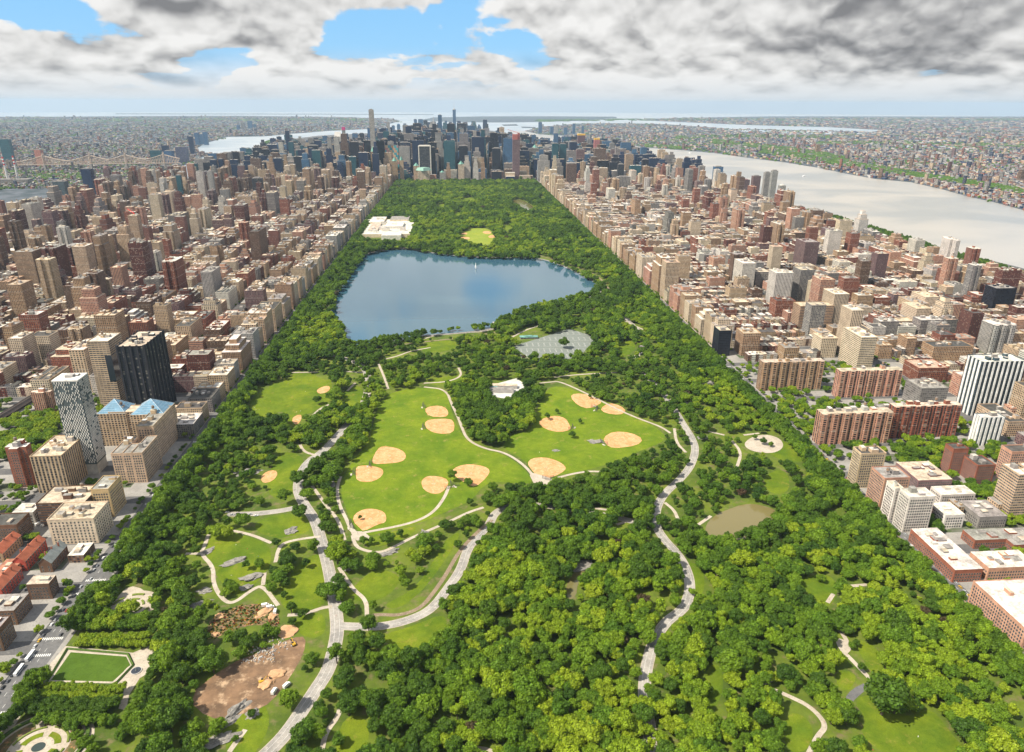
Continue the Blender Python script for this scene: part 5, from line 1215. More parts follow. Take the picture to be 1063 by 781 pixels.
_ico = bmesh.new(); bmesh.ops.create_icosphere(_ico, subdivisions=2, radius=1); ICO_V = np.array([v.co[:] for v in _ico.verts]); ICO_F = [[v.index for v in f.verts] for f in _ico.faces]; _ico.free()
_ico = bmesh.new(); bmesh.ops.create_icosphere(_ico, subdivisions=1, radius=1); ICO1_V = np.array([v.co[:] for v in _ico.verts]); ICO1_F = [[v.index for v in f.verts] for f in _ico.faces]; _ico.free()
def crown_mesh(name, mat, R, H, z0, K, leaves, size, seed, conic=0.0, spread=1.0):
    rg = np.random.default_rng(seed); V = []; F = []; C = []
    cen = []; tries = 0
    for k in range(K*30):
        if len(cen) >= K: break
        d = rg.normal(size=3); d /= np.linalg.norm(d); d[2] = d[2]*.8+.15
        rr = rg.uniform(.35, .80)
        p = np.array([d[0]*R*rr*spread, d[1]*R*rr*spread, z0+H*.46+d[2]*H*.5*rr])
        tz = np.clip((p[2]-z0)/H, 0, 1)
        if conic: p[:2] *= (1-conic*tz)
        br = R*rg.uniform(.26, .42)*(1-conic*.5*tz)
        if all(np.linalg.norm(p-c[0]) > .42*(br+c[1]) for c in cen): cen.append((p, br))
    for (p, br) in cen:
        k0 = len(V); off = rg.uniform(0, 50, 3)
        for v in ICO_V:
            nz = mnoise.noise(Vector(v*1.9+off)); q = p+v*br*(.80+.28*nz)*np.array([1, 1, .82]); V.append(q)
        F += [[i+k0 for i in f] for f in ICO_F]; tone = rg.uniform(.78, 1.08); C += [tone*.8]*len(ICO_F)
        n = int(leaves*br*br/(R*R*.115))
        for i in range(n):
            d = rg.normal(size=3); d /= np.linalg.norm(d)
            if d[2] < -.55: d[2] *= -1
            c = p+d*br*rg.uniform(.86, 1.14)*np.array([1, 1, .85])
            nrm = d*1.0+rg.normal(size=3)*.55; nrm /= np.linalg.norm(nrm); a = np.cross(nrm, rg.normal(size=3)); a /= np.linalg.norm(a); b2 = np.cross(nrm, a)
            s = size*rg.uniform(.6, 1.25); j = rg.uniform(.7, 1.2, 4); k1 = len(V)
            V += [c+a*s*j[0]*.6, c+b2*s*j[1]*.5, c-a*s*j[2]*.6, c-b2*s*j[3]*.5]; F.append([k1, k1+1, k1+2, k1+3]); C.append(tone*rg.uniform(.7, 1.3))
    V = np.array(V); 
    lc = np.repeat(np.array(C), [len(f) for f in F])[:, None].repeat(3, 1)
    return mk_mesh(name, V, F, None, None, lc, [mat])
def trunk_mesh(name, h, r, seed, reach):
    rg = random.Random(seed); m = MB(); c = (1, 1, 1)
    def limb(p, q, r0, r1):
        p = Vector(p); q = Vector(q); d = (q-p).normalized(); a = d.orthogonal().normalized(); b_ = d.cross(a); n = 6
        for i in range(n):
            t0, t1 = 2*PI*i/n, 2*PI*(i+1)/n
            m.face([p+(a*math.cos(t0)+b_*math.sin(t0))*r0, p+(a*math.cos(t1)+b_*math.sin(t1))*r0, q+(a*math.cos(t1)+b_*math.sin(t1))*r1, q+(a*math.cos(t0)+b_*math.sin(t0))*r1], c, 0)
    limb((0, 0, -.2), (.1, .1, h*.45), r, r*.75); limb((.1, .1, h*.45), (.2, -.1, h*.85), r*.75, r*.3)
    for i in range(5):
        a = i*1.26+rg.uniform(-.3, .3); z = h*rg.uniform(.36, .6); limb((.1, .1, z), (reach*.6*math.cos(a), reach*.6*math.sin(a), z+h*.3), r*.5, r*.15)
    return m.mesh(name, [M_BARK])
PROTO = []     # (crown, trunk, words, R)
spec = [(LM_DARK, 6.6, 9.5, 3.5, 19, 95, .85, 0, 'dark green broad'), (LM_DARK, 6.0, 11, 3.5, 18, 90, .8, 0, 'dark green tall'), (LM_MID, 6.8, 9.5, 3.2, 20, 100, .85, 0, 'mid green broad'), (LM_MID, 5.8, 11, 3.2, 17, 90, .8, .2, 'mid green domed'),
        (LM_MID, 7.2, 9, 3.4, 22, 95, .9, 0, 'mid green spreading'), (LM_LIGHT, 6.4, 9.5, 3.0, 18, 80, .85, 0, 'bright green broad'), (LM_LIGHT, 5.4, 10, 3.0, 14, 70, .8, .15, 'yellow green loose'), (LM_DARK, 4.2, 8, 1.0, 12, 85, .65, .5, 'dark conical'),
        (LM_LIGHT, 6.8, 9, 3.2, 20, 95, .9, 0, 'yellow green billowing'), (LM_BROWN, 5.6, 9, 3.0, 15, 80, .8, 0, 'copper leaved')]
for i, (mt, R, H, z0, K, lv, sz, cn, w) in enumerate(spec):
    PROTO.append((crown_mesh('crown', mt, R, H, z0, K, lv, sz, 100+i, cn), trunk_mesh('trunk', z0+H*.6, .42, i, R), w, R, z0+H))
# open areas as a raster of the photo
MG = 60
mask = np.zeros((PH+2*MG, PW+2*MG), np.float32)
yy, xx = np.mgrid[0:mask.shape[0], 0:mask.shape[1]]; yy = yy-MG+.5; xx = xx-MG+.5
def rast(P, grow=0):
    P = np.array(smooth_poly(P, 2)); x0, x1 = int(P[:, 0].min())-2+MG, int(P[:, 0].max())+3+MG; y0, y1 = int(P[:, 1].min())-2+MG, int(P[:, 1].max())+3+MG
    x0, y0 = max(0, x0), max(0, y0); X = xx[y0:y1, x0:x1]; Y = yy[y0:y1, x0:x1]; ins = np.zeros(X.shape, bool)
    n = len(P)
    for i in range(n):
        (ax, ay), (bx, by) = P[i-1], P[i]
        if ay == by: continue
        c = ((ay > Y) != (by > Y)) & (X < (bx-ax)*(Y-ay)/(by-ay)+ax); ins ^= c
    mask[y0:y1, x0:x1][ins] = 1
for P in clear: rast(P)
for (L, k, w) in clear_line:
    L = smooth_poly(L, 2, False)
    for i in range(len(L)-1):
        for t in np.linspace(0, 1, 4):
            px = L[i][0]*(1-t)+L[i+1][0]*t; py = L[i][1]*(1-t)+L[i+1][1]*t
            rr = w*.5*k*max(.06, (py-107)/467)*.85
            x0, y0 = int(px-rr)+MG, int(py-rr*.6)+MG; x1, y1 = int(px+rr)+1+MG, int(py+rr*.6)+1+MG
            if x0 > 0 and y0 > 0: mask[y0:y1, x0:x1] = 1
IM = np.cumsum(np.cumsum(mask, 0), 1)
def cover(x0, y0, x1, y1):
    x0 = np.clip(x0+MG, 1, mask.shape[1]-3).astype(int); x1 = np.clip(x1+MG, 1, mask.shape[1]-1).astype(int); y0 = np.clip(y0+MG, 1, mask.shape[0]-3).astype(int); y1 = np.clip(y1+MG, 1, mask.shape[0]-1).astype(int)
    x1 = np.maximum(x1, x0+1); y1 = np.maximum(y1, y0+1)
    return (IM[y1, x1]-IM[y0, x1]-IM[y1, x0]+IM[y0, x0])/((x1-x0)*(y1-y0))
sparse = [[(180, 470), (300, 455), (330, 520), (345, 640), (290, 640), (200, 640), (170, 560)], [(310, 380), (400, 360), (460, 345), (560, 350), (560, 400), (440, 400), (380, 420)], [(355, 545), (460, 520), (500, 545), (440, 640), (370, 640)], [(220, 640), (360, 640), (360, 790), (210, 790)],
          [(690, 400), (800, 430), (850, 520), (700, 560), (640, 480)], [(560, 385), (680, 350), (720, 420), (640, 420)]]
def inpoly(px, py, P):
    r = False; n = len(P)
    for i in range(n):
        (ax, ay), (bx, by) = P[i-1], P[i]
        if (ay > py) != (by > py) and px < (bx-ax)*(py-ay)/(by-ay)+ax: r = not r
    return r
hedge_zone = [(-5, 628), (190, 628), (190, 790), (-5, 790)]
TREES = []   # x y scale rot proto
rg = random.Random(5)
def addtree(x, y, s, pr, zs=1.0): TREES.append([x, y, s, rg.uniform(0, 6.28), pr, zs])
cell = 9.3
yv = PARKY[0]+4
cand = []
while yv < PARKY[1]-3:
    c_ = cell if yv < 1500 else cell*1.35
    xv = PARKX[0]+3
    while xv < PARKX[1]-3:
        cand.append((xv+rg.uniform(-.42, .42)*c_, yv+rg.uniform(-.42, .42)*c_)); xv += c_
    yv += c_
cand = np.array(cand); cand = cand[(cand[:, 0] > PARKX[0]+2.5) & (cand[:, 0] < PARKX[1]-2.5)]
gp = wpoly([(60, 655), (165, 655), (165, 720), (140, 790), (-10, 790), (-10, 700)], 0)
for (x, y) in cand:
    nz = mnoise.noise(Vector((x*.018, y*.018, 3.1))); n2 = mnoise.noise(Vector((x*.006, y*.006, 9.7)))
    s = rg.uniform(.74, 1.34)*(1+.18*nz)
    if y > 1500: s *= 1.22
    q_ = rg.random()
    if q_ < .12: s *= .6
    elif q_ > .90: s *= 1.28
    u0, v0, z0 = PJ(x, y, 0)
    if u0 < -60 or u0 > PW+60: 
        if y < 1200 and abs(x) < 450: pass
        else: continue
    u, v, z = PJ(x, y, 7.5*s); r = FPX*6.3*s/z
    if cover(np.array([u-r*.62]), np.array([v-r*.62]), np.array([u+r*.62]), np.array([v+r*.62]))[0] > .13: continue
    if cover(np.array([u0-1.5]), np.array([v0-1]), np.array([u0+1.5]), np.array([v0+1]))[0] > .5: continue
    sp_ = any(inpoly(u0, v0, P) for P in sparse)
    if sp_ and (rg.random() < .33+.5*nz): continue
    if sp_: s *= .85
    if nz < -.33 and rg.random() < .55: continue
    if u0 < 175 and 640 < v0 and inpoly(u0, v0, [(60, 655), (165, 655), (165, 720), (140, 800), (-10, 800), (-10, 735), (20, 740), (60, 676)]): continue
    if 114 < u0 < 160 and 608 < v0 < 650: continue
    t = rg.random()+n2*.9+(.12 if (v0 > 560 and u0 > 380) else 0)+((.22 if abs(x-40) < 240 else -.12) if y > 1900 else 0)
    if t < .30: pr = rg.choice((0, 1, 0))
    elif t < .86: pr = rg.choice((2, 3, 4, 2, 0))
    else: pr = rg.choice((5, 6, 8, 5))
    if rg.random() < .006: pr = 9
    if rg.random() < .012: pr = 7
    addtree(x, y, s, pr, rg.uniform(.85, 1.2))
# single trees on the lawns, traced: px py (of the trunk foot), crown radius px, kind
solo = [(915, 742, 24, 0), (888, 672, 5, 7), (893, 698, 6, 7), (298, 610, 6, 7), (303, 637, 7, 7), (296, 622, 5, 7), (314, 643, 6, 7), (318, 640, 5, 7), (352, 632, 0, 0), (312, 540, 9, 0), (297, 524, 8, 3), (310, 505, 9, 0), (345, 515, 5, 7),
        (374, 540, 3, 7), (386, 566, 4, 3), (402, 566, 8, 2), (378, 567, 5, 3), (416, 558, 5, 7), (462, 552, 7, 0), (455, 560, 5, 2), (470, 500, 6, 3), (486, 505, 5, 2), (568, 436, 4, 7), (578, 430, 3, 7), (602, 440, 3, 7), (618, 414, 2.5, 7), (612, 414, 2.5, 7), (642, 419, 3, 7), (594, 455, 4, 0),
        (242, 615, 7, 2), (238, 612, 6, 0), (256, 592, 5, 3), (270, 590, 6, 2), (226, 560, 9, 5), (236, 560, 8, 5), (300, 590, 9, 0), (318, 590, 6, 7), (250, 448, 8, 2), (284, 446, 9, 0), (295, 442, 7, 0), (585, 362, 6, 0), (583, 374, 4, 2), (600, 372, 5, 2), (555, 374, 5, 2), (330, 420, 5, 0), (342, 418, 5, 3), (348, 620, 0, 2),
        (136, 640, 10, 5), (262, 745, 5, 0), (245, 770, 4, 2), (352, 775, 8, 2), (340, 622, 11, 4), (383, 656, 10, 0), (350, 689, 10, 3), (820, 615, 6, 8), (852, 605, 5, 2), (735, 722, 6, 2), (718, 618, 4, 5), (792, 462, 4, 0), (800, 464, 3, 2), (783, 457, 3, 3), (475, 455, 0, 0)]
for (u, v, r, k) in solo:
    if r <= 0: continue
    x, y = G(u, v); z = PJ(x, y, 0)[2]; s = r*z/FPX/PROTO[k][3]; addtree(x, y, s, k, 1.0 if k != 7 else 1.1)
# crab apple rows of the formal garden, street trees
for (a, c, n, k) in (((82, 672), (152, 672), 13, 5), ((88, 666), (154, 665), 12, 5), ((36, 716), (126, 720), 15, 5), ((30, 724), (124, 730), 15, 5), ((24, 742), (110, 742), 12, 0), ((44, 752), (118, 752), 10, 2), ((40, 735), (120, 736), 11, 0), ((82, 655), (150, 654), 10, 2), ((110, 640), (112, 612), 5, 2), ((160, 660), (164, 616), 6, 0), ((96, 640), (150, 647), 8, 4), ((118, 628), (122, 606), 4, 0), ((150, 720), (128, 770), 7, 2), ((160, 700), (150, 740), 6, 0), ((76, 760), (96, 785), 4, 2), ((80, 700), (20, 775), 0, 2), ((66, 668), (10, 740), 0, 2)):
    for i in range(n):
        t = i/(n-1); x, y = G(a[0]*(1-t)+c[0]*t, a[1]*(1-t)+c[1]*t); addtree(x+rg.uniform(-1, 1), y+rg.uniform(-1, 1), rg.uniform(.55, .75) if k == 5 else rg.uniform(.65, .9), k)
for y in np.arange(200, 4240, 8.2):
    for x in (-349+1.4, -349+9, 449+1.6, 449-6):
        if rg.random() < .1 or (x < 0 and (575 < y < 600 or 468 < y < 515)): continue
        addtree(x+rg.uniform(-1, 1), y+rg.uniform(-3, 3), (rg.uniform(1.1, 1.5) if y > 600 else rg.uniform(.85, 1.25)), rg.choice((0, 2, 2, 4, 1)), rg.uniform(1.05, 1.35))
for (x, y, s) in GREENS:
    if y > 4000 or not free(x-3, x+3, y-3, y+3): continue
    addtree(x, y, s*rg.uniform(.8, 1.15), rg.choice((2, 3, 5, 0, 4, 8)))
# Riverside park and the housing lawns
for k in range(2200): addtree(rg.uniform(1425, 1545), rg.uniform(1500, 3000), rg.uniform(.7, 1.1), rg.choice((0, 1, 2)))
def grove(P, n, kinds=(2, 5, 8, 4), s0=.6, s1=1.0):
    us = [p[0] for p in P]; vs = [p[1] for p in P]; c = 0; t = 0
    while c < n and t < n*20:
        t += 1; u, v = rg.uniform(min(us), max(us)), rg.uniform(min(vs), max(vs))
        if not inpoly(u, v, P): continue
        x, y = G(u, v)
        if free(x-4, x+4, y-4, y+4): addtree(x, y, rg.uniform(s0, s1), rg.choice(kinds)); c += 1
grove([(0, 440), (60, 425), (62, 455), (45, 475), (0, 478)], 130, (5, 8, 5, 4), .8, 1.2); grove([(795, 412), (840, 408), (866, 425), (845, 460), (825, 470), (805, 440)], 80, (5, 2, 4, 8)); grove([(850, 455), (925, 460), (985, 480), (980, 500), (930, 480), (880, 468)], 50, (2, 0, 5))
grove([(985, 505), (1063, 500), (1063, 550), (1030, 545), (1000, 520)], 90, (2, 5, 8, 4)); grove([(960, 525), (985, 535), (975, 555), (960, 545)], 16, (0, 2)); grove([(15, 395), (50, 385), (55, 405), (20, 415)], 24, (2, 0)); grove([(935, 450), (975, 452), (1005, 462), (985, 478), (940, 470)], 30, (2, 5))
grove([(700, 210), (800, 230), (800, 260), (700, 240)], 0)
# ranks: the 300 largest in the picture stand as things
def tsize(t):
    u, v, z = PJ(t[0], t[1], 7*t[2])
    if z < 50: return 0
    r = FPX*6*t[2]/z
    if u+r < 4 or u-r > PW-4 or v-r > PH-4 or v+r < 0: return 0
    vis = (min(u+r, PW)-max(u-r, 0))*(min(v+r, PH)-max(v-r, 0))
    return vis
TREES.sort(key=lambda t: -tsize(t))
first = {}
for i, t in enumerate(TREES[:300]):
    cr_, tr_, w, R, H = PROTO[t[4]]
    r = empty('tree', t[0], t[1], .14 if abs(t[0]) < 450 else .15, t[3]); r.scale = (t[2], t[2], t[2]*t[5])
    cr_.name = 'crown'; c = link('crown', cr_, r); link('trunk', tr_, r); first.setdefault(t[4], c)
    r['category'] = 'tree'; r['group'] = 'trees of the park'
    u, v, z = PJ(t[0], t[1], 8*t[2]); THINGS.append((r, ('small ' if t[2] < .75 else 'large ' if t[2] > 1.25 else '')+w+' tree', u, v, 'tree'))
def stuff_trees(name, T, label):
    me = bpy.data.meshes.new(name); me.vertices.add(len(T)); A = np.array(T, dtype=np.float64)
    P = np.stack([A[:, 0], A[:, 1], .14+E(A[:, 0], A[:, 1])], 1).astype(np.float32); me.vertices.foreach_set('co', P.ravel())
    a = me.attributes.new('scl', 'FLOAT_VECTOR', 'POINT'); a.data.foreach_set('vector', np.stack([A[:, 2], A[:, 2], A[:, 2]*A[:, 5]], 1).astype(np.float32).ravel())
    a = me.attributes.new('rot', 'FLOAT_VECTOR', 'POINT'); a.data.foreach_set('vector', np.stack([A[:, 3]*0, A[:, 3]*0, A[:, 3]], 1).astype(np.float32).ravel())
    a = me.attributes.new('pidx', 'INT', 'POINT'); a.data.foreach_set('value', A[:, 4].astype(np.int32))
    o = link(name, me); tag(o, label, 'trees', kind='stuff')
    ng = bpy.data.node_groups.new(name, 'GeometryNodeTree'); ng.interface.new_socket('Geometry', in_out='INPUT', socket_type='NodeSocketGeometry'); ng.interface.new_socket('Geometry', in_out='OUTPUT', socket_type='NodeSocketGeometry')
    N = ng.nodes; Lk = ng.links; gi = N.new('NodeGroupInput'); go = N.new('NodeGroupOutput')
    def at(nm, ty):
        n = N.new('GeometryNodeInputNamedAttribute'); n.data_type = ty; n.inputs['Name'].default_value = nm; return n.outputs['Attribute']
    cur = None; jn = N.new('GeometryNodeJoinGeometry')
    for k in range(len(PROTO)):
        ob = first.get(k)
        if ob is None: continue
        cmp_ = N.new('FunctionNodeCompare'); cmp_.data_type = 'INT'; cmp_.operation = 'EQUAL'; Lk.new(at('pidx', 'INT'), cmp_.inputs['A'] if False else cmp_.inputs[2]); cmp_.inputs[3].default_value = k
        oi = N.new('GeometryNodeObjectInfo'); oi.transform_space = 'ORIGINAL'; oi.inputs['Object'].default_value = ob; oi.inputs['As Instance'].default_value = True
        ip = N.new('GeometryNodeInstanceOnPoints'); Lk.new(gi.outputs[0], ip.inputs['Points']); Lk.new(cmp_.outputs[0], ip.inputs['Selection']); Lk.new(oi.outputs['Geometry'], ip.inputs['Instance'])
        er = N.new('FunctionNodeEulerToRotation'); Lk.new(at('rot', 'FLOAT_VECTOR'), er.inputs[0]); Lk.new(er.outputs[0], ip.inputs['Rotation']); Lk.new(at('scl', 'FLOAT_VECTOR'), ip.inputs['Scale'])
        Lk.new(ip.outputs[0], jn.inputs[0])
    Lk.new(jn.outputs[0], go.inputs[0]); md = o.modifiers.new('scatter', 'NODES'); md.node_group = ng; return o
avail = set(first)
for t in TREES[300:]:
    if t[4] not in avail: t[4] = 2
stuff_trees('woodland_trees', TREES[300:], 'dense leafy trees filling the park and lining the streets beyond the nearest ones')
print('TREES', len(TREES), 'BUILDINGS', len(BL))
# ------------------------------------------------------------------ far trees and far towns
def far_fill():
    rg = np.random.default_rng(4); polyQ = QB; polyN = NJ
    def inside(P, X, Y):
        P = np.array(P); r = np.zeros(X.shape, bool)
        for i in range(len(P)):
            (ax, ay), (bx, by) = P[i-1], P[i]
            if ay == by: continue
            r ^= ((ay > Y) != (by > Y)) & (X < (bx-ax)*(Y-ay)/(by-ay)+ax)
        return r
    def sample(n, u0, u1, v0, v1):
        u = rg.uniform(u0, u1, n); v = v0+(v1-v0)*rg.uniform(0, 1, n)**1.25; P = np.array([G(a, b) for a, b in zip(u, v)]); return u, v, P[:, 0], P[:, 1]
    rows_ = []; blobs = []
    for (poly, u0, u1, v0, v1, n) in ((polyQ, -30, 480, 121.5, 196, 26000), (polyN, 540, 1095, 122.5, 222, 26000)):
        u, v, X, Y = sample(n, u0, u1, v0, v1); ok = inside(poly, X, Y)
        for i in np.nonzero(ok)[0]:
            z = math.hypot(X[i], Y[i]); px = z/FPX; nzv = mnoise.noise(Vector((X[i]*.0006, Y[i]*.0006, 1.0)))
            if rg.random() < .10+.35*nzv: 
                for q in range(2): blobs.append((X[i]+rg.normal()*px*2.5, Y[i]+rg.normal()*px*6, px*rg.uniform(.7, 1.9), rg.uniform(7, 12)))
                continue
            if not free(X[i]-40, X[i]+40, Y[i]-40, Y[i]+40): continue
            w = min(max(9, px*rg.uniform(.7, 2.0)), 70); d = min(max(12, px*rg.uniform(1, 4)), 110); h = rg.uniform(6, 15)*(1 if rg.random() > .05 else rg.uniform(2, 5.0))
            if h > 25: w = min(w, 28); d = min(d, 28)
            c = [BRICK, GREY, BEIGE, LGREY, GREY, DBLUE, BROWN, MAUVE][rg.integers(8)]; rc = [RW, RG, (.30, .32, .36), RC, (.2, .22, .27), RD, RG, (.12, .15, .24)][rg.integers(8)]  # blue-grey roof tones carry part of the distance haze as colour
            rows_.append(row(X[i], Y[i], float(E(X[i], Y[i]))-1, w, d, h+1, jit(c), jit(rc), 'punched' if h > 15 else 'plain', 4, rg.uniform(-.6, .6) if rg.random() < .5 else .35))
    o = link('far_town_buildings', boxes('far_town_buildings', rows_)); tag(o, 'low far-off towns spreading across both river banks to the horizon', 'buildings', kind='stuff')
    # green cliff line, riverside parks
    def band(L, n, th, s0, s1):
        L = smooth_poly(L, 2, False)
        for k in range(n):
            t = rg.uniform(0, len(L)-1.001); i = int(t); f = t-i; u = L[i][0]*(1-f)+L[i+1][0]*f; v = L[i][1]*(1-f)+L[i+1][1]*f+rg.uniform(-th, th); x, y = G(u, v); blobs.append((x, y, rg.uniform(s0, s1), rg.uniform(9, 16)))
    band([(790, 157), (830, 162), (880, 171), (920, 177), (960, 184), (1000, 190), (1040, 196), (1080, 204)], 2600, 2.4, 15, 32); band([(740, 147), (790, 152), (840, 158), (880, 166)], 900, 2, 18, 36)
    band([(670, 151.5), (690, 152.6), (706, 154)], 160, 1.2, 16, 30); band([(40, 184), (60, 184), (85, 183)], 170, 3, 9, 16); band([(0, 178), (30, 180)], 60, 1, 9, 15); band([(196, 170), (214, 170.5)], 40, .6, 8, 12); band([(275, 149), (282, 147)], 60, 1, 15, 30)
    band([(850, 149), (920, 148), (1000, 150), (1063, 152)], 220, 1.5, 20, 50); band([(700, 143), (780, 141), (860, 143)], 200, 1.5, 25, 55); band([(560, 125.4), (650, 124.3), (800, 124), (1063, 124.6)], 260, 1, 80, 200); band([(0, 126), (200, 124.5), (380, 124.5)], 220, 1.2, 60, 150)
    nv = len(ICO1_V); V = np.zeros((len(blobs), nv, 3)); 
    for i, (x, y, r, h) in enumerate(blobs):
        j = rg.uniform(.75, 1.2, (nv, 1)); V[i] = ICO1_V*j*np.array([r, r, h])+np.array([x, y, float(E(x, y))+h*.15])
    F = (np.arange(len(blobs))*nv)[:, None, None]+np.array(ICO1_F)[None]
    tone = np.repeat(rg.uniform(.6, 1.2, len(blobs)), len(ICO1_F)*3)[:, None].repeat(3, 1)
    o = link('far_trees', mk_mesh('far_trees', V.reshape(-1, 3), F.reshape(-1, 3), None, None, tone, [LM_DARK])); tag(o, 'far-off dark green trees on the wide river cliffs and among the distant towns', 'trees', kind='stuff')
far_fill()
HAZE=2.1e-5; SUNE=4.9; CLOUD=4.8; SKYS=.105; EXPO=.70
# ------------------------------------------------------------------ formal garden
def ringobj(name, cx, cy, r0, r1, h, mat, gaps=0, gapw=.25, z=.14, a0=0, ell=1.0, parent=None):
    m = MB(); n = 48; V = []; 
    segs = [(a0, a0+2*PI)] if not gaps else [(a0+2*PI*i/gaps+gapw/2, a0+2*PI*(i+1)/gaps-gapw/2) for i in range(gaps)]
    for (s, e) in segs:
        k = max(3, int(n*(e-s)/(2*PI)))
        for i in range(k):
            a, b_ = s+(e-s)*i/k, s+(e-s)*(i+1)/k
            p = [(math.cos(a)*r0, math.sin(a)*r0*ell), (math.cos(a)*r1, math.sin(a)*r1*ell), (math.cos(b_)*r1, math.sin(b_)*r1*ell), (math.cos(b_)*r0, math.sin(b_)*r0*ell)]
            m.face([(*q, h) for q in p], (1, 1, 1), 0)
            if h > .05:
                for (q, w_) in ((p[0], p[3]), (p[1], p[2]), (p[0], p[1]), (p[2], p[3])): m.face([(*q, 0), (*w_, 0), (*w_, h), (*q, h)], (1, 1, 1), 0)
    return link(name, m.mesh(name, [mat]), parent, (cx, cy, z) if parent is None else (cx, cy, z))
def circ(cx, cy, r, n=40, e=1): return [(cx+r*math.cos(2*PI*i/n), cy+r*e*math.sin(2*PI*i/n)) for i in range(n)]
nx, ny = G(136, 630)
sheet_world('garden_path', [circ(nx, ny, 24, e=.95)], .291, M_PATH); sheet_world('garden_path', [wpoly([(112, 640), (120, 622), (134, 608), (150, 612), (158, 625), (155, 642), (140, 648), (118, 648)], 1)], .285, M_PATH)
def hedge(label, *a, **k):
    o = ringobj('hedge', *a, **k); tag(o, label, 'hedge', 'clipped hedges of the formal gardens')
hedge('pale yellow segmented outer hedge ring of the small round garden', nx, ny, 16, 18.2, 1.0, M_HEDGEY, gaps=6, gapw=.4)
hedge('pale inner hedge ring around the tree of the small round garden', nx, ny, 9.5, 11.3, .9, M_HEDGEY, gaps=6, gapw=.35)
sheet_world('flower_bed', [circ(nx, ny, 7.5)], .30, M_LAWN)
sx, sy = G(40, 776)
sheet_world('garden_path', [circ(sx, sy, 36, e=.92)], .287, M_PATH)
hedge('dark outer hedge ring of the large oval flower garden', sx, sy, 30.5, 33, 1.6, M_HEDGE, gaps=4, gapw=.2, ell=.92)
o = ringobj('flower_bed', sx, sy, 21, 28.5, .30, M_SOIL2, gaps=4, gapw=.25, ell=.92, a0=.4); o['kind'] = 'structure'
hedge('green middle hedge ring of the large oval flower garden', sx, sy, 18.4, 19.8, .9, M_HEDGEY, gaps=4, gapw=.3, ell=.92)
o = ringobj('grass_bed', sx, sy, 10, 14.5, .32, M_LAWN, gaps=4, gapw=.4, ell=.92); o['kind'] = 'structure'
sheet_world('garden_pool_water', [circ(sx, sy, 4.6, e=.9)], .37, M_LAKE)
IL = [(73.5, 677.5), (131, 682), (135.5, 691), (117, 708), (53, 706.5)]
sheet_world('garden_path', [wpoly([(68, 671), (138, 678), (162, 668), (164, 676), (153, 690), (146, 703), (134, 722), (131, 738), (123, 736), (129, 716), (124, 712), (45, 711), (26, 736), (6, 770), (-6, 772), (20, 728)], 0)], .268, M_PATH)
sheet_world('formal_lawn', [[G(*p) for p in IL]], .292, lawn('formal_lawn_grass', (.055, .105, .012), (.07, .125, .014), (.08, .13, .02)))
W_ = [G(*p) for p in IL]
m = MB()
ilc = [(70, 674), (133, 679.5), (138.5, 691), (119, 711.5), (48, 710)]
W2_ = [G(*p) for p in ilc]
for i in range(5):
    a, b_ = W2_[i], W2_[(i+1) % 5]; m.bar((a[0], a[1], .75), (b_[0], b_[1], .75), 1.6, (1, 1, 1), 0)
o = link('hedge', m.mesh('hedge', [M_HEDGE])); tag(o, 'low clipped hedge framing the rectangular formal lawn', 'hedge', 'clipped hedges of the formal gardens')
fx, fy = G(141.5, 697); sheet_world('garden_path', [circ(fx, fy, 10)], .296, M_PATH); r = empty('garden_fountain', fx, fy, .3); tag(r, 'small dark round fountain basin beside the formal lawn', 'fountain')
m = MB(); m.cyl(0, 0, 4.4, 4.4, 0, .6, (.45, .43, .4), 24); link('basin_rim', m.mesh('basin_rim'), r); m = MB(); m.cyl(0, 0, 3.8, 3.8, .6, .63, (.02, .03, .035), 24, 6); link('basin_water', m.mesh('basin_water'), r); m = MB(); m.cyl(0, 0, .5, .2, .6, 2.4, (.3, .32, .3), 8); link('jet', m.mesh('jet'), r)
# ------------------------------------------------------------------ rocks, loose stone, sand heaps
def lump(name, u, v, rx, ry, h, rot, mat, label, cat, seed, group=None):
    x, y = G(u, v); V = []; c, s = math.cos(rot), math.sin(rot)
    for p in ICO3_V:
        q = Vector(p); n1 = mnoise.noise(q*1.6+Vector((seed*3.1, 0, 0))); n2 = mnoise.noise(q*4.5+Vector((seed*5.7, 1, 0)))
        k = max(.4, 1+(.75 if mat is M_ROCK else .4)*n1+(.42 if mat is M_ROCK else .12)*n2); zz = max(-.15, q.z)*h*k; zz = round(zz/(h*.18))*(h*.18)*.55+zz*.45
        X, Y = q.x*rx*k, q.y*ry*k; V.append((X*c-Y*s, X*s+Y*c, zz))
    o = link(name, mk_mesh(name, V, ICO3_F, mats=[mat]), None, (x, y, .2)); tag(o, label, cat, group); return o
_ico = bmesh.new(); bmesh.ops.create_icosphere(_ico, subdivisions=3, radius=1); ICO3_V = [tuple(v.co) for v in _ico.verts]; ICO3_F = [[v.index for v in f.verts] for f in _ico.faces]; _ico.free()
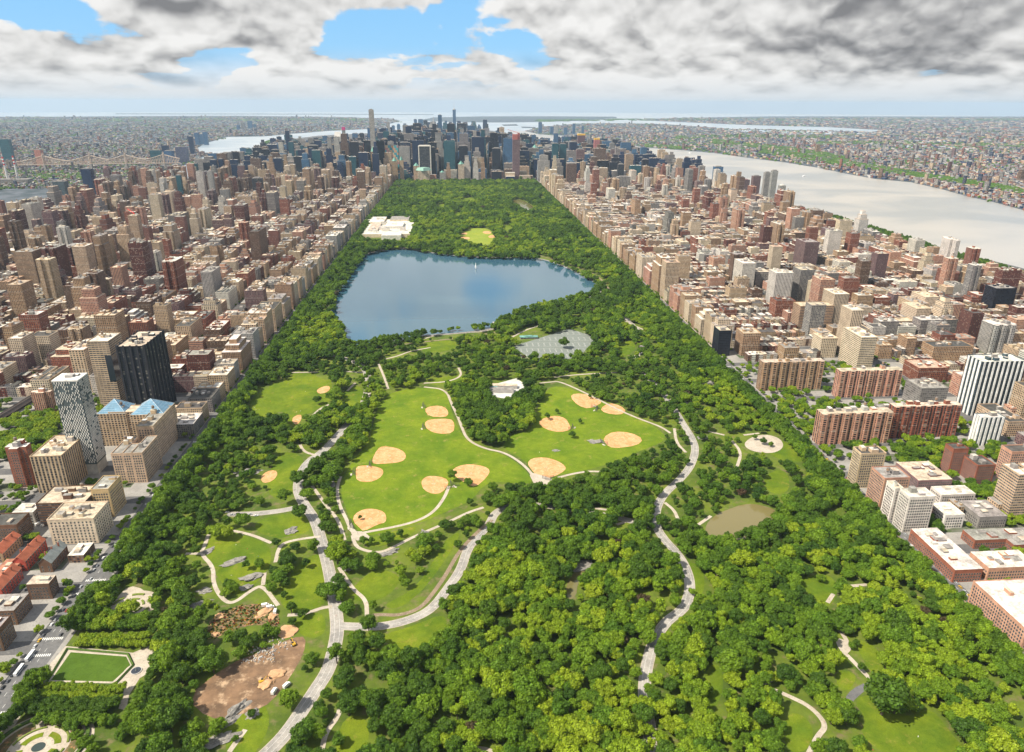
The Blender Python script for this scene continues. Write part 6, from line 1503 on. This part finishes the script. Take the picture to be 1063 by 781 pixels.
rocks = [(246, 583, 13, 4.5, 1.8, .5, 'long ridge'), (262, 600, 12, 5, 2, .4, 'broad ridge'), (256, 610, 7, 4, 1.5, .3, 'small patch'), (217, 572, 7, 4, 1.2, 1, 'patch beside the path'), (256, 491, 15, 9, 2, .1, 'wide grey slab'), (302, 552, 7, 6, 2, 0, 'hillock'), (441, 556, 5, 9, 1.6, .3, 'narrow strip'), (405, 574, 10, 4, 1.6, .5, 'shelf'),
         (617.5, 459, 9, 6, 2.4, 0, 'lone outcrop in the ball field'), (577, 468, 4, 3, 1, 0, 'little stone'), (606, 588, 14, 7, 2.5, .2, 'ledge by the brown stream'), (246, 737, 10, 4, 2.6, .9, 'tilted ledge'), (238, 750, 10, 3.5, 2.2, .8, 'lower ledge'), (262, 742, 5, 4, 2.2, 0, 'pale boulder'), (226, 770, 12, 5, 2, .5, 'bottom ledge'), (880, 645, 7, 5, 1.4, .2, 'pale rock'), (786, 706, 9, 6, 2, 0, 'rock among trees'), (735, 398, 12, 7, 2, .3, 'pale rock'), (718, 420, 10, 8, 2, 0, 'rock'), (208, 628, 9, 5, 1.5, .4, 'rubbly patch'), (212, 614, 6, 4, 1.2, .2, 'rubbly patch'), (730, 455, 8, 5, 1.5, .2, 'grey rock'), (362, 590, 5, 4, 1.5, 0, 'small rock'), (345, 503, 9, 3.5, 1, 1.8, 'flat rock')]
for i, (u, v, rx, ry, h, ro, w) in enumerate(rocks):
    o = lump('rock_outcrop', u, v, rx, ry, h, ro, M_ROCK, None, 'rock', i, 'rock outcrops in the park grass'); THINGS.append((o, w+' of grey bedrock', u, v, 'rock'))
for i, (u, v, rx, ry, h) in enumerate([(298, 656, 10, 7, 1.6), (287, 700.5, 7, 5, 2.2), (276.5, 711, 6, 4.5, 2.6), (274, 636, 9, 5, 2), (283, 640, 5, 4, 1.6), (228, 640, 5, 4, 1.5), (219, 660, 4, 6, 1.2)]):
    o = lump('sand_heap', u, v, rx, ry, h, .3*i, M_ORANGE, None, 'sand heap', 40+i, 'heaps of orange sand on the building site'); THINGS.append((o, 'heap of orange sand', u, v, 'heap'))
rgs = random.Random(8)
m = MB()
for k in range(230):
    t = rgs.random(); u = 252+46*t+rgs.uniform(-6, 6); v = 684-18*t+rgs.uniform(-7, 7)
    if k % 3 == 0: u, v = rgs.uniform(262, 285), rgs.uniform(672, 688)
    x, y = G(u, v); s = rgs.uniform(.3, 1.1); a = rgs.uniform(0, 3); c, q = math.cos(a)*s, math.sin(a)*s; c_ = jit(rgs.choice((LGREY, GREY, BEIGE, LGREY)))
    P = [(x+c, y+q), (x-q, y+c), (x-c, y-q), (x+q, y-c)]; hz = s*.9
    for i in range(4): m.face([(*P[i], .2), (*P[(i+1) % 4], .2), (x+(P[(i+1) % 4][0]-x)*.7, y+(P[(i+1) % 4][1]-y)*.7, .2+hz), (x+(P[i][0]-x)*.7, y+(P[i][1]-y)*.7, .2+hz)], c_)
    m.face([(x+(p[0]-x)*.7, y+(p[1]-y)*.7, .2+hz) for p in P], c_)
o = link('stone_rubble', m.mesh('stone_rubble')); tag(o, 'pale broken stone rubble lying across the bare building site', 'rubble', kind='stuff')
m = MB()
for k in range(900):
    u, v = rgs.uniform(216, 290), rgs.uniform(628, 664)
    if not inpoly(u, v, site1): continue
    x, y = G(u, v); s = rgs.uniform(.4, 1.4); c_ = rgs.choice(((.07, .13, .02), (.12, .2, .02), (.05, .09, .02), (.5, .12, .04), (.6, .42, .05), (.2, .12, .08), (.12, .2, .02)))
    for q in range(3):
        a = rgs.uniform(0, 3.1); m.face([(x+math.cos(a)*s, y+math.sin(a)*s, .2), (x-math.cos(a)*s, y-math.sin(a)*s, .2), (x-math.cos(a)*s*.6, y-math.sin(a)*s*.6, .2+s), (x+math.cos(a)*s*.6, y+math.sin(a)*s*.6, .2+s)], c_)
o = link('flowering_scrub', m.mesh('flowering_scrub')); tag(o, 'mixed green, yellow and red scrub planted on the rocky bank', 'shrubs', kind='stuff')
# ------------------------------------------------------------------ vehicles
def wheels(r, xs, w, rad=.34):
    for x in xs:
        for s in (-1, 1):
            m = MB(); n = 12
            for i in range(n):
                a, b_ = 2*PI*i/n, 2*PI*(i+1)/n
                m.face([(x+rad*math.cos(a), s*w-.1, rad+rad*math.sin(a)), (x+rad*math.cos(b_), s*w-.1, rad+rad*math.sin(b_)), (x+rad*math.cos(b_), s*w+.1, rad+rad*math.sin(b_)), (x+rad*math.cos(a), s*w+.1, rad+rad*math.sin(a))], (.02, .02, .02))
            for q in (-.1, .1): m.face([(x+rad*math.cos(2*PI*i/n), s*w+q, rad+rad*math.sin(2*PI*i/n)) for i in range(n)], (.15, .15, .15))
            link('wheel', m.mesh('wheel'), r)
def prism(m, prof, w0, w1, z_in, col, mat=4):
    n = len(prof)
    for s in (-1, 1): m.face([(x, s*(w0 if z <= z_in else w1), z) for x, z in (prof if s > 0 else prof[::-1])], col, mat)
    for i in range(n):
        (x0, z0), (x1, z1) = prof[i], prof[(i+1) % n]; wa = w0 if z0 <= z_in else w1; wb = w0 if z1 <= z_in else w1
        m.face([(x0, -wa, z0), (x1, -wb, z1), (x1, wb, z1), (x0, wa, z0)], col, mat)
def make_car(col):
    r = empty('parked_car', 0, 0, 0)
    m = MB(); prism(m, [(-2.2, .3), (2.2, .3), (2.25, .75), (1.25, .92), (-1.9, .98), (-2.25, .8)], .9, .9, 2, col); link('body', m.mesh('body'), r)
    m = MB(); prism(m, [(-1.75, .96), (1.15, .92), (.45, 1.42), (-1.2, 1.46)], .86, .66, 1.0, (.03, .035, .045), 6); link('window_glass', m.mesh('window_glass'), r)
    m = MB(); m.box(-1.2, .42, -.68, .68, 1.44, 1.49, col); link('roof', m.mesh('roof'), r)
    for s in (-1, 1):
        m = MB(); m.box(2.16, 2.27, s*.65-.16, s*.65+.16, .6, .74, (.8, .8, .78)); link('headlight', m.mesh('headlight'), r)
    wheels(r, (-1.35, 1.4), .82); return r
def make_truck(col, L=7.0, bus=False):
    r = empty('city_bus' if bus else 'box_truck', 0, 0, 0)
    if bus:
        m = MB(); m.box(-6, 6, -1.27, 1.27, .35, 3.0, col, 4, (.75, .75, .74)); link('body', m.mesh('body'), r)
        m = MB(); m.box(-5.7, 6.04, -1.3, 1.3, 1.4, 2.35, (.03, .035, .05), 6); link('window_band', m.mesh('window_band'), r)
        m = MB(); m.box(-4.5, -1.5, -.8, .8, 3.0, 3.25, (.6, .6, .6)); link('roof_unit', m.mesh('roof_unit'), r); wheels(r, (-3.6, 4), 1.2, .48)
    else:
        m = MB(); m.box(-L/2, L/2-2, -1.2, 1.2, .8, 3.4, col, 4, (.78, .78, .76)); link('cargo_box', m.mesh('cargo_box'), r)
        m = MB(); prism(m, [(L/2-1.9, .5), (L/2, .5), (L/2, 1.4), (L/2-.5, 2.3), (L/2-1.9, 2.4)], 1.05, .95, 1.5, col); link('cab', m.mesh('cab'), r)
        m = MB(); m.box(L/2-.9, L/2-.28, -.98, .98, 1.5, 2.1, (.03, .035, .05), 6); link('windscreen', m.mesh('windscreen'), r); wheels(r, (-L/2+1.2, L/2-1.2), 1.05, .45)
    return r
def dup(root, x, y, rz):
    c = root.copy(); COL.objects.link(c); c.location = (x, y, .06 if True else 0); c.rotation_euler = (0, 0, rz)
    for ch in list(root.children):
        d = ch.copy(); COL.objects.link(d); d.parent = c
    return c
CC_ = {'white': (.75, .75, .74), 'black': (.02, .02, .022), 'silver': (.42, .43, .44), 'dark grey': (.10, .10, .11), 'blue': (.04, .09, .22), 'red': (.32, .03, .02), 'yellow': (.62, .38, .02)}
carp = {k: make_car(v) for k, v in CC_.items()}; used = set(); rv = random.Random(21)
def place_car(x, y, rz, z=.05, k=None):
    k = k or rv.choice(('white', 'black', 'silver', 'dark grey', 'black', 'silver', 'white', 'blue', 'red', 'yellow', 'dark grey'))
    if k not in used: o = carp[k]; used.add(k); o.location = (x, y, z); o.rotation_euler = (0, 0, rz)
    else: o = dup(carp[k], x, y, rz); o.location.z = z
    tag(o, None, 'car', 'cars along the streets and drives'); u, v, _ = PJ(x, y, 1); THINGS.append((o, k+' car', u, v, 'car'))
for y in np.arange(360, 1020, 6.4):
    if rv.random() < .62 and abs((ST0-y) % 80.45) > 9: place_car(474.8, y, PI/2)
    if rv.random() < .55 and abs((ST0-y) % 80.45) > 9 and y < 900: place_car(456.3, y, -PI/2)
for y in (410, 432, 470, 521, 566, 603, 655, 700, 760, 815): place_car(rv.choice((462.5, 468.6)), y+rv.uniform(-6, 6), PI/2 if rv.random() < .5 else -PI/2)
for y in np.arange(395, 760, 6.6):
    if rv.random() < .5 and abs((ST0-y) % 80.45) > 9: place_car(-369.8, y, PI/2)
for y in (520, 552, 590, 598, 640, 690, 735, 790): place_car(rv.choice((-355.2, -361, -366)), y, PI/2)
for (u, v, k) in ((236, 532.5, 'white'), (247, 534, 'dark grey'), (253, 535, 'black'), (260, 534.5, 'silver'), (241, 535, 'silver'), (266, 536, 'white')): x, y = G(u, v); place_car(x, y, .15, .32, k)
for k, o in list(carp.items()):
    if k not in used:
        for c in list(o.children): bpy.data.objects.remove(c)
        bpy.data.objects.remove(o)
bus0 = make_truck((.72, .73, .76), bus=True); x, y = G(22, 697); bus0.location = (x, y, .06); bus0.rotation_euler = (0, 0, PI/2); tag(bus0, 'white city bus at the avenue kerb, rear of the pair', 'bus', 'buses on the avenue')
x, y = G(32, 682); b1 = dup(bus0, -367, y, PI/2); bus0.location.x = -367; tag(b1, 'white city bus at the avenue kerb, front of the pair', 'bus', 'buses on the avenue')
tr0 = make_truck((.76, .75, .73)); tf = True
for (u, v, rz) in ((30, 545, 1.2), (34, 545.5, 1.2), (40.5, 545, 1.1), (46.5, 546, 1.1), (298, 713, 1.0), (281, 632, .3), (286, 636, 1.6), (276, 630, .2), (285, 719, 1.3)):
    x, y = G(u, v)
    o = tr0 if tf else dup(tr0, x, y, rz); tf = False; o.location = (x, y, .2 if x < -346 else .3); o.rotation_euler = (0, 0, rz); tag(o, None, 'truck', 'white box trucks'); THINGS.append((o, 'white box truck', u, v, 'truck'))
def excavator(u, v, rz, words):
    x, y = G(u, v); r = empty('excavator', x, y, .3, rz)
    m = MB(); m.box(-2, 2, -1.6, -.9, 0, .9, (.03, .03, .03)); m.box(-2, 2, .9, 1.6, 0, .9, (.03, .03, .03)); link('track', m.mesh('track'), r)
    m = MB(); m.box(-2.2, 1.2, -1.3, 1.3, 1.0, 2.2, (.55, .33, .03)); m.box(0, 1.4, .2, 1.3, 2.2, 3.2, (.05, .05, .06)); link('cab', m.mesh('cab'), r)
    m = MB(); m.bar((1, -.4, 1.8), (4, -.4, 4.6), .5, (.55, .33, .03)); m.bar((4, -.4, 4.6), (6.4, -.4, 2.2), .4, (.55, .33, .03)); m.box(5.9, 7, -1, .2, .8, 2.2, (.1, .1, .1)); link('boom', m.mesh('boom'), r)
    tag(r, words, 'excavator')
excavator(305, 670, 2.2, 'dark yellow excavator at the top corner of the bare building site'); excavator(272, 709, .6, 'dark yellow excavator between the sand heaps on bare soil')
# ------------------------------------------------------------------ backstops
def backstop(u, v, face, i):
    x, y = G(u, v); r = empty('backstop', x, y, .25, face); pts = [(-1.5, -7), (0, -3), (0, 3), (-1.5, 7)]
    pts = [(0, -7), (-3, -3), (-3, 3), (0, 7)]
    m = MB()
    for p in pts: m.bar((*p, 0), (*p, 5), .3, (.08, .08, .08))
    for a, b_ in zip(pts, pts[1:]):
        for z in (.1, 1.0, 2.0, 3, 4, 5): m.bar((*a, z), (*b_, z), .14, (.10, .10, .10))
        for k in range(1, 6): q = [(a[j]*(6-k)+b_[j]*k)/6 for j in (0, 1)]; m.bar((*q, 0), (*q, 5), .08, (.10, .10, .10))
    link('chain_fence', m.mesh('chain_fence'), r); m = MB(); m.box(-6, -4, -7, -2, 0, .5, (.5, .45, .38)); link('bench', m.mesh('bench'), r)
    tag(r, None, 'backstop', 'backstops of the ball diamonds'); THINGS.append((r, 'dark wire backstop', u, v, 'stop'))
for i, (u, v, a) in enumerate([(366, 546, .3), (386, 483, 0), (369, 491, .1), (465, 506, 2.6), (441, 422, .2), (441, 444, .2), (472, 503, .9), (569, 497, 1.5), (592, 445, 2.6), (617, 424, -2.5), (621, 426, -.5), (627, 460, .6)]): backstop(u, v, a, i)
# ------------------------------------------------------------------ people on the grass
def person_mesh(kind):
    me = bpy.data.meshes.new('p')
    if kind == 0: P = [(0, 0, .95), (0, 0, 1.2), (0, 0, 1.45), (0, 0, 1.58), (0, 0, 1.72), (-.1, 0, .9), (-.12, .05, .5), (-.12, -.02, .06), (-.12, .14, .04), (.1, 0, .9), (.14, -.05, .5), (.15, -.1, .06), (.15, .06, .04), (-.2, 0, 1.42), (-.27, .02, 1.12), (-.26, .12, .88), (.2, 0, 1.42), (.28, 0, 1.12), (.3, .1, .88)]
    else: P = [(0, 0, .14), (0, -.06, .42), (0, -.05, .66), (0, -.02, .78), (0, 0, .92), (-.12, .1, .14), (-.2, .45, .42), (-.18, .8, .08), (-.18, .92, .1), (.12, .1, .14), (.2, .45, .36), (.2, .82, .08), (.2, .94, .1), (-.2, -.05, .62), (-.28, -.2, .36), (-.3, -.35, .08), (.2, -.05, .62), (.3, -.2, .36), (.3, -.34, .08)]
    Ed = [(0, 1), (1, 2), (2, 3), (3, 4), (0, 5), (5, 6), (6, 7), (7, 8), (0, 9), (9, 10), (10, 11), (11, 12), (2, 13), (13, 14), (14, 15), (2, 16), (16, 17), (17, 18)]
    Rr = [.15, .14, .15, .06, .11, .09, .065, .045, .04, .09, .065, .045, .04, .06, .045, .035, .06, .045, .035]
    me.from_pydata(P, Ed, []); o = bpy.data.objects.new('p', me); COL.objects.link(o); md = o.modifiers.new('s', 'SKIN'); 
    for i, v in enumerate(me.skin_vertices[0].data if me.skin_vertices else []): v.radius = (Rr[i], Rr[i])
    if not me.skin_vertices:
        bm = bmesh.new(); bm.from_mesh(me); sl = bm.verts.layers.skin.verify()
        for i, v in enumerate(bm.verts): v[sl].radius = (Rr[i], Rr[i]); v[sl].use_root = i == 0
        bm.to_mesh(me); bm.free()
    o.modifiers.new('u', 'SUBSURF').levels = 1
    dg = bpy.context.evaluated_depsgraph_get(); ev = bpy.data.meshes.new_from_object(o.evaluated_get(dg)); bpy.data.objects.remove(o); return ev
PM = [person_mesh(0), person_mesh(1)]
skin = simple('skin_tone', (.45, .28, .2), rough=.6)
shirt = {n: simple('cloth_'+n.replace(' ', '_'), c, rough=.8) for n, c in (('white', (.78, .77, .75)), ('dark', (.04, .04, .05)), ('red', (.5, .06, .05)), ('blue', (.08, .15, .4)))}
pv_ = {}
for k in (0, 1):
    for n, mt in shirt.items():
        me = PM[k].copy(); me.name = 'person'; me.materials.clear(); me.materials.append(skin); me.materials.append(mt)
        top = 1.5 if k == 0 else .72
        for p in me.polygons: p.material_index = 1 if p.center.z < top and abs(p.center.x) < (.24 if k == 0 else .27) and p.center.z > (.35 if k == 0 else 0) else 0
        pv_[(k, n)] = me
rp = random.Random(2); spots = [(294, 397, 1), (299, 399, 1), (310, 397, 1), (313, 396.4, 1), (317, 407, 1), (281, 417, 1), (264, 423.5, 1), (266, 426, 1), (269, 426, 1), (308, 428, 1), (312, 427, 1), (306, 415, 1), (323, 396, 0), (311, 435, 0), (252, 556, 1), (257, 570, 1), (245, 566, 1), (240, 598, 1), (268, 578, 1), (405, 478, 0), (395, 545, 0), (450, 500, 0), (566, 489, 0), (490, 495, 0), (606, 418, 0), (576, 442, 0), (410, 520, 0), (520, 470, 0), (953, 765, 1), (906, 779, 1), (340, 615, 0), (338, 585, 0), (345, 650, 0), (346, 668, 0), (333, 550, 0), (343, 600, 0), (349, 640, 0), (640, 450, 0), (560, 470, 1)]
for _ in range(46):
    L = rp.choice(paths[:28]+[drives['east'][0][:14], drives['cross'][0][:10]]); i = rp.randrange(len(L)-1); f = rp.random()
    spots.append((L[i][0]*(1-f)+L[i+1][0]*f+rp.uniform(-.8, .8), L[i][1]*(1-f)+L[i+1][1]*f, 0))
for (u, v, k) in spots:
    x, y = G(u, v); n = rp.choice(('white', 'white', 'dark', 'red', 'blue')); o = link('person', pv_[(k, n)], None, (x, y, .3)); o.rotation_euler = (0, 0, rp.uniform(0, 6)); tag(o, None, 'person', 'people in the park')
    THINGS.append((o, f"person in {n} clothes {'standing' if k == 0 else 'sitting'}", u, v, 'person'))
# sailing of small boats: wakes on the wide river
for i, (u, v, w) in enumerate([(835, 183, 'white ferry crossing the middle of the wide river'), (757, 159.5, 'white boat near the far bank of the wide river'), (716, 159, 'small white boat off the wooded far bank')]):
    x, y = G(u, v); r = empty('ferry_boat', x, y, -2.3+float(E(x, y)), .3+i); m = MB(); prism(m, [(-14, 0), (13, 0), (16, 3), (-14, 3)], 4, 4.5, 1, (.8, .8, .8)); link('hull', m.mesh('hull'), r); m = MB(); m.box(-10, 7, -3.6, 3.6, 3, 6.5, (.8, .8, .8)); m.box(-3, 5, -2.5, 2.5, 6.5, 8.5, (.8, .8, .8)); link('deckhouse', m.mesh('deckhouse'), r); tag(r, w, 'boat')
# red tower crane over the left quarter
def crane(u, v, topv, L, words, col):
    x, y = G(u, v); lo, hi = 10, 200
    for _ in range(30):
        q = (lo+hi)/2
        if PJ(x, y, q)[1] > topv: lo = q
        else: hi = q
    r = empty('tower_crane', x, y, .1, 2.4); m = MB(); m.bar((0, 0, 0), (0, 0, lo), 2.4, col); link('mast', m.mesh('mast'), r); m = MB(); m.bar((-L*.3, 0, lo), (L, 0, lo+L*.35), 1.8, col); m.bar((0, 0, lo), (-2, 0, lo+9), 1.5, col); link('jib', m.mesh('jib'), r); tag(r, words, 'crane')
crane(144, 252, 222, 34, 'red tower crane among the left hand apartment towers', (.6, .05, .04))
crane(452, 172, 153, 40, 'pale crane jib above the skyline slabs', (.6, .4, .35))

# ------------------------------------------------------------------ air
m, nt = nmat('haze'); b = NB(nt); pvn = b.n('ShaderNodeVolumePrincipled'); pvn.inputs['Color'].default_value = (.60, .80, 1.0, 1); pvn.inputs['Density'].default_value = HAZE; pvn.inputs['Anisotropy'].default_value = .1
ou = b.n('ShaderNodeOutputMaterial'); nt.links.new(pvn.outputs[0], ou.inputs['Volume'])
hz = MB(); hz.box(-63000, 63000, -63000, 63000, -410, 570, (1, 1, 1), 0); o = link('haze', hz.mesh('haze', [m])); o['kind'] = 'stuff'
# ------------------------------------------------------------------ sun, sky, clouds
SUN = Vector((-.93, -.34, 0)).normalized(); EL = math.radians(52)
sd = Vector((SUN.x*math.cos(EL), SUN.y*math.cos(EL), math.sin(EL)))
sl = bpy.data.lights.new('sun', 'SUN'); sl.energy = SUNE; sl.angle = math.radians(.53); sl.color = (1, .93, .80); so = bpy.data.objects.new('sun', sl); COL.objects.link(so); so.rotation_euler = sd.to_track_quat('Z', 'Y').to_euler(); so.location = (0, 0, 900)
w = bpy.data.worlds.new('World'); SC.world = w; w.use_nodes = True; nt = w.node_tree; nt.nodes.clear(); b = NB(nt)
sky = b.n('ShaderNodeTexSky'); sky.sky_type = 'NISHITA'; sky.sun_disc = False; sky.sun_elevation = EL; sky.sun_rotation = math.atan2(sd.x, sd.y); sky.altitude = 400; sky.air_density = 1; sky.dust_density = .6; sky.ozone_density = 2
tc = b.n('ShaderNodeTexCoord').outputs['Generated']; D = b.vm('NORMALIZE', tc)
sp = b.n('ShaderNodeSeparateXYZ'); b.put(sp.inputs[0], D); X, Y, Z = sp.outputs
zc = b.m('MAXIMUM', Z, 0.0)
inv = b.m('DIVIDE', 1.0, b.m('ADD', zc, .055))
cx = b.n('ShaderNodeCombineXYZ'); b.put(cx.inputs[0], b.m('MULTIPLY', X, inv)); b.put(cx.inputs[1], b.m('MULTIPLY', Y, inv)); b.put(cx.inputs[2], 0.0); P1 = cx.outputs[0]
az = b.m('ARCTAN2', X, Y)
def dens(dz, dt=8):
    ca = b.n('ShaderNodeCombineXYZ'); b.put(ca.inputs[0], az); b.put(ca.inputs[1], b.m('MULTIPLY', b.m('LOGARITHM', b.m('ADD', b.m('MAXIMUM', b.m('ADD', Z, dz), 0.0), .04), 2.718), .20)); b.put(ca.inputs[2], 4.7)
    lo_ = b.noise(ca.outputs[0], 5.2, dt, .53, .15); hi_ = b.noise(ca.outputs[0], 12.0, min(5, dt), .5, .0); bil = b.m('ABSOLUTE', b.m('MULTIPLY_ADD', hi_, 2.0, -1.0))
    return b.m('SUBTRACT', b.m('ADD', lo_, b.m('MULTIPLY', bil, -.42)), -.075)
n1 = dens(0.0); s0 = dens(0.0, 3); n1u = dens(.012, 3); big = b.noise(P1, .42, 5, .5, .2)
d = b.m('ADD', b.m('MULTIPLY', n1, .62), b.m('MULTIPLY', big, .38))
def dirpx(u, v):
    q = _f*FPX+_r*(u-PW/2)-_u*(v-PH/2); q = q/np.linalg.norm(q); return tuple(float(t) for t in q)
def blob(u, v, rx, amt, ay=2.4):
    c = dirpx(u, v); df = b.vm('SUBTRACT', D, c); df = b.vm('MULTIPLY', df, (1.0, 1.0, ay)); l = b.vm('LENGTH', df); return b.m('MULTIPLY', b.step(l, 0.0, rx, 1.0, 0.0), amt)
for h in ((108, 24, .12, -.26), (20, 8, .10, -.22), (225, 62, .12, -.15), (375, 38, .12, -.22), (478, 26, .14, -.20), (545, 48, .08, -.16), (30, 50, .12, .10), (140, 55, .08, .10), (300, 30, .08, .12), (250, 40, .05, .06), (60, 70, .2, .08), (300, 75, .15, .06), (150, 8, .14, .16), (850, 30, .42, .11), (700, 60, .3, .06), (410, -125, .07, .24), (410, -62, .06, .2), (345, -95, .08, .16), (570, -60, .11, .2), (470, -85, .05, -.1), (500, -125, .08, -.2), (560, 95, .5, .03), (180, 100, .5, .02)):
    d = b.m('ADD', d, blob(*h))
d = b.m('SUBTRACT', d, b.step(zc, .13, .24, 0.0, .02)); cov = b.step(d, .425, .475)
low = b.step(zc, .003, .07, 1.0, 0.0); cov = b.m('MAXIMUM', cov, low)
lit = b.m('MULTIPLY', b.m('SUBTRACT', s0, n1u), 2.3); thick = b.step(d, .52, .80)
dark = b.m('ADD', blob(165, 4, .13, .34, 3.6), blob(1010, 4, .26, .30, 3.2)); dark = b.m('ADD', dark, blob(760, 22, .28, .06, 3)); dark = b.m('ADD', dark, blob(880, 55, .22, .08, 4.0)); 
br_ = b.m('SUBTRACT', b.m('ADD', b.m('ADD', 1.0, lit), b.m('MULTIPLY', b.m('SUBTRACT', n1, s0), 1.6)), b.m('MULTIPLY', thick, .10)); br_ = b.m('SUBTRACT', br_, b.m('MULTIPLY', dark, b.step(n1, .32, .62, .35, 1.0))); br_ = b.m('MINIMUM', b.m('MAXIMUM', br_, .50), 1.12)
ccol = b.mix(b.step(br_, .3, .95), (.46, .47, .50), (1.0, .99, .97)); ccol = b.vm('SCALE', ccol, sc=b.m('MULTIPLY', br_, CLOUD))
hz_ = b.step(zc, .0, .042, 1.0, 0.0); ccol = b.mix(b.m('MULTIPLY', hz_, .9), ccol, (CLOUD*.90, CLOUD*.94, CLOUD*.97))
skc = b.mix(.78, sky.outputs[0], b.mix(b.step(zc, .02, .5), (1.35, 3.5, 5.9), (.8, 2.3, 5.2)))
fin = b.mix(cov, skc, ccol)
bg = b.n('ShaderNodeBackground'); b.put(bg.inputs[0], fin); bg.inputs[1].default_value = SKYS
wo = b.n('ShaderNodeOutputWorld'); nt.links.new(bg.outputs[0], wo.inputs[0])
SC.view_settings.view_transform = 'Standard'; SC.view_settings.look = 'None'; SC.view_settings.gamma = 1; SC.view_settings.exposure = EXPO; SC.view_settings.use_curve_mapping = False
SC.cycles.volume_bounces = 0; SC.cycles.max_bounces = 5; SC.cycles.diffuse_bounces = 2; SC.cycles.glossy_bounces = 2; SC.cycles.transmission_bounces = 2; SC.cycles.transparent_max_bounces = 4
SC.cycles.use_fast_gi = False
# ------------------------------------------------------------------ names of the places used in the labels
LM += [('the reservoir', 480, 310), ('the tennis courts', 570, 360), ('the recreation building', 522, 400), ('the brown pond', 768, 540), ('the round playground', 794, 462), ('the formal lawn', 95, 693), ('the small round garden', 136, 630), ('the oval flower garden', 40, 772), ('the bare soil site', 262, 700), ('the planted rock bank', 250, 645),
       ('the drive fork', 350, 655), ('the lowest ball diamond', 384, 540), ('the far right ball diamonds', 618, 418), ('the path fork at the diamonds', 558, 497), ('the big lone tree', 912, 715), ('the curved grey road end', 895, 720), ('the brown stream', 597, 605), ('the right drive bend', 717, 609), ('the right drive narrows', 671, 700),
       ('the small meadow loop path', 245, 590), ('the left meadow', 305, 415), ('the black slab tower', 150, 390), ('the lattice glass tower', 80, 450), ('the lower left picture corner', 10, 770), ('the lower right picture corner', 1050, 770), ('the bottom middle of the picture', 530, 778), ('the striped glass tower', 1035, 400), ('the museum', 400, 240), ('the great lawn', 496, 246),
       ('the steps of the left drive', 300, 755), ('the right street trees', 960, 620), ('the bottom right meadow', 940, 765), ('the wooded hill top', 560, 560), ('the lower woods path', 780, 650), ('the left loop of lawn', 850, 615)]
LM += [(n, u, v) for (n, u, v) in (('the lone dark brown slab', 266, 258), ('the grey ribbed tower', 217, 300), ('the dark red slabs', 66, 278), ('the big orange corner block', 1062, 640), ('the striped balcony slab', 888, 445), ('the riverside towers', 800, 195), ('the far right mauve tower', 842, 265), ('the tall cream slab tower', 886, 345), ('the tall ribbed right tower', 1040, 350), ('the far end of the park', 500, 187), ('the cantilever bridge', 120, 172), ('the thin white supertall', 390, 130), ('the white framed slab', 442, 160), ('the twin dark glass towers', 579, 160), ('the antenna tower', 451, 135), ('the left river bend', 250, 155), ('the wide river', 860, 195))]
relabel()
for o in SC.objects:
    if 'label' in o and len(o['label'].split()) > 16: o['label'] = ' '.join(o['label'].split()[:16])
